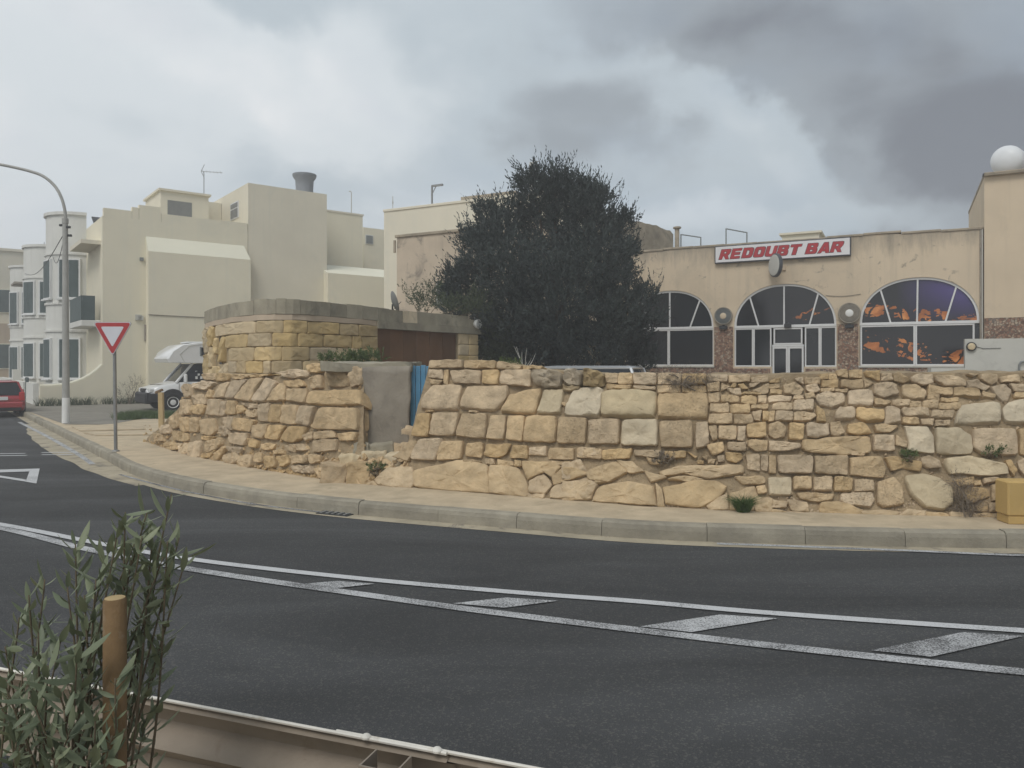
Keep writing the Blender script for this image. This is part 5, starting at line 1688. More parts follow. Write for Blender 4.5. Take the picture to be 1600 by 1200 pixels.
lw = thing('forecourt_wall', 'low pale grey rendered wall with round lamp before the bar', 'wall', (P(1560, 571, 17.5).x, 17.5, GZ))
A_, B_ = P(1508, 531, 18.0), P(1640, 525.5, 16.9)
zt_ = (A_.z + B_.z) / 2
A2, B2 = Vector((A_.x, A_.y, GZ - 0.05)), Vector((B_.x + 4, B_.y - 0.06 * 20, GZ - 0.05))
dv_ = (B2 - A2).normalized(); nv_ = Vector((dv_.y, -dv_.x, 0))
MB().prism([A2, B2, B2 + Vector((0, 0, zt_ - GZ + 0.05)), A2 + Vector((0, 0, zt_ - GZ + 0.05))], -nv_ * 0.22).build('wall', M['wall_grey'], lw)
L0, L1 = P(1455, 577, 17.9), P(1509, 577, 17.6)
zk = CH - 4 * 17.9 / F
MB().prism([Vector((L0.x, L0.y, GZ)), Vector((L1.x, L1.y, GZ)), Vector((L1.x, L1.y, zk)), Vector((L0.x, L0.y, zk))], Vector((0.05, 0.25, 0))).build('plinth', M['wall_grey'], lw)
bl = thing('bulkhead_lamp', 'round bulkhead lamp on the low grey wall', 'lamp', P(1518, 541.5, 17.9))
cpt = A2 + dv_ * ((P(1518, 541, 17.9) - A2).dot(dv_)); cpt.z = P(1518, 541.5, 17.9).z
MB().lathe(cpt + nv_ * 0.0, nv_, [(0.10, 0), (0.11, 0.03), (0.105, 0.06), (0.085, 0.062)], 24).build('body', M['dark_metal'], bl, smooth=True, auto=35)
MB().lathe(cpt + nv_ * 0.058, nv_, [(0.085, 0), (0.07, 0.025), (0.03, 0.035)], 24).build('lens', M['limestone_pale'], bl, smooth=True, auto=35)
MB().tube([cpt + nv_ * 0.015 + dv_ * 0.1, cpt + nv_ * 0.015 + dv_ * 0.25 - UP * 0.05, cpt + nv_ * 0.015 + dv_ * 0.6 - UP * 0.04], 0.006, 5).build('cable', M['dark_metal'], bl)
pp = A2 + dv_ * ((P(1596, 570, 17.3) - A2).dot(dv_)) + nv_ * 0.05
wp = thing('water_pipe', 'bent grey pipe rising by the low grey wall', 'pipe', (pp.x, pp.y, GZ))
zp_ = P(1596, 566, 17.3).z
MB().tube([Vector((pp.x, pp.y, GZ)), Vector((pp.x, pp.y, zp_ - 0.06)), Vector((pp.x, pp.y, zp_)) + dv_ * 0.03, Vector((pp.x, pp.y, zp_ + 0.02)) + dv_ * 0.1, Vector((pp.x, pp.y, zp_ + 0.02)) + dv_ * 0.6], 0.022, 8).build('pipe', M['shutter_grey'], wp)

# ---- things on the bar's roof
def roof_frame(u0, u1, vt0, vt1, lbl):
    a, za_ = fs(u0, vt0, -1.2); b, zb_ = fs(u1, vt1, -1.2)
    t = thing('pipe_frame', lbl, 'pipe frame', FP((a + b) / 2, 5.63, -1.2))
    MB().tube([FP(a, 5.63, -1.2), FP(a, za_, -1.2)], 0.022, 6).build('post', M['shutter_grey'], t)
    MB().tube([FP(b, 5.63, -1.2), FP(b, zb_, -1.2)], 0.022, 6).build('post', M['shutter_grey'], t)
    MB().tube([FP(a, za_ - 0.01, -1.2), FP(b, zb_ - 0.01, -1.2)], 0.022, 6).build('rail', M['shutter_grey'], t)
    return t


roof_frame(1064, 1095, 366, 370.5, 'low thin pipe frame on the bar roof beside the flue')
roof_frame(1134.5, 1167, 357, 363, 'tall thin pipe frame on the bar roof behind the name board')
a, zt_ = fs(1058, 354, -0.8)
fl = thing('flue_pipe', 'pale flue pipe with cap on the bar roof', 'flue', FP(a, 5.63, -0.8))
MB().tube([FP(a, 5.63, -0.8), FP(a, zt_ - 0.1, -0.8)], 0.085, 12).build('pipe', M['weathered_top'], fl, smooth=True, auto=40)
MB().lathe(FP(a, zt_ - 0.1, -0.8), UP, [(0.09, 0), (0.15, 0.03), (0.15, 0.08), (0.08, 0.10)], 16).build('cap', M['weathered_top'], fl, smooth=True, auto=35)
a, za_ = fs(1222, 371, -6); b, zb_ = fs(1280, 367, -6)
rh = thing('roof_room', 'low cream roof room behind the name board', 'roof room', FP((a + b) / 2, 5.63, -6))
MB().obox(FP((a + b) / 2, (5.63 + zb_ + 0.1) / 2, -7), BX, BN, UP, (b - a) / 2, 1.0, (zb_ + 0.1 - 5.63) / 2).build('wall', M['cream_plaster_grey'], rh)
MB().obox(FP((a + b) / 2, zb_ + 0.13, -7), BX, BN, UP, (b - a) / 2 + 0.1, 1.1, 0.04).build('roof', M['cream_plaster_grey'], rh)

# ---- old upper room with rough stone gable, right of the tree
Ya, Yb = 31.0, 33.8
pa, pb = P(960, 336.5, 30.0), P(1052, 361, Yb)
zt_ = pb.z
ur = thing('old_upper_room', 'weathered rough stone upper room right of the dark tree', 'building', (pb.x - 1, pb.y, GZ))
dd = Vector((pb.x - pa.x, pb.y - pa.y, 0)).normalized(); nn = Vector((dd.y, -dd.x, 0))
lft = Vector((pa.x, pa.y, GZ)); rgt = Vector((pb.x, pb.y, GZ))
back = -nn * 5
mb = MB()
K = 16
front = []
for i in range(K + 1):
    p = lft.lerp(rgt, i / K)
    zz = pa.z + (pb.z - pa.z) * i / K
    front.append(Vector((p.x, p.y, zz + noise.noise(p * 2.2) * 0.10 - (0.12 if i == K else 0))))
poly = [lft, rgt] + list(reversed(front))
recalc(mb.prism(poly, back).build('wall', M['weathered_top'], ur))
MB().tube([P(978, 366, 30.0) , P(978, 396, 30.0)], 0.03, 6).build('downpipe', M['wall_grey'], ur)

# ---- two-storey building with flaking plaster, left of the tree
pl = thing('peeling_building', 'old building with flaking stained plaster left of the dark tree', 'building', (P(690, 571, 24).x, 24.2, GZ))
PO = Vector((P(620, 371, 24.5).x, 24.5, 0))


def PP(s, z, d=0.0):
    return PO + BX * s + BN * d + UP * z


PROOF = 1.8 + (HZ - 371) * 24.5 / F


def ps(u, v):
    p = hit(u, v, PO, BN)
    return (p - PO).dot(BX), p.z


wa, wb_ = ps(681, 442), ps(703, 472)
outer = [(0, GZ - 0.1), (5.5, GZ - 0.1), (5.5, PROOF), (3.0, PROOF + 0.02), (1.2, PROOF - 0.02), (0, PROOF)]
holed_wall('wall', M['peeling_plaster'], pl, outer, [[(wa[0], wb_[1]), (wb_[0], wb_[1]), (wb_[0], wa[1]), (wa[0], wa[1])]], 0.25, PP)
MB().obox(PP(2.75, PROOF / 2 + 0.1, -2.9), BX, BN, UP, 2.74, 2.64, PROOF / 2 - 0.1).build('rear_block', M['peeling_plaster'], pl)
MB().obox(PP(2.75, PROOF + 0.03, -0.12), BX, BN, UP, 2.80, 0.17, 0.045, 0.01).build('parapet_coping', M['weathered_top'], pl)
wn = MB().obox(PP((wa[0] + wb_[0]) / 2, wb_[1] - 0.04, 0.03), BX, BN, UP, (wb_[0] - wa[0]) / 2 + 0.05, 0.07, 0.035).build('window', M['wall_grey'], pl)
n_ = 11
for k in range(n_):
    z = wb_[1] + (wa[1] - wb_[1]) * (k + 0.5) / n_
    MB().obox(PP((wa[0] + wb_[0]) / 2, z, -0.05), BX, (BN + UP * 0.6).normalized(), UP, (wb_[0] - wa[0]) / 2 - 0.04, 0.03, 0.006).build('louvre_slat', M['shutter_grey'], wn)
for a in (wa[0] + 0.02, wb_[0] - 0.02):
    MB().obox(PP(a, (wa[1] + wb_[1]) / 2, -0.05), BX, BN, UP, 0.02, 0.03, (wa[1] - wb_[1]) / 2).build('frame', M['wall_grey'], wn)
MB().obox(PP(-0.05, PROOF - 0.3, 0.05), BX, BN, UP, 0.03, 0.03, 0.2).build('spout', M['weathered_top'], pl)

# ---- cream house above and behind it
bk = thing('rear_house', 'plain cream house rising behind the flaking building', 'building', (P(660, 571, 31).x, 31, GZ))
QO = Vector((P(600, 331, 31).x, 31, 0))


def QP(s, z, d=0.0):
    return QO + BX * s + BN * d + UP * z


zq = 1.8 + (HZ - 331) * 31 / F
MB().obox(QP(4.0, zq / 2, -3.5), BX, BN, UP, 4.0, 3.5, zq / 2).build('wall', M['cream_plaster_grey'], bk)
MB().obox(QP(4.0, zq + 0.04, -0.1), BX, BN, UP, 4.03, 0.14, 0.05, 0.01).build('parapet_coping', M['cream_plaster_grey'], bk)
p = hit(645, 318, QO - BN * 3, BN); s0 = (p - QO).dot(BX)
MB().obox(QP(s0 + 0.65, zq + 0.35, -3.6), BX, BN, UP, 0.65, 0.6, 0.45).build('stair_head', M['weathered_top'], bk)
p = hit(720, 308, QO - BN * 2, BN); s0 = (p - QO).dot(BX)
MB().obox(QP(s0 + 1.3, (zq + p.z) / 2, -3.2), BX, BN, UP, 1.3, 1.2, (p.z - zq) / 2).build('stair_head', M['weathered_top'], bk)
# lamp arm and tall vent on that roof
p = hit(675, 290, QO - BN * 1.0, BN); s0 = (p - QO).dot(BX)
rl = thing('roof_lamp', 'grey roof lamp on post with sideways arm above the cream rear house', 'lamp', QP(s0, zq + 0.0, -1.0))
MB().tube([QP(s0, zq - 0.1, -1.0), QP(s0, p.z, -1.0)], 0.04, 8).build('post', M['grey_metal'], rl)
MB().obox(QP(s0 + 0.26, p.z - 0.02, -1.0), BX, BN, UP, 0.26, 0.05, 0.035).build('lamp_head', M['grey_metal'], rl)
MB().tube([QP(s0, p.z - 0.35, -1.0), QP(s0 + 0.2, p.z - 0.05, -1.0)], 0.02, 6).build('brace', M['grey_metal'], rl)
vp = P(834, 252, 33)
vt = thing('vent_pipe', 'pale vent pipe sticking up behind the dark tree', 'pipe', (vp.x, vp.y, 8.0))
MB().tube([Vector((vp.x - 0.1, vp.y, 7.4)), Vector((vp.x - 0.1, vp.y, vp.z - 0.05))], 0.09, 10).build('pipe', M['wall_grey'], vt)
MB().tube([Vector((vp.x + 0.1, vp.y, 7.4)), Vector((vp.x + 0.1, vp.y, vp.z)), Vector((vp.x + 0.22, vp.y, vp.z))], 0.03, 8).build('mast', M['grey_metal'], vt)
MB().obox(Vector((vp.x, vp.y, 3.85)), BX, BN, UP, 1.6, 1.0, 3.55).build('shaft', M['cream_plaster_grey'], vt)

# ---- low annex with a dark doorway under the tree
AO = Vector((P(760, 571, 22.5).x, 22.5, 0))


def AP(s, z, d=0.0):
    return AO + BX * s + BN * d + UP * z


def as_(u, v):
    p = hit(u, v, AO, BN)
    return (p - AO).dot(BX), p.z


an = thing('garden_annex', 'low stone annex with dark doorway in the shade of the tree', 'outbuilding', AP(2, GZ))
d_a, d_b = as_(808, 537), as_(831, 560)
outer = [(-0.6, GZ - 0.1), (3.7, GZ - 0.1), (3.7, 2.75), (-0.6, 2.75)]
holed_wall('wall', M['peeling_plaster'], an, outer, [[(d_a[0], GZ + 0.02), (d_b[0], GZ + 0.02), (d_b[0], d_a[1]), (d_a[0], d_a[1])]], 0.3, AP)
MB().obox(AP(1.55, 1.5, -1.5), BX, BN, UP, 2.15, 0.15, 1.25).build('rear_wall', M['peeling_plaster'], an)
MB().obox(AP(1.55, 2.79, -0.75), BX, BN, UP, 2.2, 0.95, 0.05).build('roof', M['old_concrete'], an)
MB().obox(AP((d_a[0] + d_b[0]) / 2, d_a[1] / 2 + 0.15, -0.24), BX, BN, UP, (d_b[0] - d_a[0]) / 2 - 0.01, 0.02, d_a[1] / 2 - 0.16).build('door', M['dark_metal'], an)
# ================================================================ HOUSES ALONG THE SIDE STREET
C0 = Vector((-17.3, 31.9, 0))


def HQ(a, b, z=0.0):
    """a runs along the flank wall (away to the right), b along the side street"""
    return C0 + D2 * a + D1 * b + UP * z


def hbox(name, m, parent, a0, a1, b0, b1, z0, z1, bev=0.0):
    return MB().obox(HQ((a0 + a1) / 2, (b0 + b1) / 2, (z0 + z1) / 2), D2, D1, UP, (a1 - a0) / 2, (b1 - b0) / 2, (z1 - z0) / 2, bev).build(name, m, parent)


def fl(u, v, b=0.0):
    """pixel on the flank plane b = const -> (a, z)"""
    p = hit(u, v, C0 + D1 * b, D1)
    return (p - C0).dot(D2), p.z


def sd_(u, v, a=0.0):
    """pixel on a plane a = const -> (b, z)"""
    p = hit(u, v, C0 + D2 * a, D2)
    return (p - C0).dot(D1), p.z


ZG = ZP - 0.02
# ---- corner house: long plain flank, stepped parapet
a1 = fl(388, 300)[0]; zA = fl(162, 327)[1]
hc = thing('corner_house', 'cream corner house with plain flank wall, green balcony and bow window', 'house', HQ(0, 0, ZG))
hbox('wall', M['cream_plaster'], hc, 0, a1 - 0.02, 0, 9.6, ZG - 0.1, zA - 0.28)
for (ua, ub_, v_) in ((162, 206, 327), (206.5, 217, 324), (217.5, 252, 322)):
    q0 = fl(ua, v_)[0]; q1 = fl(ub_, v_)[0]
    hbox('parapet', M['cream_plaster'], hc, max(q0, 0.0), q1, 0.0, 0.25, zA - 0.28, fl((ua + ub_) / 2, v_)[1])
q0 = fl(252, 325)[0]
hbox('parapet', M['cream_plaster'], hc, q0 + 0.01, a1 - 0.03, 0.0, 0.25, zA - 0.28, zA + 0.1)
# roof room with a dark panel for its open side
r0 = fl(251, 316, 2.0); r1 = fl(326, 303, 2.0)
ztr = fl(300, 304, 2.0)[1]
rr = hbox('roof_room', M['cream_plaster_grey'], hc, r0[0], r1[0], 2.0, 5.0, zA - 0.3, ztr)
hbox('opening_shade', M['dish_grey'], rr, fl(262, 325, 1.98)[0], fl(300, 325, 1.98)[0], 1.985, 2.05, zA + 0.12, fl(300, 317, 1.98)[1])  # flat grey panel painted as the shaded inside, no real hole
hbox('roof_slab', M['cream_plaster_grey'], rr, r0[0] - 0.1, r1[0] + 0.1, 1.9, 5.1, ztr + 0.002, ztr + 0.10)
# lower extension: front wall with a pale weathered slope up to the flank
e0 = fl(232, 392, -0.5)[0]; e1 = fl(392, 407, -0.5)[0]; ez = fl(312, 399, -0.5)[1]; ez2 = fl(312, 377.5, 0)[1]
hbox('extension_wall', M['cream_plaster'], hc, e0, e1, -0.5, -0.002, ZG - 0.1, ez)
mb = MB()
q = [HQ(e0, -0.5, ez), HQ(e1, -0.5, ez), HQ(e1 - 0.15, -0.003, ez2), HQ(e0, -0.003, ez2), HQ(e0, -0.003, ez), HQ(e1, -0.003, ez)]
recalc(mb.add(q, [(0, 1, 2, 3), (0, 3, 4), (1, 5, 2), (4, 3, 2, 5), (0, 4, 5, 1)]).build('weathering_slope', M['cream_pale'], hc))
pts = [HQ(e0 + (e1 - e0) * i / 14, -0.52, fl(232 + 160 * i / 14, 491.5 + 5 * math.sin(math.pi * i / 14 * 0.6), -0.5)[1]) for i in range(15)]
MB().tube(pts, 0.02, 6).build('cable', M['render_grey'], hc)
for (u, v, s_) in ((221, 405, 0.07), (216, 496, 0.12), (219.5, 497, 0.10)):
    a_, z_ = fl(u, v)
    hbox('meter_box', M['shutter_grey'] if s_ < 0.1 else M['wall_grey'], hc, a_ - s_, a_ + s_, -0.10, -0.002, z_ - s_, z_ + s_)
a_, z_ = fl(227, 520)
MB().tube([HQ(a_, -0.05, z_ + 0.35), HQ(a_, -0.05, z_ - 0.35)], 0.06, 8).build('downpipe', M['render_grey'], hc)
a_, z_ = fl(229, 420)
MB().tube([HQ(a_, -0.05, z_ + 1.2), HQ(a_, -0.05, ZG)], 0.045, 8).build('downpipe', M['cream_plaster'], hc)


def round_bay(parent, bc, r, z0, z1, m, wins, sl, crown=True):
    """bow standing out into the street (towards -a); wins = [(angle, width, z0, z1)], angle measured from -b towards -a"""
    n = 26

    def at(ang_, rad, z):
        return HQ(-math.sin(ang_) * rad, bc - math.cos(ang_) * rad, z)
    pts = [at(math.pi * i / n, r, z0) for i in range(n + 1)]
    bay = MB().prism(pts, UP * (z1 - z0)).build('bow', m, parent, smooth=True, auto=30)
    recalc(bay)

    def ring(z, h, extra, nm):
        pp_ = [at(math.pi * i / n, r + extra, z) for i in range(n + 1)]
        recalc(MB().prism(pp_, UP * h).build(nm, m, bay, smooth=True, auto=30))
    for z in sl:
        ring(z, 0.10, 0.06, 'moulding')
    if crown:
        ring(z1 - 0.02, 0.14, 0.09, 'cornice')
    for (an_, wd, za, zb) in wins:
        c = at(an_, r * math.cos(wd / r / 2) + 0.03, (za + zb) / 2)
        nrm_ = (at(an_, 1, 0) - at(an_, 0, 0)).normalized()
        tg = nrm_.cross(UP)
        wn_ = MB().obox(c, tg, nrm_, UP, wd / 2 + 0.07, 0.05, (zb - za) / 2 + 0.07).build('window', M['white_paint'], bay)
        for sd in (-1, 1):
            MB().obox(c + tg * wd / 4 * sd + nrm_ * 0.05, tg, nrm_, UP, wd / 4 - 0.008, 0.02, (zb - za) / 2, 0.006).build('shutter', M['shutter_green'], wn_)
        MB().obox(c + nrm_ * 0.06 - UP * ((zb - za) / 2 + 0.10), tg, nrm_, UP, wd / 2 + 0.10, 0.08, 0.035).build('sill', M['white_paint'], wn_)
    return bay


round_bay(hc, 5.4, 1.45, ZG, 8.75, M['white_plaster'], [(R(28), 0.82, 4.95, 6.65), (R(28), 0.82, 1.25, 3.0), (R(80), 0.8, 4.95, 6.65), (R(80), 0.8, 1.25, 3.0)], (0.9, 3.35, 4.6, 6.9))
# balcony by the corner: slab, dark green panel, canopy
hbox('canopy', M['cream_plaster_grey'], hc, -0.75, 0.0, 0.35, 3.4, 6.95, 7.12)
bal = hbox('balcony', M['white_plaster'], hc, -0.75, 0.0, 0.35, 3.4, 3.45, 3.72, 0.03)
hbox('balustrade_panel', M['shutter_green'], bal, -0.74, -0.70, 0.36, 3.39, 3.722, 4.75)
hbox('balustrade_panel', M['shutter_green'], bal, -0.69, -0.22, 0.36, 0.40, 3.722, 4.75)
hbox('balustrade_panel', M['shutter_green'], bal, -0.69, -0.22, 3.35, 3.39, 3.722, 4.75)
# ---- taller block of the same row
tz = fl(388, 285.5)[1]; a2 = fl(511, 307)[0]
tb = thing('tall_house', 'three storey cream house with small white window below roof tub', 'house', HQ((a1 + a2) / 2, 0, ZG))
hbox('wall', M['cream_plaster_grey'], tb, a1, a2, 0.003, 9.0, ZG - 0.1, tz)
hbox('stair_room', M['cream_plaster_grey'], tb, a1 - 1.6, a1 - 0.02, 4.0, 7.0, zA - 0.3, tz - 0.3)
b_, z_ = sd_(373.5, 343, a1); b2_, z2_ = sd_(361, 316, a1)
wb0, wb1 = min(b_, b2_), max(b_, b2_)
zw0 = sd_(368, 342, a1)[1]; zw1 = sd_(368, 316, a1)[1]
win = hbox('window', M['white_frame'], tb, a1 - 0.04, a1 + 0.0, wb0, wb1, zw0, zw1)
zmid = zw0 + (zw1 - zw0) * 0.62
for (f0, f1, za, zb) in ((0.08, 0.47, zw0 + 0.06, zmid - 0.04), (0.53, 0.92, zw0 + 0.06, zmid - 0.04), (0.08, 0.92, zmid + 0.04, zw1 - 0.06)):
    hbox('pane', M['dish_grey'], win, a1 - 0.06, a1 - 0.042, wb0 + (wb1 - wb0) * f0, wb0 + (wb1 - wb0) * f1, za, zb)
# second lower extension with pale slope
x0 = fl(513, 419, -0.5)[0]; x1 = fl(640, 437, -0.5)[0]; xz = fl(560, 430, -0.5)[1]; xz2 = fl(560, 422, 0)[1]
le = thing('lean_to', 'low cream lean-to with pale sloping top beside the tall house', 'outbuilding', HQ((x0 + x1) / 2, -0.25, ZG))
hbox('wall', M['cream_plaster'], le, x0, x1, -0.5, 1.2, ZG - 0.1, xz)
q = [HQ(x0, -0.5, xz), HQ(x1, -0.5, xz), HQ(x1 - 0.2, 1.2, xz2 + 0.3), HQ(x0, 1.2, xz2 + 0.3), HQ(x0, 1.2, xz), HQ(x1, 1.2, xz)]
recalc(MB().add(q, [(0, 1, 2, 3), (0, 3, 4), (1, 5, 2), (4, 3, 2, 5), (0, 4, 5, 1)]).build('weathering_slope', M['cream_pale'], le))
# houses further back
f0 = fl(505, 330, 3.0); f1 = fl(567, 340, 3.0)
fh = thing('far_house', 'cream house set back beyond the tall house', 'house', HQ((f0[0] + f1[0]) / 2, 3.0, ZG))
hbox('wall', M['cream_plaster'], fh, f0[0], f1[0], 3.0, 11, ZG - 0.1, fl(512, 330.5, 3.0)[1])
hbox('parapet_coping', M['cream_plaster_grey'], fh, f0[0] - 0.02, f1[0] + 0.05, 2.97, 3.2, fl(512, 330.5, 3.0)[1] + 0.002, fl(512, 330.5, 3.0)[1] + 0.10)
f2 = fl(568, 355, 6.0); f3 = fl(640, 362, 6.0)
fg = thing('far_house', 'furthest cream house with a grey blind window beyond the lean-to', 'house', HQ((f2[0] + f3[0]) / 2, 6.0, ZG))
zf = fl(568, 355, 6.0)[1]
hbox('wall', M['cream_plaster'], fg, f2[0], f3[0], 6.0, 14, ZG - 0.1, zf)
w_a, w_b = fl(565, 367, 6.0), fl(582, 381, 6.0)
wn_ = hbox('window', M['white_plaster'], fg, w_a[0] + 0.25, w_b[0] + 0.05, 5.96, 6.0, w_b[1] - 0.05, w_a[1] + 0.05)
hbox('pane', M['shutter_grey'], wn_, w_a[0] + 0.30, w_b[0], 5.94, 5.958, w_b[1], w_a[1])

# roof tub, aerial, poles
t_a, t_z = fl(476, 300, 1.2)
tub = thing('roof_tub', 'grey flared water tub on the tall house roof', 'water tank', HQ(t_a, 1.2, tz))
MB().lathe(HQ(t_a, 1.2, tz), UP, [(0.42, 0), (0.44, 0.5), (0.46, 0.82), (0.56, 0.95), (0.60, 1.05), (0.60, 1.12), (0.5, 1.14)], 28).build('tub', M['tank_grey'], tub, smooth=True, auto=35)
MB().lathe(HQ(t_a, 1.2, tz + 1.13), UP, [(0.5, 0), (0.35, 0.02), (0.05, 0.03)], 28).build('lid', M['tank_grey'], tub, smooth=True)


def yagi(base, h, boom, lbl, m='grey_metal', n=6, sc=1.0, bd=None):
    t = thing('roof_aerial', lbl, 'aerial', base)
    top = base + UP * h
    MB().tube([base, top], 0.022 * sc, 6).build('mast', M[m], t)
    bd = bd or Vector((0.95, 0.3, 0)).normalized()
    a = top - bd * boom * 0.15; b = top + bd * boom
    MB().tube([a, b], 0.014 * sc, 5).build('boom', M[m], t)
    pr = bd.cross(UP).normalized()
    for i in range(n):
        p = a.lerp(b, (i + 0.5) / n)
        MB().tube([p - pr * 0.28 * sc, p + pr * 0.28 * sc], 0.009 * sc, 4).build('element', M[m], t)
    for s_ in (-1, 1):
        MB().tube([a, a + UP * 0.36 * s_ * sc + bd * 0.16], 0.016 * sc, 5).build('reflector', M[m], t)
    return t


p_a, p_z = fl(353, 262, 3.0)
yagi(HQ(a1 - 0.6, 5.0, tz - 0.3), 1.75, 0.9, 'spiky television aerial on the tall house roof')
pa_ = HQ(f0[0] + 1.4, 3.6, fl(512, 330.5, 3.0)[1])
pt_ = hit(549, 301, pa_, Vector((0, 1, 0)))
pt_ = Vector((pt_.x, pa_.y, pt_.z)); pa_ = Vector((pt_.x, pa_.y, pa_.z - 0.05))
rp_ = thing('hooked_pole', 'thin hooked pole on the far cream house roof', 'pole', pa_)
MB().tube([pa_, pt_, pt_ + Vector((-0.04, 0, 0.08)), pt_ + Vector((-0.14, 0, 0.06))], 0.03, 6).build('pole', M['wall_grey'], rp_)
pq = Vector((P(612, 571, 31.2).x, 31.2 + 0.3, zq))
rp2 = thing('roof_rod', 'thin rod standing on the corner of the cream rear house', 'pole', pq)
MB().tube([pq, pq + UP * 0.75], 0.016, 5).build('rod', M['wall_grey'], rp2)
MB().tube([pq + UP * 0.45, pq + UP * 0.52], 0.03, 6).build('insulator', M['wall_grey'], rp2)

# solar panel prop on the corner house roof
sp_ = HQ(0.7, 4.4, zA - 0.28)
so = thing('solar_panel', 'small dark solar panel propped on the corner house roof', 'solar panel', sp_)
pn = (D1 * -0.5 + UP * 0.8).normalized()
MB().obox(sp_ + UP * 0.45, D2, pn.cross(D2), pn, 0.35, 0.55, 0.03).build('panel', M['dark_metal'], so)
MB().tube([sp_ + D1 * 0.35, sp_ + D1 * 0.35 + UP * 0.72], 0.03, 6).build('prop', M['render_grey'], so)
MB().tube([sp_ - D1 * 0.35, sp_ - D1 * 0.35 + UP * 0.2], 0.03, 6).build('prop', M['render_grey'], so)

# ---- second and third bow-fronted houses, and the one closing the street
h2 = thing('bow_house', 'white bow fronted house next to the corner house', 'house', HQ(1, 14, ZG))
hbox('wall', M['white_plaster'], h2, 0.0, 8, 9.62, 19.0, ZG - 0.1, 8.2)
round_bay(h2, 14.2, 1.55, ZG, 8.35, M['white_plaster'], [(R(20), 0.8, 4.7, 6.4), (R(62), 0.8, 4.7, 6.4), (R(20), 0.8, 1.2, 3.0), (R(62), 0.8, 1.2, 3.0)], (0.8, 3.3, 4.4, 6.6))
h3 = thing('bow_house', 'narrow white house with balcony awning beyond the second bow front', 'house', HQ(1, 23, ZG))
hbox('wall', M['white_plaster'], h3, 0.0, 8, 19.02, 30.0, ZG - 0.1, 9.0)
round_bay(h3, 24.5, 1.4, ZG, 8.3, M['white_plaster'], [(R(20), 0.7, 4.6, 6.6), (R(62), 0.7, 4.6, 6.6), (R(20), 0.8, 1.0, 3.0), (R(62), 0.8, 1.0, 3.0)], (0.8, 3.4, 4.3))
hbox('awning', M['render_grey'], h3, -1.5, 0.0, 20.2, 22.5, 6.9, 7.02)
h4 = thing('street_end_house', 'pinkish cream house closing the far end of the side street', 'house', HQ(-2, 34, ZG))
hbox('wall', M['cream_plaster_grey'], h4, -9, 8, 34.0, 44, ZG - 0.1, 10.6)
hbox('lower_wall', M['pink_plaster'], h4, -2.2, 0.2, 33.5, 33.98, ZG - 0.1, 5.0)
for (aa, z0_, z1_) in ((-1.0, 1.6, 3.4), (-3.6, 1.6, 3.4), (-3.6, 5.6, 7.4), (-1.0, 5.9, 7.6)):
    dep = 33.44 if (aa > -2 and z0_ < 5) else 33.93
    wn_ = hbox('window', M['cream_pale'], h4, aa - 0.55, aa + 0.55, dep, dep + 0.055, z0_ - 0.08, z1_ + 0.08)
    hbox('shutter', M['shutter_green'], wn_, aa - 0.46, aa + 0.46, dep - 0.03, dep - 0.004, z0_, z1_)
hbox('cornice', M['cream_plaster_grey'], h4, -9.1, 8.1, 33.85, 34.2, 10.602, 10.8)
yagi(HQ(0.6, 15, 8.2), 2.3, 0.7, 'thin television aerial on the white bow fronted house roof', n=5, bd=Vector((0.8, -0.5, 0)).normalized())
mh = thing('roof_mast', 'low wire mast frame on the narrow white house roof', 'aerial', HQ(0.4, 25, 9.0))
for k in range(3):
    MB().tube([HQ(0.4, 23 + 2 * k, 8.95), HQ(0.4, 23 + 2 * k, 10.0)], 0.02, 5).build('post', M['grey_metal'], mh)
MB().tube([HQ(0.4, 23, 9.95), HQ(0.4, 27, 9.95)], 0.012, 5).build('wire', M['grey_metal'], mh)

# ---- front garden walls and gates
gw = thing('garden_wall', 'low white garden wall with swept end before the corner house', 'wall', HQ(-2.2, 4, ZG))
A = -2.35
for (b0_, b1_) in ((1.4, 4.1), (5.3, 9.4)):
    hbox('wall', M['white_plaster'], gw, A, A + 0.2, b0_, b1_, ZG - 0.05, 1.05)
pts = [HQ(A + 0.1 + (2.35 - 0.1) * t, 0.0, ZG) for t in [i / 10 for i in range(11)]]
top = [0.95 + 0.0 * t + 0.85 * (t ** 3) for t in [i / 10 for i in range(11)]]
poly = [pts[0], pts[-1]] + [Vector((p.x, p.y, z)) for p, z in reversed(list(zip(pts, top)))]
recalc(MB().prism(poly, D1 * 0.18).build('swept_end', M['cream_plaster'], gw))
cop = [Vector((p.x, p.y, z + 0.02)) + D1 * 0.09 for p, z in zip(pts, top)]
MB().tube(cop, 0.07, 8).build('swept_coping', M['cream_pale'], gw)
for (b0_, b1_, lbl) in ((4.15, 5.25, 'dark green garden gate before the corner house'), (10.4, 11.7, 'dark green garden gate before the second bow house')):
    gt = thing('garden_gate', lbl, 'gate', HQ(A + 0.1, (b0_ + b1_) / 2, ZG))
    hbox('frame', M['shutter_green'], gt, A + 0.06, A + 0.12, b0_, b1_, ZG + 0.05, ZG + 0.13)
    hbox('frame', M['shutter_green'], gt, A + 0.06, A + 0.12, b0_, b1_, ZG + 1.0, ZG + 1.07)
    for k in range(9):
        bb = b0_ + (b1_ - b0_) * (k + 0.5) / 9
        hbox('bar', M['shutter_green'], gt, A + 0.07, A + 0.11, bb - 0.035, bb + 0.035, ZG, ZG + 1.12)
gw2 = thing('garden_wall', 'low white garden wall before the second bow fronted house', 'wall', HQ(A, 14, ZG))
hbox('wall', M['white_plaster'], gw2, A, A + 0.2, 11.75, 19, ZG - 0.05, 1.1)
hbox('pillar', M['white_plaster'], gw2, A - 0.05, A + 0.3, 9.6, 10.3, ZG - 0.05, 1.6)
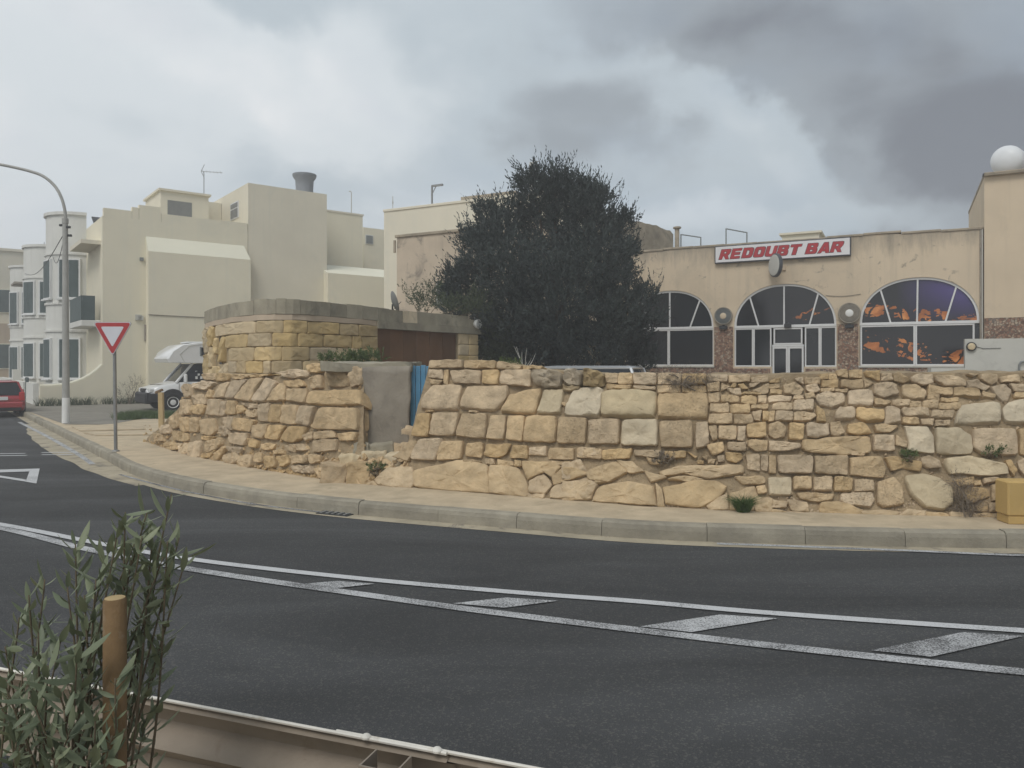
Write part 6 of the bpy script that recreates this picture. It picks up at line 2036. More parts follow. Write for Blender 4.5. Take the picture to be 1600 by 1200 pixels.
# hedge and weeds strip foot of flank
# ================================================================ STREET FURNITURE
lb = G(103, 661, ZP); lb.z = ZP
lamp = thing('street_lamp', 'grey street lamp with curved arm and white painted base', 'street lamp', lb)
sc1 = lb.y / F
ztop_ = CH + (HZ - 348) * sc1
MB().tube([lb - UP * 0.05, lb + UP * 0.72], [0.105, 0.100], 16).build('painted_base', M['white_paint'], lamp, smooth=True, auto=40)
MB().tube([lb + UP * 0.72, Vector((lb.x - 0.02, lb.y, ztop_))], [0.095, 0.072], 16).build('pole', M['lamp_grey'], lamp, smooth=True, auto=40)
MB().tube([Vector((lb.x - 0.02, lb.y, ztop_ - 0.02)), Vector((lb.x - 0.02, lb.y, ztop_ + 0.12))], 0.085, 16).build('collar', M['lamp_grey'], lamp, smooth=True, auto=40)
arm = [P(u, v, lb.y) for u, v in ((102.5, 348), (101.5, 330), (96, 309), (85, 290), (67, 275), (45, 267), (20, 261), (0, 257), (-30, 251), (-52, 248))]
MB().tube(catmull(arm, 5), 0.042, 10).build('arm', M['lamp_grey'], lamp, smooth=True, auto=40)
he = P(-64, 247, lb.y)
MB().obox(he, Vector((0.98, 0, 0.17)).normalized(), Vector((0, 1, 0)), Vector((-0.17, 0, 0.98)), 0.34, 0.13, 0.07, 0.04).build('lamp_head', M['lamp_grey'], lamp)
MB().obox(he - UP * 0.075, Vector((0.98, 0, 0.17)).normalized(), Vector((0, 1, 0)), Vector((-0.17, 0, 0.98)), 0.26, 0.10, 0.02, 0.01).build('lens', M['lens_clear'], lamp)
for (du, v) in ((5, 355), (-6, 352), (7, 368)):
    p = P(102 + du, v, lb.y - 0.02)
    MB().obox(p, (1, 0, 0), (0, 1, 0), UP, 0.05, 0.03, 0.03).build('bracket', M['dark_metal'], lamp)
# overhead wires from the lamp to the houses
for k, (u0, v0, tgt, lbl) in enumerate(((95, 365, HQ(-1.5, 13.9, 6.9), 'sagging overhead wire from the street lamp to the white bow house'), (108, 372, HQ(-1.2, 5.2, 6.9), 'short overhead wire from the street lamp to the corner house bow'))):
    a = P(100, v0, lb.y); b = tgt
    pts = [a.lerp(b, i / 16) - UP * 0.5 * math.sin(math.pi * i / 16) for i in range(17)]
    o = MB().tube(pts, 0.012, 5).build('overhead_wire', M['dark_metal'], origin=a)
    tag(o, lbl, 'wire')

# give-way sign
sb = G(181, 705, ZP); sb.z = ZP
sg2 = thing('give_way_sign', 'red and white triangular give way sign on grey post', 'road sign', sb)
k = sb.y / F
zc2 = CH + (HZ - 520) * k
sx = P(178, 520, sb.y).x
MB().tube([sb - UP * 0.03, Vector((sx + 0.005, sb.y, zc2 + 0.1))], 0.032, 12).build('post', M['grey_metal'], sg2, smooth=True, auto=40)
MB().lathe(sb, UP, [(0.07, 0), (0.06, 0.02), (0.034, 0.03)], 14).build('post_collar', M['grey_metal'], sg2)


def tri_pts(s_, y):
    zt2 = CH + (HZ - 504) * k
    w = 59 * k / 2
    h = 51.5 * k
    c = Vector((sx, y, zt2 - h / 3))
    raw = [Vector((-w, 0, h / 3)), Vector((w, 0, h / 3)), Vector((0, 0, -2 * h / 3))]
    out = []
    for i in range(3):
        a_, q, b_ = raw[i - 1], raw[i], raw[(i + 1) % 3]
        for t in (0, .25, .5, .75, 1):
            p1 = q.lerp(a_, 0.09); p2 = q.lerp(b_, 0.09)
            out.append(c + (p1.lerp(q, t).lerp(q.lerp(p2, t), t)) * s_)
    return out


yv = sb.y - 0.045
recalc(MB().prism(tri_pts(1.04, yv), (0, 0.012, 0)).build('plate', M['grey_metal'], sg2))
recalc(MB().prism(tri_pts(1.02, yv - 0.004), (0, 0.003, 0)).build('border_white', M['sign_face'], sg2))
recalc(MB().prism(tri_pts(0.97, yv - 0.008), (0, 0.003, 0)).build('red_band', M['red_reflective'], sg2))
recalc(MB().prism(tri_pts(0.62, yv - 0.012), (0, 0.003, 0)).build('face', M['sign_face'], sg2))
for dz in (0.12, -0.08):
    MB().obox(Vector((sx, sb.y - 0.016, zc2 + dz - 0.1)), (1, 0, 0), (0, 1, 0), UP, 0.06, 0.018, 0.015).build('clamp', M['dark_metal'], sg2)

# pale timber post at the rubble's end
tp = G(252, 668, ZP); tp.z = ZP
tps = thing('timber_post', 'short pale timber post beside the rubble end of bastion', 'post', tp)
hh_ = 58 * tp.y / F
MB().obox(tp + UP * (hh_ / 2 - 0.05), Vector((1, 0.1, 0)).normalized(), Vector((-0.1, 1, 0)).normalized(), (Vector((-0.02, 0, 1))).normalized(), 0.062, 0.06, hh_ / 2, 0.012).build('post', M['timber_yellow'], tps)
MB().obox(tp + UP * (hh_ - 0.02) + Vector((-0.05, -0.02, 0)), Vector((1, 0, 0.45)).normalized(), (0, 1, 0), Vector((-0.45, 0, 1)).normalized(), 0.10, 0.05, 0.03, 0.008).build('splintered_top', M['timber_stake'], tps)

# ================================================================ GUARD RAIL
rail = thing('guard_rail', 'rust stained corrugated steel guard rail along the road edge', 'guard rail', (RA.x, RA.y, 0.01))
ZR = 0.75
prof = [(0.0, 0.0), (-0.012, -0.012), (0.004, -0.022), (-0.055, -0.055), (-0.062, -0.095), (-0.012, -0.135), (0.002, -0.155), (-0.012, -0.175), (-0.062, -0.215), (-0.055, -0.255), (0.004, -0.288), (-0.012, -0.300)]
# prof: (towards the camera +, height below the top edge)


def beam(name, a, b, off, m):
    vs_, fs_ = [], []
    K = 24
    pf = []
    for i in range(len(prof) - 1):
        for t in (0, 0.5):
            pf.append((prof[i][0] * (1 - t) + prof[i + 1][0] * t, prof[i][1] * (1 - t) + prof[i + 1][1] * t))
    pf.append(prof[-1])
    for th in (0.0, -0.005):
        for i in range(K + 1):
            p = a.lerp(b, i / K)
            for (o_, z_) in pf:
                w_ = 0.004 * noise.noise(p * 1.5)
                vs_.append(p + rn * (o_ + off + th + w_) + UP * (ZR + z_ + 0.003 * noise.noise(p * 2)))
    n = len(pf)
    half = (K + 1) * n
    for s_ in (0, half):
        for i in range(K):
            for k_ in range(n - 1):
                fs_.append((s_ + i * n + k_, s_ + i * n + k_ + 1, s_ + (i + 1) * n + k_ + 1, s_ + (i + 1) * n + k_))
    for i in range(K):
        for k_ in (0, n - 1):
            fs_.append((i * n + k_, (i + 1) * n + k_, half + (i + 1) * n + k_, half + i * n + k_))
    o = MB().add(vs_, fs_).build(name, m, rail, smooth=True, auto=40)
    return recalc(o)


js = (P(588, 1157, 2.08) - RA).dot(rd)
beam('beam', RA - rd * 4.2 + UP * 0, RA + rd * (js + 0.2), 0.0, M['galvanised'])
beam('beam', RA + rd * (js - 0.15), RA + rd * 6.0, -0.008, M['galvanised'])
for (a_, b_, off) in ((-4.2, js + 0.2, 0.0), (js - 0.15, 6.0, -0.008)):
    MB().tube([RA + rd * a_ + rn * off + UP * (ZR + 0.002), RA + rd * b_ + rn * off + UP * (ZR + 0.002)], 0.0055, 6).build('top_lip', M['galvanised_lip'], rail)
for (u, v) in ((572, 1151), (683, 1174)):
    d_ = Vector(((u - CX) / F, 1, 0))
    # bearing of the bolt met with the rail line
    t_ = (RA.y - RA.x / d_.x) / (rd.x / d_.x - rd.y) if abs(d_.x) > 1e-6 else 0
    p = RA + rd * t_
    MB().lathe(p + UP * (ZR + 0.003), UP, [(0.014, 0), (0.014, 0.005), (0.009, 0.010), (0.003, 0.012)], 12).build('bolt', M['galvanised_lip'], rail, smooth=True, auto=40)
for s_ in (-3.4, -1.4, js + 0.06, js + 2.0, js + 4.0):
    p = RA + rd * s_ + rn * 0.085
    # channel post, open side along the rail
    mb = MB()
    w_, dp_, th = 0.055, 0.045, 0.005
    out_ = [(-w_, -dp_), (w_, -dp_), (w_, dp_), (w_ - th, dp_), (w_ - th, -dp_ + th), (-w_ + th, -dp_ + th), (-w_ + th, dp_), (-w_, dp_)]
    recalc(mb.prism([p + rd * a + rn * -b + UP * (-0.05) for a, b in out_], UP * 0.80).build('post', M['galvanised'], rail))
    MB().obox(RA + rd * s_ + rn * 0.03 + UP * 0.595, rd, rn, UP, 0.03, 0.032, 0.05).build('spacer', M['galvanised'], rail)

# wooden stake beside the bush
skx = (179.5 - CX) * 1.8 / F
sk = thing('wooden_stake', 'round wooden stake standing beside the leafy bush at guard rail', 'stake', (skx, 1.8, 0.01))
zs_ = CH - (934 - HZ) * 1.8 / F
prof_ = [(0.0265, -0.02), (0.0265, 0.4), (0.026, 0.8), (0.0258, zs_ - 0.006 - 0.012), (0.023, zs_ - 0.012)]
MB().lathe((skx, 1.8, 0.012), UP, prof_, 24).build('shaft', M['timber_stake'], sk, smooth=True, auto=40)
MB().lathe((skx, 1.8, zs_ + 0.0005), UP, [(0.0228, -0.004), (0.0222, 0.0), (0.012, 0.0008)], 24).build('cut_end', M['timber_yellow'], sk)

# ================================================================ VEHICLES
def wheel(parent, c, axis, r, wd, rimmat='grey_metal'):
    ax_ = Vector(axis).normalized()
    t = MB().lathe(Vector(c) - ax_ * wd / 2, ax_, [(r * 0.62, 0), (r * 0.93, 0.0), (r, 0.03), (r, wd - 0.03), (r * 0.93, wd), (r * 0.62, wd)], 28).build('wheel', M['rubber'], parent, smooth=True, auto=35)
    MB().lathe(Vector(c) + ax_ * (wd / 2 - 0.03), ax_, [(r * 0.63, 0), (r * 0.62, 0.045), (r * 0.5, 0.02), (r * 0.22, 0.035), (r * 0.08, 0.045)], 28).build('rim', M[rimmat], t, smooth=True, auto=30)
    for k_ in range(6):
        a = k_ * math.pi / 3
        u_ = ax_.orthogonal().normalized(); v_ = ax_.cross(u_)
        p = Vector(c) + ax_ * (wd / 2 - 0.002) + (u_ * math.cos(a) + v_ * math.sin(a)) * r * 0.40
        MB().lathe(p, ax_, [(r * 0.085, 0), (r * 0.08, 0.006)], 10).build('vent', M['plastic_black'], t)
    return t


class Car:
    """frame of a vehicle: x forward, y to its left, z up"""
    def __init__(s, pos, fwd):
        s.o = Vector(pos); s.f = Vector(fwd).normalized(); s.l = UP.cross(s.f)

    def __call__(s, x, y, z):
        return s.o + s.f * x + s.l * y + UP * z


def loft(name, m, parent, V, stations, auto=38, caps=True, mats=None):
    """stations: list of closed rings [(x, y, z)...] all with the same count"""
    n = len(stations[0])
    vs_ = [V(*p) for st_ in stations for p in st_]
    fs_ = [(i * n + k_, i * n + (k_ + 1) % n, (i + 1) * n + (k_ + 1) % n, (i + 1) * n + k_) for i in range(len(stations) - 1) for k_ in range(n)]
    if caps:
        fs_ += [tuple(range(n)), tuple((len(stations) - 1) * n + k_ for k_ in reversed(range(n)))]
    return recalc(MB().add(vs_, fs_).build(name, m, parent, smooth=True, auto=auto))


def body_ring(x, hw, z0, z1, crown=0.02, r=0.10):
    pts = []
    cs = [(-1, 0), (1, 0), (1, 1), (-1, 1)]
    q = [(-hw * 0.93, z0), (-hw * 0.99, z0 + r), (-hw, (z0 + z1) / 2), (-hw * 0.985, z1 - r), (-hw * 0.93, z1 - r * 0.25), (-hw * 0.80, z1), (-hw * 0.4, z1 + crown), (0, z1 + crown * 1.3)]
    right = [(-a, b) for a, b in reversed(q[:-1])]
    return [(x, a, b) for a, b in q + right]


def hatchback(name, label, pos, fwd, paint, L_=3.7, W_=1.62, H_=1.40, group=None):
    V = Car(pos, fwd)
    t = thing(name, label, 'car', pos, group)
    hw = W_ / 2
    z0 = 0.20
    k = H_ / 1.42
    belt = 0.88 * k
    xs = [-L_ / 2, -L_ / 2 + 0.05, -L_ / 2 + 0.25, -L_ / 2 + 0.7, -0.4, 0.5, L_ / 2 - 1.0, L_ / 2 - 0.5, L_ / 2 - 0.15, L_ / 2]
    zt = [0.70 * k, 0.80 * k, belt, belt + 0.01, belt, belt - 0.01, 0.84 * k, 0.77 * k, 0.66 * k, 0.52 * k]
    zb = [0.36, 0.26, z0, z0, z0, z0, z0, z0, 0.24, 0.32]
    wf = [0.88, 0.95, 0.99, 1, 1, 1, 1, 0.98, 0.92, 0.82]
    body = loft('body', M[paint], t, V, [body_ring(x, hw * w_, b, a) for x, a, b, w_ in zip(xs, zt, zb, wf)])
    # cabin: dark glass house, painted roof and pillars
    gx = [-L_ / 2 + 0.10, -L_ / 2 + 0.34, 0.35, 1.05]

    def cab(x0, x1, y0, y1, z_a, z_b):
        return x0, x1
    bot = belt - 0.03
    ring_b = [(-L_ / 2 + 0.12, -hw * 0.90), (L_ / 2 - 1.05, -hw * 0.90), (L_ / 2 - 1.0, 0), (L_ / 2 - 1.05, hw * 0.90), (-L_ / 2 + 0.12, hw * 0.90), (-L_ / 2 + 0.06, 0)]
    ring_t = [(-L_ / 2 + 0.36, -hw * 0.70), (0.28, -hw * 0.72), (0.36, 0), (0.28, hw * 0.72), (-L_ / 2 + 0.36, hw * 0.70), (-L_ / 2 + 0.32, 0)]
    zr = H_ - 0.06
    st_ = [[(a, b, bot) for a, b in ring_b], [(a, b, zr) for a, b in ring_t]]
    glass = loft('windows', M['glass_dark'], t, V, st_, 20)
    # roof skin
    rs_ = []
    for (sc_k, dz) in ((1.02, -0.015), (1.03, 0.01), (0.97, 0.035), (0.75, 0.055)):
        cx_ = (-L_ / 2 + 0.36 + 0.28) / 2
        rs_.append([(cx_ + (a - cx_) * sc_k, b * sc_k, zr + dz) for a, b in ring_t])
    roof = loft('roof', M[paint], t, V, rs_, 50)
    # pillars
    for sgn in (-1, 1):
        for (xb, xt) in ((-L_ / 2 + 0.14, -L_ / 2 + 0.36), (-0.25, -0.28), (L_ / 2 - 1.06, 0.27)):
            a = V(xb, sgn * hw * 0.905, bot); b = V(xt, sgn * hw * 0.715, zr)
            MB().tube([a, b], 0.035, 6).build('pillar', M[paint], t)
    # bumpers, lamps, plate, mirrors
    xr = -L_ / 2
    MB().obox(V(xr - 0.01, 0, 0.42), V.f, V.l, UP, 0.07, hw * 0.88, 0.11, 0.04).build('bumper', M[paint], t)
    MB().obox(V(xr - 0.02, 0, 0.30), V.f, V.l, UP, 0.05, hw * 0.80, 0.05, 0.02).build('bumper_trim', M['plastic_black'], t)
    MB().obox(V(L_ / 2 - 0.04, 0, 0.42), V.f, V.l, UP, 0.08, hw * 0.80, 0.12, 0.04).build('bumper', M[paint], t)
    pl_ = MB().obox(V(xr - 0.035, 0, 0.66), V.f, V.l, UP, 0.01, 0.26, 0.06).build('number_plate', M['white_paint'], t)
    for sgn in (-1, 1):
        MB().obox(V(xr + 0.035, sgn * hw * 0.83, 0.80 * k), V.f, V.l, UP, 0.06, 0.085, 0.16, 0.03).build('tail_light', M['lens_red'], t)
        MB().obox(V(L_ / 2 - 0.13, sgn * hw * 0.70, 0.64 * k), V.f, V.l, UP, 0.09, 0.15, 0.07, 0.03).build('headlight', M['lens_clear'], t)
        MB().obox(V(L_ / 2 - 1.12, sgn * hw * 1.06, belt + 0.06), V.f, V.l, UP, 0.05, 0.09, 0.06, 0.025).build('mirror', M[paint], t)
    wr_ = 0.285
    for x in (-L_ / 2 + 0.65, L_ / 2 - 0.72):
        for sgn in (-1, 1):
            MB().lathe(V(x, sgn * (hw - 0.12), wr_ + 0.02), V.l * sgn, [(wr_ * 1.16, 0), (wr_ * 1.16, 0.125)], 24).build('wheel_arch', M['plastic_black'], t)
            wheel(t, V(x, sgn * (hw - 0.075), wr_), V.l * sgn, wr_, 0.17)
    wb_ = MB().tube([V(xr + 0.06, -0.1, 0.93 * k), V(xr + 0.2, 0.28, 1.0 * k)], 0.012, 5).build('wiper', M['plastic_black'], t)
    return t


rcp = G(-8, 648.5, 0)
hatchback('parked_car', 'small red hatchback on the side street, seen from behind', (rcp.x, rcp.y, 0.003), D1, 'car_red', 3.6, 1.62, 1.27)
hatchback('parked_car', 'silver car parked behind the wall, only its roof showing', (1.15, 16.5, GZ + 0.003), Vector((-0.93, 0.36, 0)), 'car_silver', 3.9, 1.68, 1.50)


# ---- camper van
def camper():
    f = -D2
    nose = P(222, 571, 27.6)
    L_, W_ = 5.9, 2.05
    o = Vector((nose.x, nose.y, ZP)) - f * 0.05
    V0 = Car(o, f)
    V = lambda x, y, z: V0(x, y - 0.0, z * 0.91)      # x = 0 at the nose, negative towards the tail; +y is its left, the side we see
    t = thing('camper_van', 'white coachbuilt camper van with overcab bed by cream flank wall', 'camper van', (o.x, o.y, ZP))
    hw = 0.92
    # cab: bonnet and doors as one shell
    xs = [0.02, -0.08, -0.35, -0.75, -1.0, -1.3, -2.15]
    zt = [0.78, 0.90, 1.00, 1.08, 1.14, 1.16, 1.18]
    zb = [0.42, 0.36, 0.34, 0.34, 0.34, 0.34, 0.34]
    wf = [0.80, 0.90, 0.97, 1, 1, 1, 1]
    body = loft('cab', M['van_white'], t, V, [body_ring(x, hw * w_, b, a, 0.03) for x, a, b, w_ in zip(xs, zt, zb, wf)])
    # windscreen and side glass block
    rb = [(-0.92, -hw * 0.93), (-0.86, 0), (-0.92, hw * 0.93), (-2.1, hw * 0.95), (-2.1, -hw * 0.95)]
    rt_ = [(-1.52, -hw * 0.82), (-1.48, 0), (-1.52, hw * 0.82), (-2.1, hw * 0.86), (-2.1, -hw * 0.86)]
    loft('windows', M['glass_dark'], t, V, [[(a, b, 1.10) for a, b in rb], [(a, b, 1.86) for a, b in rt_]], 20)
    for sgn in (-1, 1):
        MB().tube([V(-0.90, sgn * hw * 0.94, 1.10), V(-1.50, sgn * hw * 0.83, 1.87)], 0.05, 6).build('pillar', M['van_white'], t)
        MB().tube([V(-2.08, sgn * hw * 0.96, 1.10), V(-2.08, sgn * hw * 0.87, 1.87)], 0.05, 6).build('pillar', M['van_white'], t)
    # chequered blind in the side window
    for i in range(5):
        for j in range(4):
            if (i + j) % 2 == 0:
                c = V(-1.62 - i * 0.085, hw * 0.925 - j * 0.02, 1.30 + j * 0.11)
                MB().obox(c, V0.f, (V0.l + UP * 0.12).normalized(), UP, 0.040, 0.006, 0.05).build('blind_square', M['white_paint'], t)
    # coach body with overcab nose
    side = [(-2.15, 0.42), (-2.15, 1.88), (-1.35, 1.90), (-0.62, 1.92), (-0.56, 2.06), (-0.72, 2.36), (-1.05, 2.62), (-1.6, 2.72), (-5.85, 2.72), (-5.9, 2.6), (-5.9, 0.42)]
    hb = W_ / 2
    mid_ = [V(a, hb, b) for a, b in side]
    inner_ = []
    cxs = sum(a for a, b in side) / len(side); czs = sum(b for a, b in side) / len(side)
    rings = []
    for (y, sc_k) in ((-hb, 0.97), (-hb + 0.06, 1.0), (hb - 0.06, 1.0), (hb, 0.97)):
        rings.append([(cxs + (a - cxs) * sc_k if sc_k < 1 else a, y, czs + (b - czs) * sc_k if sc_k < 1 else b) for a, b in side])
    n = len(side)
    vs_ = [V(*p) for r_ in rings for p in r_]
    fs_ = [(i * n + k_, i * n + (k_ + 1) % n, (i + 1) * n + (k_ + 1) % n, (i + 1) * n + k_) for i in range(3) for k_ in range(n)]
    for base in (0, 3 * n):
        tri = geometry.tessellate_polygon([[Vector((a, b, 0)) for a, b in side]])
        fs_ += [tuple(base + q for q in tr) for tr in tri]
    cb = recalc(MB().add(vs_, fs_).build('coach_body', M['van_white'], t, smooth=True, auto=40))
    MB().obox(V(-2.05, hb + 0.006, 2.36), V0.f, V0.l, UP, 0.36, 0.012, 0.17, 0.01).build('overcab_window', M['shutter_grey'], cb)
    MB().obox(V(-2.05, hb + 0.018, 2.36), V0.f, V0.l, UP, 0.31, 0.008, 0.13).build('overcab_pane', M['glass_dark'], cb)
    MB().tube([V(-1.15, hb + 0.004, 1.94), V(-1.0, hb + 0.004, 2.25), V(-1.32, hb + 0.004, 2.58), V(-1.8, hb + 0.004, 2.66)], 0.014, 5).build('trim_strip', M['wall_grey'], cb)
    MB().obox(V(-3.8, hb + 0.01, 1.7), V0.f, V0.l, UP, 0.5, 0.014, 0.28, 0.01).build('side_window', M['glass_dark'], cb)
    MB().obox(V(-1.9, 0, 2.745), V0.f, V0.l, UP, 0.5, 0.5, 0.03, 0.01).build('roof_hatch', M['white_paint'], cb)
    # dark bumper and sill, lamps, grille, mirror, wheels, door seams
    MB().obox(V(0.03, 0, 0.50), V0.f, V0.l, UP, 0.10, hw * 0.93, 0.20, 0.05).build('bumper', M['plastic_black'], t)
    MB().obox(V(-0.60, hw * 0.955, 0.52), V0.f, V0.l, UP, 0.62, 0.06, 0.16, 0.03).build('lower_trim', M['plastic_black'], t)
    MB().obox(V(-1.75, hw * 0.975, 0.46), V0.f, V0.l, UP, 0.38, 0.03, 0.10, 0.01).build('lower_trim', M['plastic_black'], t)
    for sgn in (-1, 1):
        MB().obox(V(-0.10, sgn * hw * 0.74, 0.80), V0.f, V0.l, UP, 0.10, 0.16, 0.09, 0.04).build('headlight', M['lens_clear'], t)
        MB().obox(V(-1.18, sgn * (hw + 0.14), 1.28), V0.f, V0.l, UP, 0.05, 0.09, 0.16, 0.03).build('mirror', M['van_white'], t)
        MB().tube([V(-1.18, sgn * hw * 0.9, 1.2), V(-1.18, sgn * (hw + 0.08), 1.22)], 0.02, 6).build('mirror_arm', M['plastic_black'], t)
    MB().obox(V(0.0, 0, 0.80), V0.f, V0.l, UP, 0.04, 0.38, 0.07, 0.02).build('grille', M['plastic_black'], t)
    for (x, z0, z1) in ((-1.0, 0.5, 1.08), (-2.12, 0.5, 1.12)):
        MB().obox(V(x, hw * 1.0, (z0 + z1) / 2), V0.f, V0.l, UP, 0.006, 0.004, (z1 - z0) / 2).build('door_seam', M['render_grey'], t)
    MB().obox(V(-1.9, hw * 1.01, 1.02), V0.f, V0.l, UP, 0.09, 0.015, 0.02, 0.005).build('door_handle', M['plastic_black'], t)
    for x in (-0.78, -4.5):
        for sgn in (-1, 1):
            yy = (hw - 0.02) if x > -2 else (hb - 0.02)
            MB().lathe(V(x, sgn * (yy - 0.11), 0.40), V0.l * sgn, [(0.42, 0), (0.42, 0.14)], 26).build('wheel_arch', M['plastic_black'], t)
            wheel(t, V(x, sgn * (yy - 0.03), 0.325), V0.l * sgn, 0.325, 0.20, 'white_paint' if sgn > 0 else 'grey_metal')
    MB().obox(V(-0.35, hw * 0.62, 1.04), Vector(V0.f), V0.l, UP, 0.26, 0.012, 0.012).build('bonnet_seam', M['render_grey'], t)
    return t


camper()
# ================================================================ PLANTS
def rvec(r):
    while True:
        v = Vector((r.uniform(-1, 1), r.uniform(-1, 1), r.uniform(-1, 1)))
        if 0.05 < v.length < 1:
            return v.normalized()


def leaf_quad(mb, p, d, nrm_, ln_, wd):
    """one pointed leaf as two triangles with a slight fold"""
    s_ = d.cross(nrm_)
    if s_.length < 1e-5:
        s_ = d.orthogonal()
    s_.normalize()
    b = len(mb.v)
    mb.v += [p, p + d * ln_ * 0.45 + s_ * wd, p + d * ln_, p + d * ln_ * 0.45 - s_ * wd]
    mb.f.append((b, b + 1, b + 2, b + 3))


def shoot(mb, r, p, d, length, n, ll, lw, spread=0.9, droop=0.0):
    d = d.normalized()
    q = d.orthogonal().normalized(); w_ = d.cross(q)
    for i in range(n):
        t = (i + 0.6) / n
        a = i * 2.4 + r.uniform(-0.4, 0.4)
        side = q * math.cos(a) + w_ * math.sin(a)
        sp_ = spread * (1.15 - 0.6 * t)
        dd = (d + side * sp_ - UP * droop * t).normalized()
        pos = p + d * length * t
        leaf_quad(mb, pos, dd, rvec(r), ll * r.uniform(0.7, 1.2), lw * r.uniform(0.8, 1.2))


def big_tree():
    Y0 = 19.6
    base = Vector((P(868, 571, Y0).x, Y0, GZ))
    t = thing('evergreen_tree', 'big dark bushy evergreen tree between the hut and the bar', 'tree', base)
    r = random.Random(21)
    k = Y0 / F
    lobes = [(842, 318, 38, 0), (882, 322, 42, .2), (918, 340, 42, -.2), (950, 372, 34, 0), (800, 352, 34, .3), (772, 376, 36, 0), (752, 405, 34, -.3), (735, 448, 32, 0), (742, 492, 30, .3),
             (805, 430, 52, -.9), (868, 395, 66, .4), (930, 420, 52, -.8), (960, 440, 30, .2), (970, 485, 32, 0), (990, 528, 26, .2), (950, 505, 46, -.9), (870, 475, 72, -1.0), (798, 500, 50, -.7),
             (795, 545, 34, .4), (850, 552, 48, -.5), (922, 560, 44, -.9), (972, 562, 30, .2), (1006, 470, 18, -.3), (714, 440, 18, .1), (762, 338, 17, .2), (830, 287, 20, 0), (868, 288, 20, .1), (712, 484, 18, 0), (1000, 565, 20, .3), (905, 302, 18, 0), (738, 378, 17, .1),
             (1016, 505, 14, -.5), (700, 462, 12, 0), (935, 312, 12, .1), (972, 352, 14, 0), (985, 398, 14, .1)]
    trunk = [base - UP * 0.1, base + Vector((0.06, 0, 0.8)), base + Vector((0.0, 0.05, 1.7)), base + Vector((-0.1, 0.1, 2.8)), base + Vector((0.05, 0.1, 4.2))]
    MB().tube(catmull(trunk, 5), [0.30 - 0.19 * i / 20 for i in range(21)], 12).build('trunk', M['bark'], t, smooth=True)
    for (u, v, rr_, dy) in lobes[::2]:
        e = P(u, v, Y0 + dy * 1.3)
        s0 = base + Vector((0, 0.05, r.uniform(1.2, 3.2)))
        m_ = s0.lerp(e, 0.5) + Vector((0, 0, -0.15))
        MB().tube(catmull([s0, m_, e], 5), [0.10 - 0.085 * i / 10 for i in range(11)], 7).build('limb', M['bark'], t, smooth=True)
    mb = MB()
    for (u, v, rp, dy) in lobes:
        c = P(u, v, Y0 + dy * 1.3)
        R_ = rp * k
        n = int(40 + rp * rp * 0.15)
        for _ in range(n):
            d = rvec(r)
            rad = R_ * (r.random() ** 0.45)
            p = c + Vector((d.x * rad, d.y * rad * 1.25, d.z * rad))
            if p.z < GZ + 0.25:
                continue
            sd = (d * 0.55 + UP * 0.75 + rvec(r) * 0.45).normalized()
            shoot(mb, r, p, sd, r.uniform(0.20, 0.40), 10, 0.11, 0.020, 0.75)
        # long ragged tips breaking the outline
        for _ in range(int(rp * 1.1)):
            d = rvec(r)
            d.z = abs(d.z) * 0.8 + 0.1
            d.normalize()
            p = c + Vector((d.x * R_, d.y * R_ * 1.2, d.z * R_)) * r.uniform(0.85, 1.02)
            shoot(mb, r, p, (d * 0.5 + UP * 0.8 + rvec(r) * 0.3).normalized(), r.uniform(0.35, 0.75), 10, 0.10, 0.014, 0.55)
    mb.build('crown', M['tree_leaf'], t)
    return t


big_tree()


def shrub(name, label, cat, base, spots, n, ll, lw, m, seed, sl=(0.12, 0.3), up=0.7, stems=4, nleaf=8, spread=0.8, group=None, stemmat='stem'):
    """spots = [(centre, radius)] in metres"""
    t = thing(name, label, cat, base, group)
    r = random.Random(seed)
    mb = MB()
    tot = sum(rr_ ** 2 for _, rr_ in spots)
    for c, rr_ in spots:
        for _ in range(max(3, int(n * rr_ ** 2 / tot))):
            d = rvec(r)
            p = c + d * rr_ * r.random() ** 0.5
            if p.z < base[2]:
                p.z = base[2] + abs(p.z - base[2]) * 0.3
            shoot(mb, r, p, (d * 0.5 + UP * up + rvec(r) * 0.4).normalized(), r.uniform(*sl), nleaf, ll, lw, spread)
    mb.build('foliage', M[m], t)
    sm = MB()
    for i in range(stems):
        c, rr_ = spots[i % len(spots)]
        b0 = Vector(base) + Vector((r.uniform(-.05, .05), r.uniform(-.05, .05), -0.03))
        e = c + rvec(r) * rr_ * 0.5
        sm.tube(catmull([b0, b0.lerp(e, 0.5) + rvec(r) * 0.05, e], 4), [0.014 - 0.011 * q / 8 for q in range(9)], 5)
    sm.build('stems', M[stemmat], t)
    return t


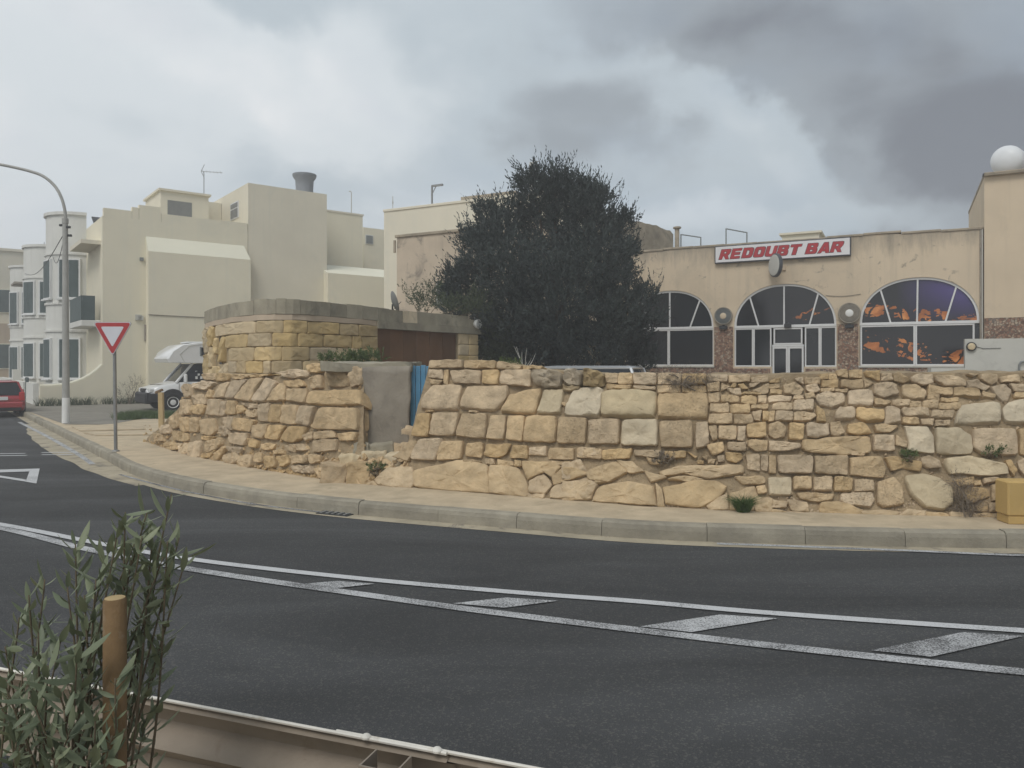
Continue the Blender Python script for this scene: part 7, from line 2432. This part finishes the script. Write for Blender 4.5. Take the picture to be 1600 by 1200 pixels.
def blades(name, label, base, spots, n, h, wd, m, seed, lean=0.6, droop=0.4, kind=None, cat='grass', zfun=None):
    r = random.Random(seed)
    mb = MB()
    for _ in range(n):
        c, rx, ry = spots[r.randrange(len(spots))]
        a = r.uniform(0, 6.283); q = r.random() ** 0.6
        p = c + Vector((math.cos(a) * rx * q, math.sin(a) * ry * q, 0))
        d = Vector((r.uniform(-1, 1), r.uniform(-1, 1), 0)) * lean + UP
        d.normalize()
        hh2 = h * r.uniform(0.5, 1.2)
        s_ = d.cross(UP if abs(d.z) < 0.9 else Vector((1, 0, 0))).normalized()
        s_ = (s_ * math.cos(a) + d.cross(s_) * math.sin(a)).normalized()
        m1_ = p + d * hh2 * 0.55
        tip = p + d * hh2 + Vector((d.x, d.y, 0)) * hh2 * droop - UP * hh2 * droop * 0.4
        b = len(mb.v)
        mb.v += [p - s_ * wd, p + s_ * wd, m1_ + s_ * wd * 0.7, m1_ - s_ * wd * 0.7, tip]
        mb.f += [(b, b + 1, b + 2, b + 3), (b + 3, b + 2, b + 4)]
    o = mb.build(name, M[m], origin=base)
    return tag(o, label, cat, kind=kind)


# grass and weeds by the camper van and along the foot of the flank wall
gq = [(G(u, v, ZP), rx, ry) for u, v, rx, ry in ((200, 655, 0.4, 0.5), (215, 651, 0.8, 0.9), (232, 652, 0.9, 0.8), (262, 652, 0.9, 0.8), (285, 650, 0.8, 0.8))]
blades('grass_patch', 'rank green grass growing before the camper van', G(225, 655, ZP), gq, 2600, 0.26, 0.008, 'grass_blade', 31, 0.55, 0.35, kind='stuff')
wq = [(HQ(a, -0.85 if a > 2 else -0.25, ZP), 0.55, 0.22) for a in [0.2 + 0.5 * i for i in range(12)]] + [(HQ(-0.6 - 0.5 * i, -0.3, ZP), 0.4, 0.2) for i in range(4)]
blades('wall_foot_weeds', 'dry weeds along the foot of the cream flank wall', HQ(2, -0.5, ZP), wq, 1500, 0.42, 0.010, 'ivy_leaf', 32, 0.5, 0.3, kind='stuff', cat='weeds')
dp_ = HQ(0.9, -0.6, ZP)
shrub('dry_bush', 'small dry bush against the cream flank wall', 'bush', dp_, [(dp_ + UP * 0.5, 0.5), (dp_ + UP * 0.8 + D2 * 0.3, 0.35)], 90, 0.06, 0.008, 'dry_leaf', 33, stems=8)

# weeds on the ledge before the hut
for k, (u, v, Y, w_, n, lbl) in enumerate(((535, 562, 12.3, 0.30, 60, 'low green weed clump on the ledge under the hut wall'), (570, 560, 12.4, 0.22, 55, 'taller green weed clump on the ledge beside brown doors'))):
    c = P(u, v, Y)
    b_ = Vector((c.x, c.y, 1.70))
    shrub('ledge_weed', lbl, 'weed', b_, [(c + Vector((dx, 0, 0.0)), 0.10) for dx in (-w_, -w_ * 0.5, 0, w_ * 0.5, w_)], n * 2, 0.055, 0.009, 'weed_leaf', 40 + k, (0.05, 0.12), stems=3)
# tuft at the wall foot
tf = S(1157, 796); tf.z = ZP
tf = tf + Vector((0, -0.10, 0))
blades('grass_tuft', 'dark green grass tuft growing at the foot of the wall', (tf.x, tf.y, ZP), [(tf, 0.07, 0.05)], 420, 0.25, 0.0035, 'grass_blade', 35, 0.75, 0.5)
# dry bushes
c = S(1070, 590) + Vector((0, -0.03, 0))
shrub('dry_bush', 'grey brown dry bush hanging over the wall top', 'bush', (c.x, c.y, c.z - 0.05), [(c + Vector((dx, -0.04, dz)), 0.12) for dx, dz in ((-0.22, 0.0), (-0.08, -0.04), (0.08, -0.05), (0.22, -0.08), (0.0, -0.14), (0.16, -0.18))], 330, 0.03, 0.0022, 'dry_leaf', 36, (0.08, 0.2), up=-0.1, stems=16, nleaf=10, stemmat='dry_twig')
c = S(1502, 785) + Vector((0, -0.06, 0))
shrub('dry_bush', 'grey dry bush at the wall foot near the ochre block', 'bush', (c.x, c.y, ZP), [(Vector((c.x + dx, c.y, z)), rr_) for dx, z, rr_ in ((0, 0.26, 0.13), (-0.04, 0.42, 0.10), (0.05, 0.36, 0.10), (-0.10, 0.55, 0.07), (0.03, 0.2, 0.12))], 300, 0.03, 0.0025, 'dry_leaf', 37, (0.06, 0.15), up=0.3, stems=12, nleaf=10, stemmat='dry_twig')
for k, (u, v, s_, lbl) in enumerate(((1415, 713, 0.06, 'small pale leaved plant rooted in the wall above the boulder'), (1551, 708, 0.07, 'small green plant rooted in the wall joint under pale blocks'), (590, 733, 0.08, 'small green weed growing on the stone steps'), (1038, 717, 0.07, 'dry sprig rooted in the wall joint over the bedrock'))):
    c = S(u, v) + snorm(u, v) * 0.05
    shrub('wall_plant', lbl, 'plant', (c.x, c.y, c.z - 0.03), [(c + Vector((dx, -0.01, 0.0)), s_ * 0.7) for dx in (-s_, 0, s_)], 36, 0.035, 0.007, 'dry_leaf' if k == 3 else 'weed_leaf', 50 + k, (0.03, 0.07), stems=5, nleaf=6)
# weeds tufts on the wall top near the steps
c = S(797, 572) + Vector((0, 0.12, 0.0))
shrub('wall_plant', 'green weed on the wall top behind the long coping stones', 'plant', (c.x, c.y, c.z - 0.04), [(c + Vector((dx, 0, 0.01)), 0.05) for dx in (-0.09, 0, 0.09)], 60, 0.04, 0.006, 'weed_leaf', 58, (0.04, 0.08), stems=3, nleaf=6)
# bare whitish twigs
c = P(820, 575, 10.6)
tw_ = thing('bare_sapling', 'bare pale branching twigs standing behind the wall', 'sapling', (c.x, c.y, GZ))
r = random.Random(60)
MB().tube([Vector((c.x, c.y, GZ)), Vector((c.x + 0.01, c.y, 1.0)), c], [0.014, 0.011, 0.008], 6).build('stem', M['wall_grey'], tw_)
for k in range(9):
    a = c - UP * r.uniform(0.0, 0.12)
    e = c + Vector((r.uniform(-0.16, 0.16), r.uniform(-0.1, 0.1), r.uniform(0.06, 0.33)))
    MB().tube(catmull([a, a.lerp(e, 0.5) + rvec(r) * 0.02, e], 3), [0.005 - 0.0006 * q for q in range(7)], 5).build('branch', M['wall_grey'], tw_)

# creeper beside the hut pillar and loose growth on the hut roof
b_ = Vector((P(768, 571, 18.9).x, 18.9, GZ))
k = 18.9 / F
shrub('creeper', 'dense green creeper mound beside the hut pillar', 'creeper', b_, [(P(u, v, 18.9), rr_ * k) for u, v, rr_ in ((768, 560, 24), (762, 530, 20), (782, 530, 20), (770, 505, 20), (790, 560, 16), (752, 550, 10), (765, 585, 22))], 1500, 0.06, 0.016, 'ivy_leaf', 61, (0.1, 0.22), stems=6, spread=1.0)
b_ = HP(690, 2.81) - hut_n(690) * 0.5
Yv = b_.y + 0.3
k = Yv / F
shrub('roof_creeper', 'loose straggling creeper growing on the hut roof', 'creeper', (b_.x, b_.y, 2.80), [(P(u, v, Yv), rr_ * k) for u, v, rr_ in ((650, 472, 10), (668, 470, 12), (690, 478, 12), (712, 482, 12), (735, 484, 12), (755, 486, 12), (742, 470, 10), (675, 455, 8), (640, 463, 6), (660, 482, 10))], 300, 0.075, 0.012, 'ivy_leaf', 62, (0.18, 0.4), stems=10, nleaf=8)

# ---- leafy bush on the verge: every leaf in view is a piece of its own
def near_bush():
    r = random.Random(77)
    root = Vector((-1.18, 1.93, 0.0))
    t = thing('oleander_bush', 'leafy green grey bush on the verge behind the guard rail', 'bush', (root.x, root.y, 0.01))
    # three leaf shapes shared by all leaves
    shapes = []
    for k_, (ln_, wd) in enumerate(((0.066, 0.0076), (0.052, 0.0066), (0.078, 0.0080))):
        mb = MB()
        prof_ = [(0.0, 0.12), (0.10, 0.45), (0.3, 0.92), (0.52, 1.0), (0.75, 0.72), (0.92, 0.28), (1.0, 0.02)]
        vs_, fs_ = [], []
        for (x, w_) in prof_:
            zc = -0.10 * ln_ * (x ** 2)
            vs_ += [Vector((x * ln_, -w_ * wd, zc + 0.0022 * w_)), Vector((x * ln_, 0, zc)), Vector((x * ln_, w_ * wd, zc + 0.0022 * w_))]
        for i in range(len(prof_) - 1):
            b = i * 3
            fs_ += [(b, b + 3, b + 4, b + 1), (b + 1, b + 4, b + 5, b + 2)]
        me = bpy.data.meshes.new('leaf')
        me.from_pydata(vs_, [], fs_)
        me.materials.append(M['bush_leaf'])
        me.shade_smooth()
        shapes.append(me)
    # stems: (tip u, tip v, depth, leaf-bearing share)
    tips = [(268, 772, 1.92, 0.34), (196, 800, 1.88, 0.34), (240, 818, 1.95, 0.30), (292, 868, 1.94, 0.34), (222, 838, 1.85, 0.42), (172, 852, 1.90, 0.30), (262, 846, 1.9, 0.4), (118, 850, 1.97, 0.18), (70, 905, 1.90, 0.42),
            (105, 915, 1.86, 0.45), (30, 965, 1.83, 0.5), (132, 930, 1.80, 0.5), (8, 1010, 1.80, 0.5), (60, 985, 1.76, 0.55), (95, 1000, 1.74, 0.55), (150, 985, 1.88, 0.5), (35, 1050, 1.72, 0.6), (90, 1075, 1.70, 0.6),
            (130, 1060, 1.74, 0.6), (10, 1095, 1.70, 0.6), (60, 1130, 1.68, 0.6), (110, 1140, 1.66, 0.65), (232, 960, 2.02, 0.22), (256, 1010, 2.05, 0.16), (228, 1125, 1.95, 0.10), (150, 1110, 1.70, 0.6), (25, 1160, 1.66, 0.6), (-30, 1040, 1.75, 0.6), (175, 1150, 1.68, 0.45), (85, 1185, 1.62, 0.5),
            (205, 875, 1.9, 0.35), (248, 880, 1.96, 0.35), (280, 840, 1.95, 0.3), (230, 800, 1.93, 0.25), (255, 870, 1.9, 0.3), (185, 825, 1.87, 0.3), (210, 850, 1.97, 0.3), (45, 930, 1.8, 0.5), (150, 905, 1.84, 0.45), (15, 1130, 1.66, 0.6), (75, 1040, 1.7, 0.6), (120, 1020, 1.7, 0.6), (180, 1060, 1.75, 0.5), (140, 1170, 1.64, 0.6), (50, 1090, 1.66, 0.6), (5, 1060, 1.7, 0.6), (100, 1110, 1.66, 0.6)]
    leaves = []
    for (u, v, Y, share) in tips:
        tip = P(u, v, Y)
        b0 = root + Vector((r.uniform(-0.12, 0.12), r.uniform(-0.10, 0.06), 0.0))
        mid_ = b0.lerp(tip, 0.55) + Vector((r.uniform(-0.10, 0.10), r.uniform(-0.05, 0.05), r.uniform(-0.10, 0.04)))
        path = catmull([b0, mid_, tip], 12)
        MB().tube(path, [0.0062 - 0.0046 * i / (len(path) - 1) for i in range(len(path))], 6).build('stem', M['stem'], t, smooth=True)
        n = int(13 + share * 44)
        for i in range(n):
            f_ = 1 - share * (1 - (i + 0.5) / n) * 1.15
            f_ = min(max(f_, 0.05), 0.999)
            x = f_ * (len(path) - 1)
            i0 = min(int(x), len(path) - 2)
            p = path[i0].lerp(path[i0 + 1], x - i0)
            d = (path[i0 + 1] - path[i0]).normalized()
            a = i * 2.39 + r.uniform(-0.5, 0.5)
            q = d.orthogonal().normalized(); w_ = d.cross(q)
            side = q * math.cos(a) + w_ * math.sin(a)
            dirv = (d * r.uniform(0.35, 1.1) + side * r.uniform(0.5, 1.1) + UP * r.uniform(-0.25, 0.3) + rvec(r) * 0.25).normalized()
            leaves.append((p, dirv, side, r.uniform(0.5, 1.2), r.randrange(3)))
    org = ORG[t.name]

    def mtx(p, dv, side, s_):
        xa = dv
        za = (side - xa * side.dot(xa))
        za = za.normalized() if za.length > 1e-4 else xa.orthogonal().normalized()
        ya = za.cross(xa)
        return Matrix(((xa.x * s_, ya.x * s_, za.x * s_, p.x - org.x), (xa.y * s_, ya.y * s_, za.y * s_, p.y - org.y), (xa.z * s_, ya.z * s_, za.z * s_, p.z - org.z), (0, 0, 0, 1)))

    def inview(p):
        u = CX + p.x / p.y * F; v = HZ + (CH - p.z) / p.y * F
        return -5 < u < 1605 and v < 1205
    leaves.sort(key=lambda q: (0 if inview(q[0]) else 1, q[0].y))
    for q in leaves[:298]:
        o = bpy.data.objects.new('leaf', shapes[q[4]])
        COL.objects.link(o)
        o.parent = t
        o.matrix_basis = mtx(*q[:4])
    mb = MB()
    for q in leaves[298:]:
        mt_ = mtx(*q[:4])
        mb.add([mt_ @ v.co + org for v in shapes[q[4]].vertices], [tuple(pl_.vertices) for pl_ in shapes[q[4]].polygons])
    o = mb.build('small_leaves', M['bush_leaf'], t, smooth=True)
    o['kind'] = 'stuff'
    return t


near_bush()

# ================================================================ HAZE
hz = MB().box(-320, 320, -80, 520, -1.1, 14.0).build('haze', bpy.data.materials.new('haze_air'))
hm = hz.data.materials[0]
hm.use_nodes = True
hm.node_tree.nodes.clear()
ho = N(hm.node_tree, 'ShaderNodeOutputMaterial')
hv = N(hm.node_tree, 'ShaderNodeVolumePrincipled')
hv.inputs['Color'].default_value = (0.97, 0.97, 0.97, 1)
hv.inputs['Density'].default_value = 0.0048
hm.node_tree.links.new(hv.outputs[0], ho.inputs['Volume'])
hz['kind'] = 'stuff'
hz['label'] = 'thin pale haze over the street'
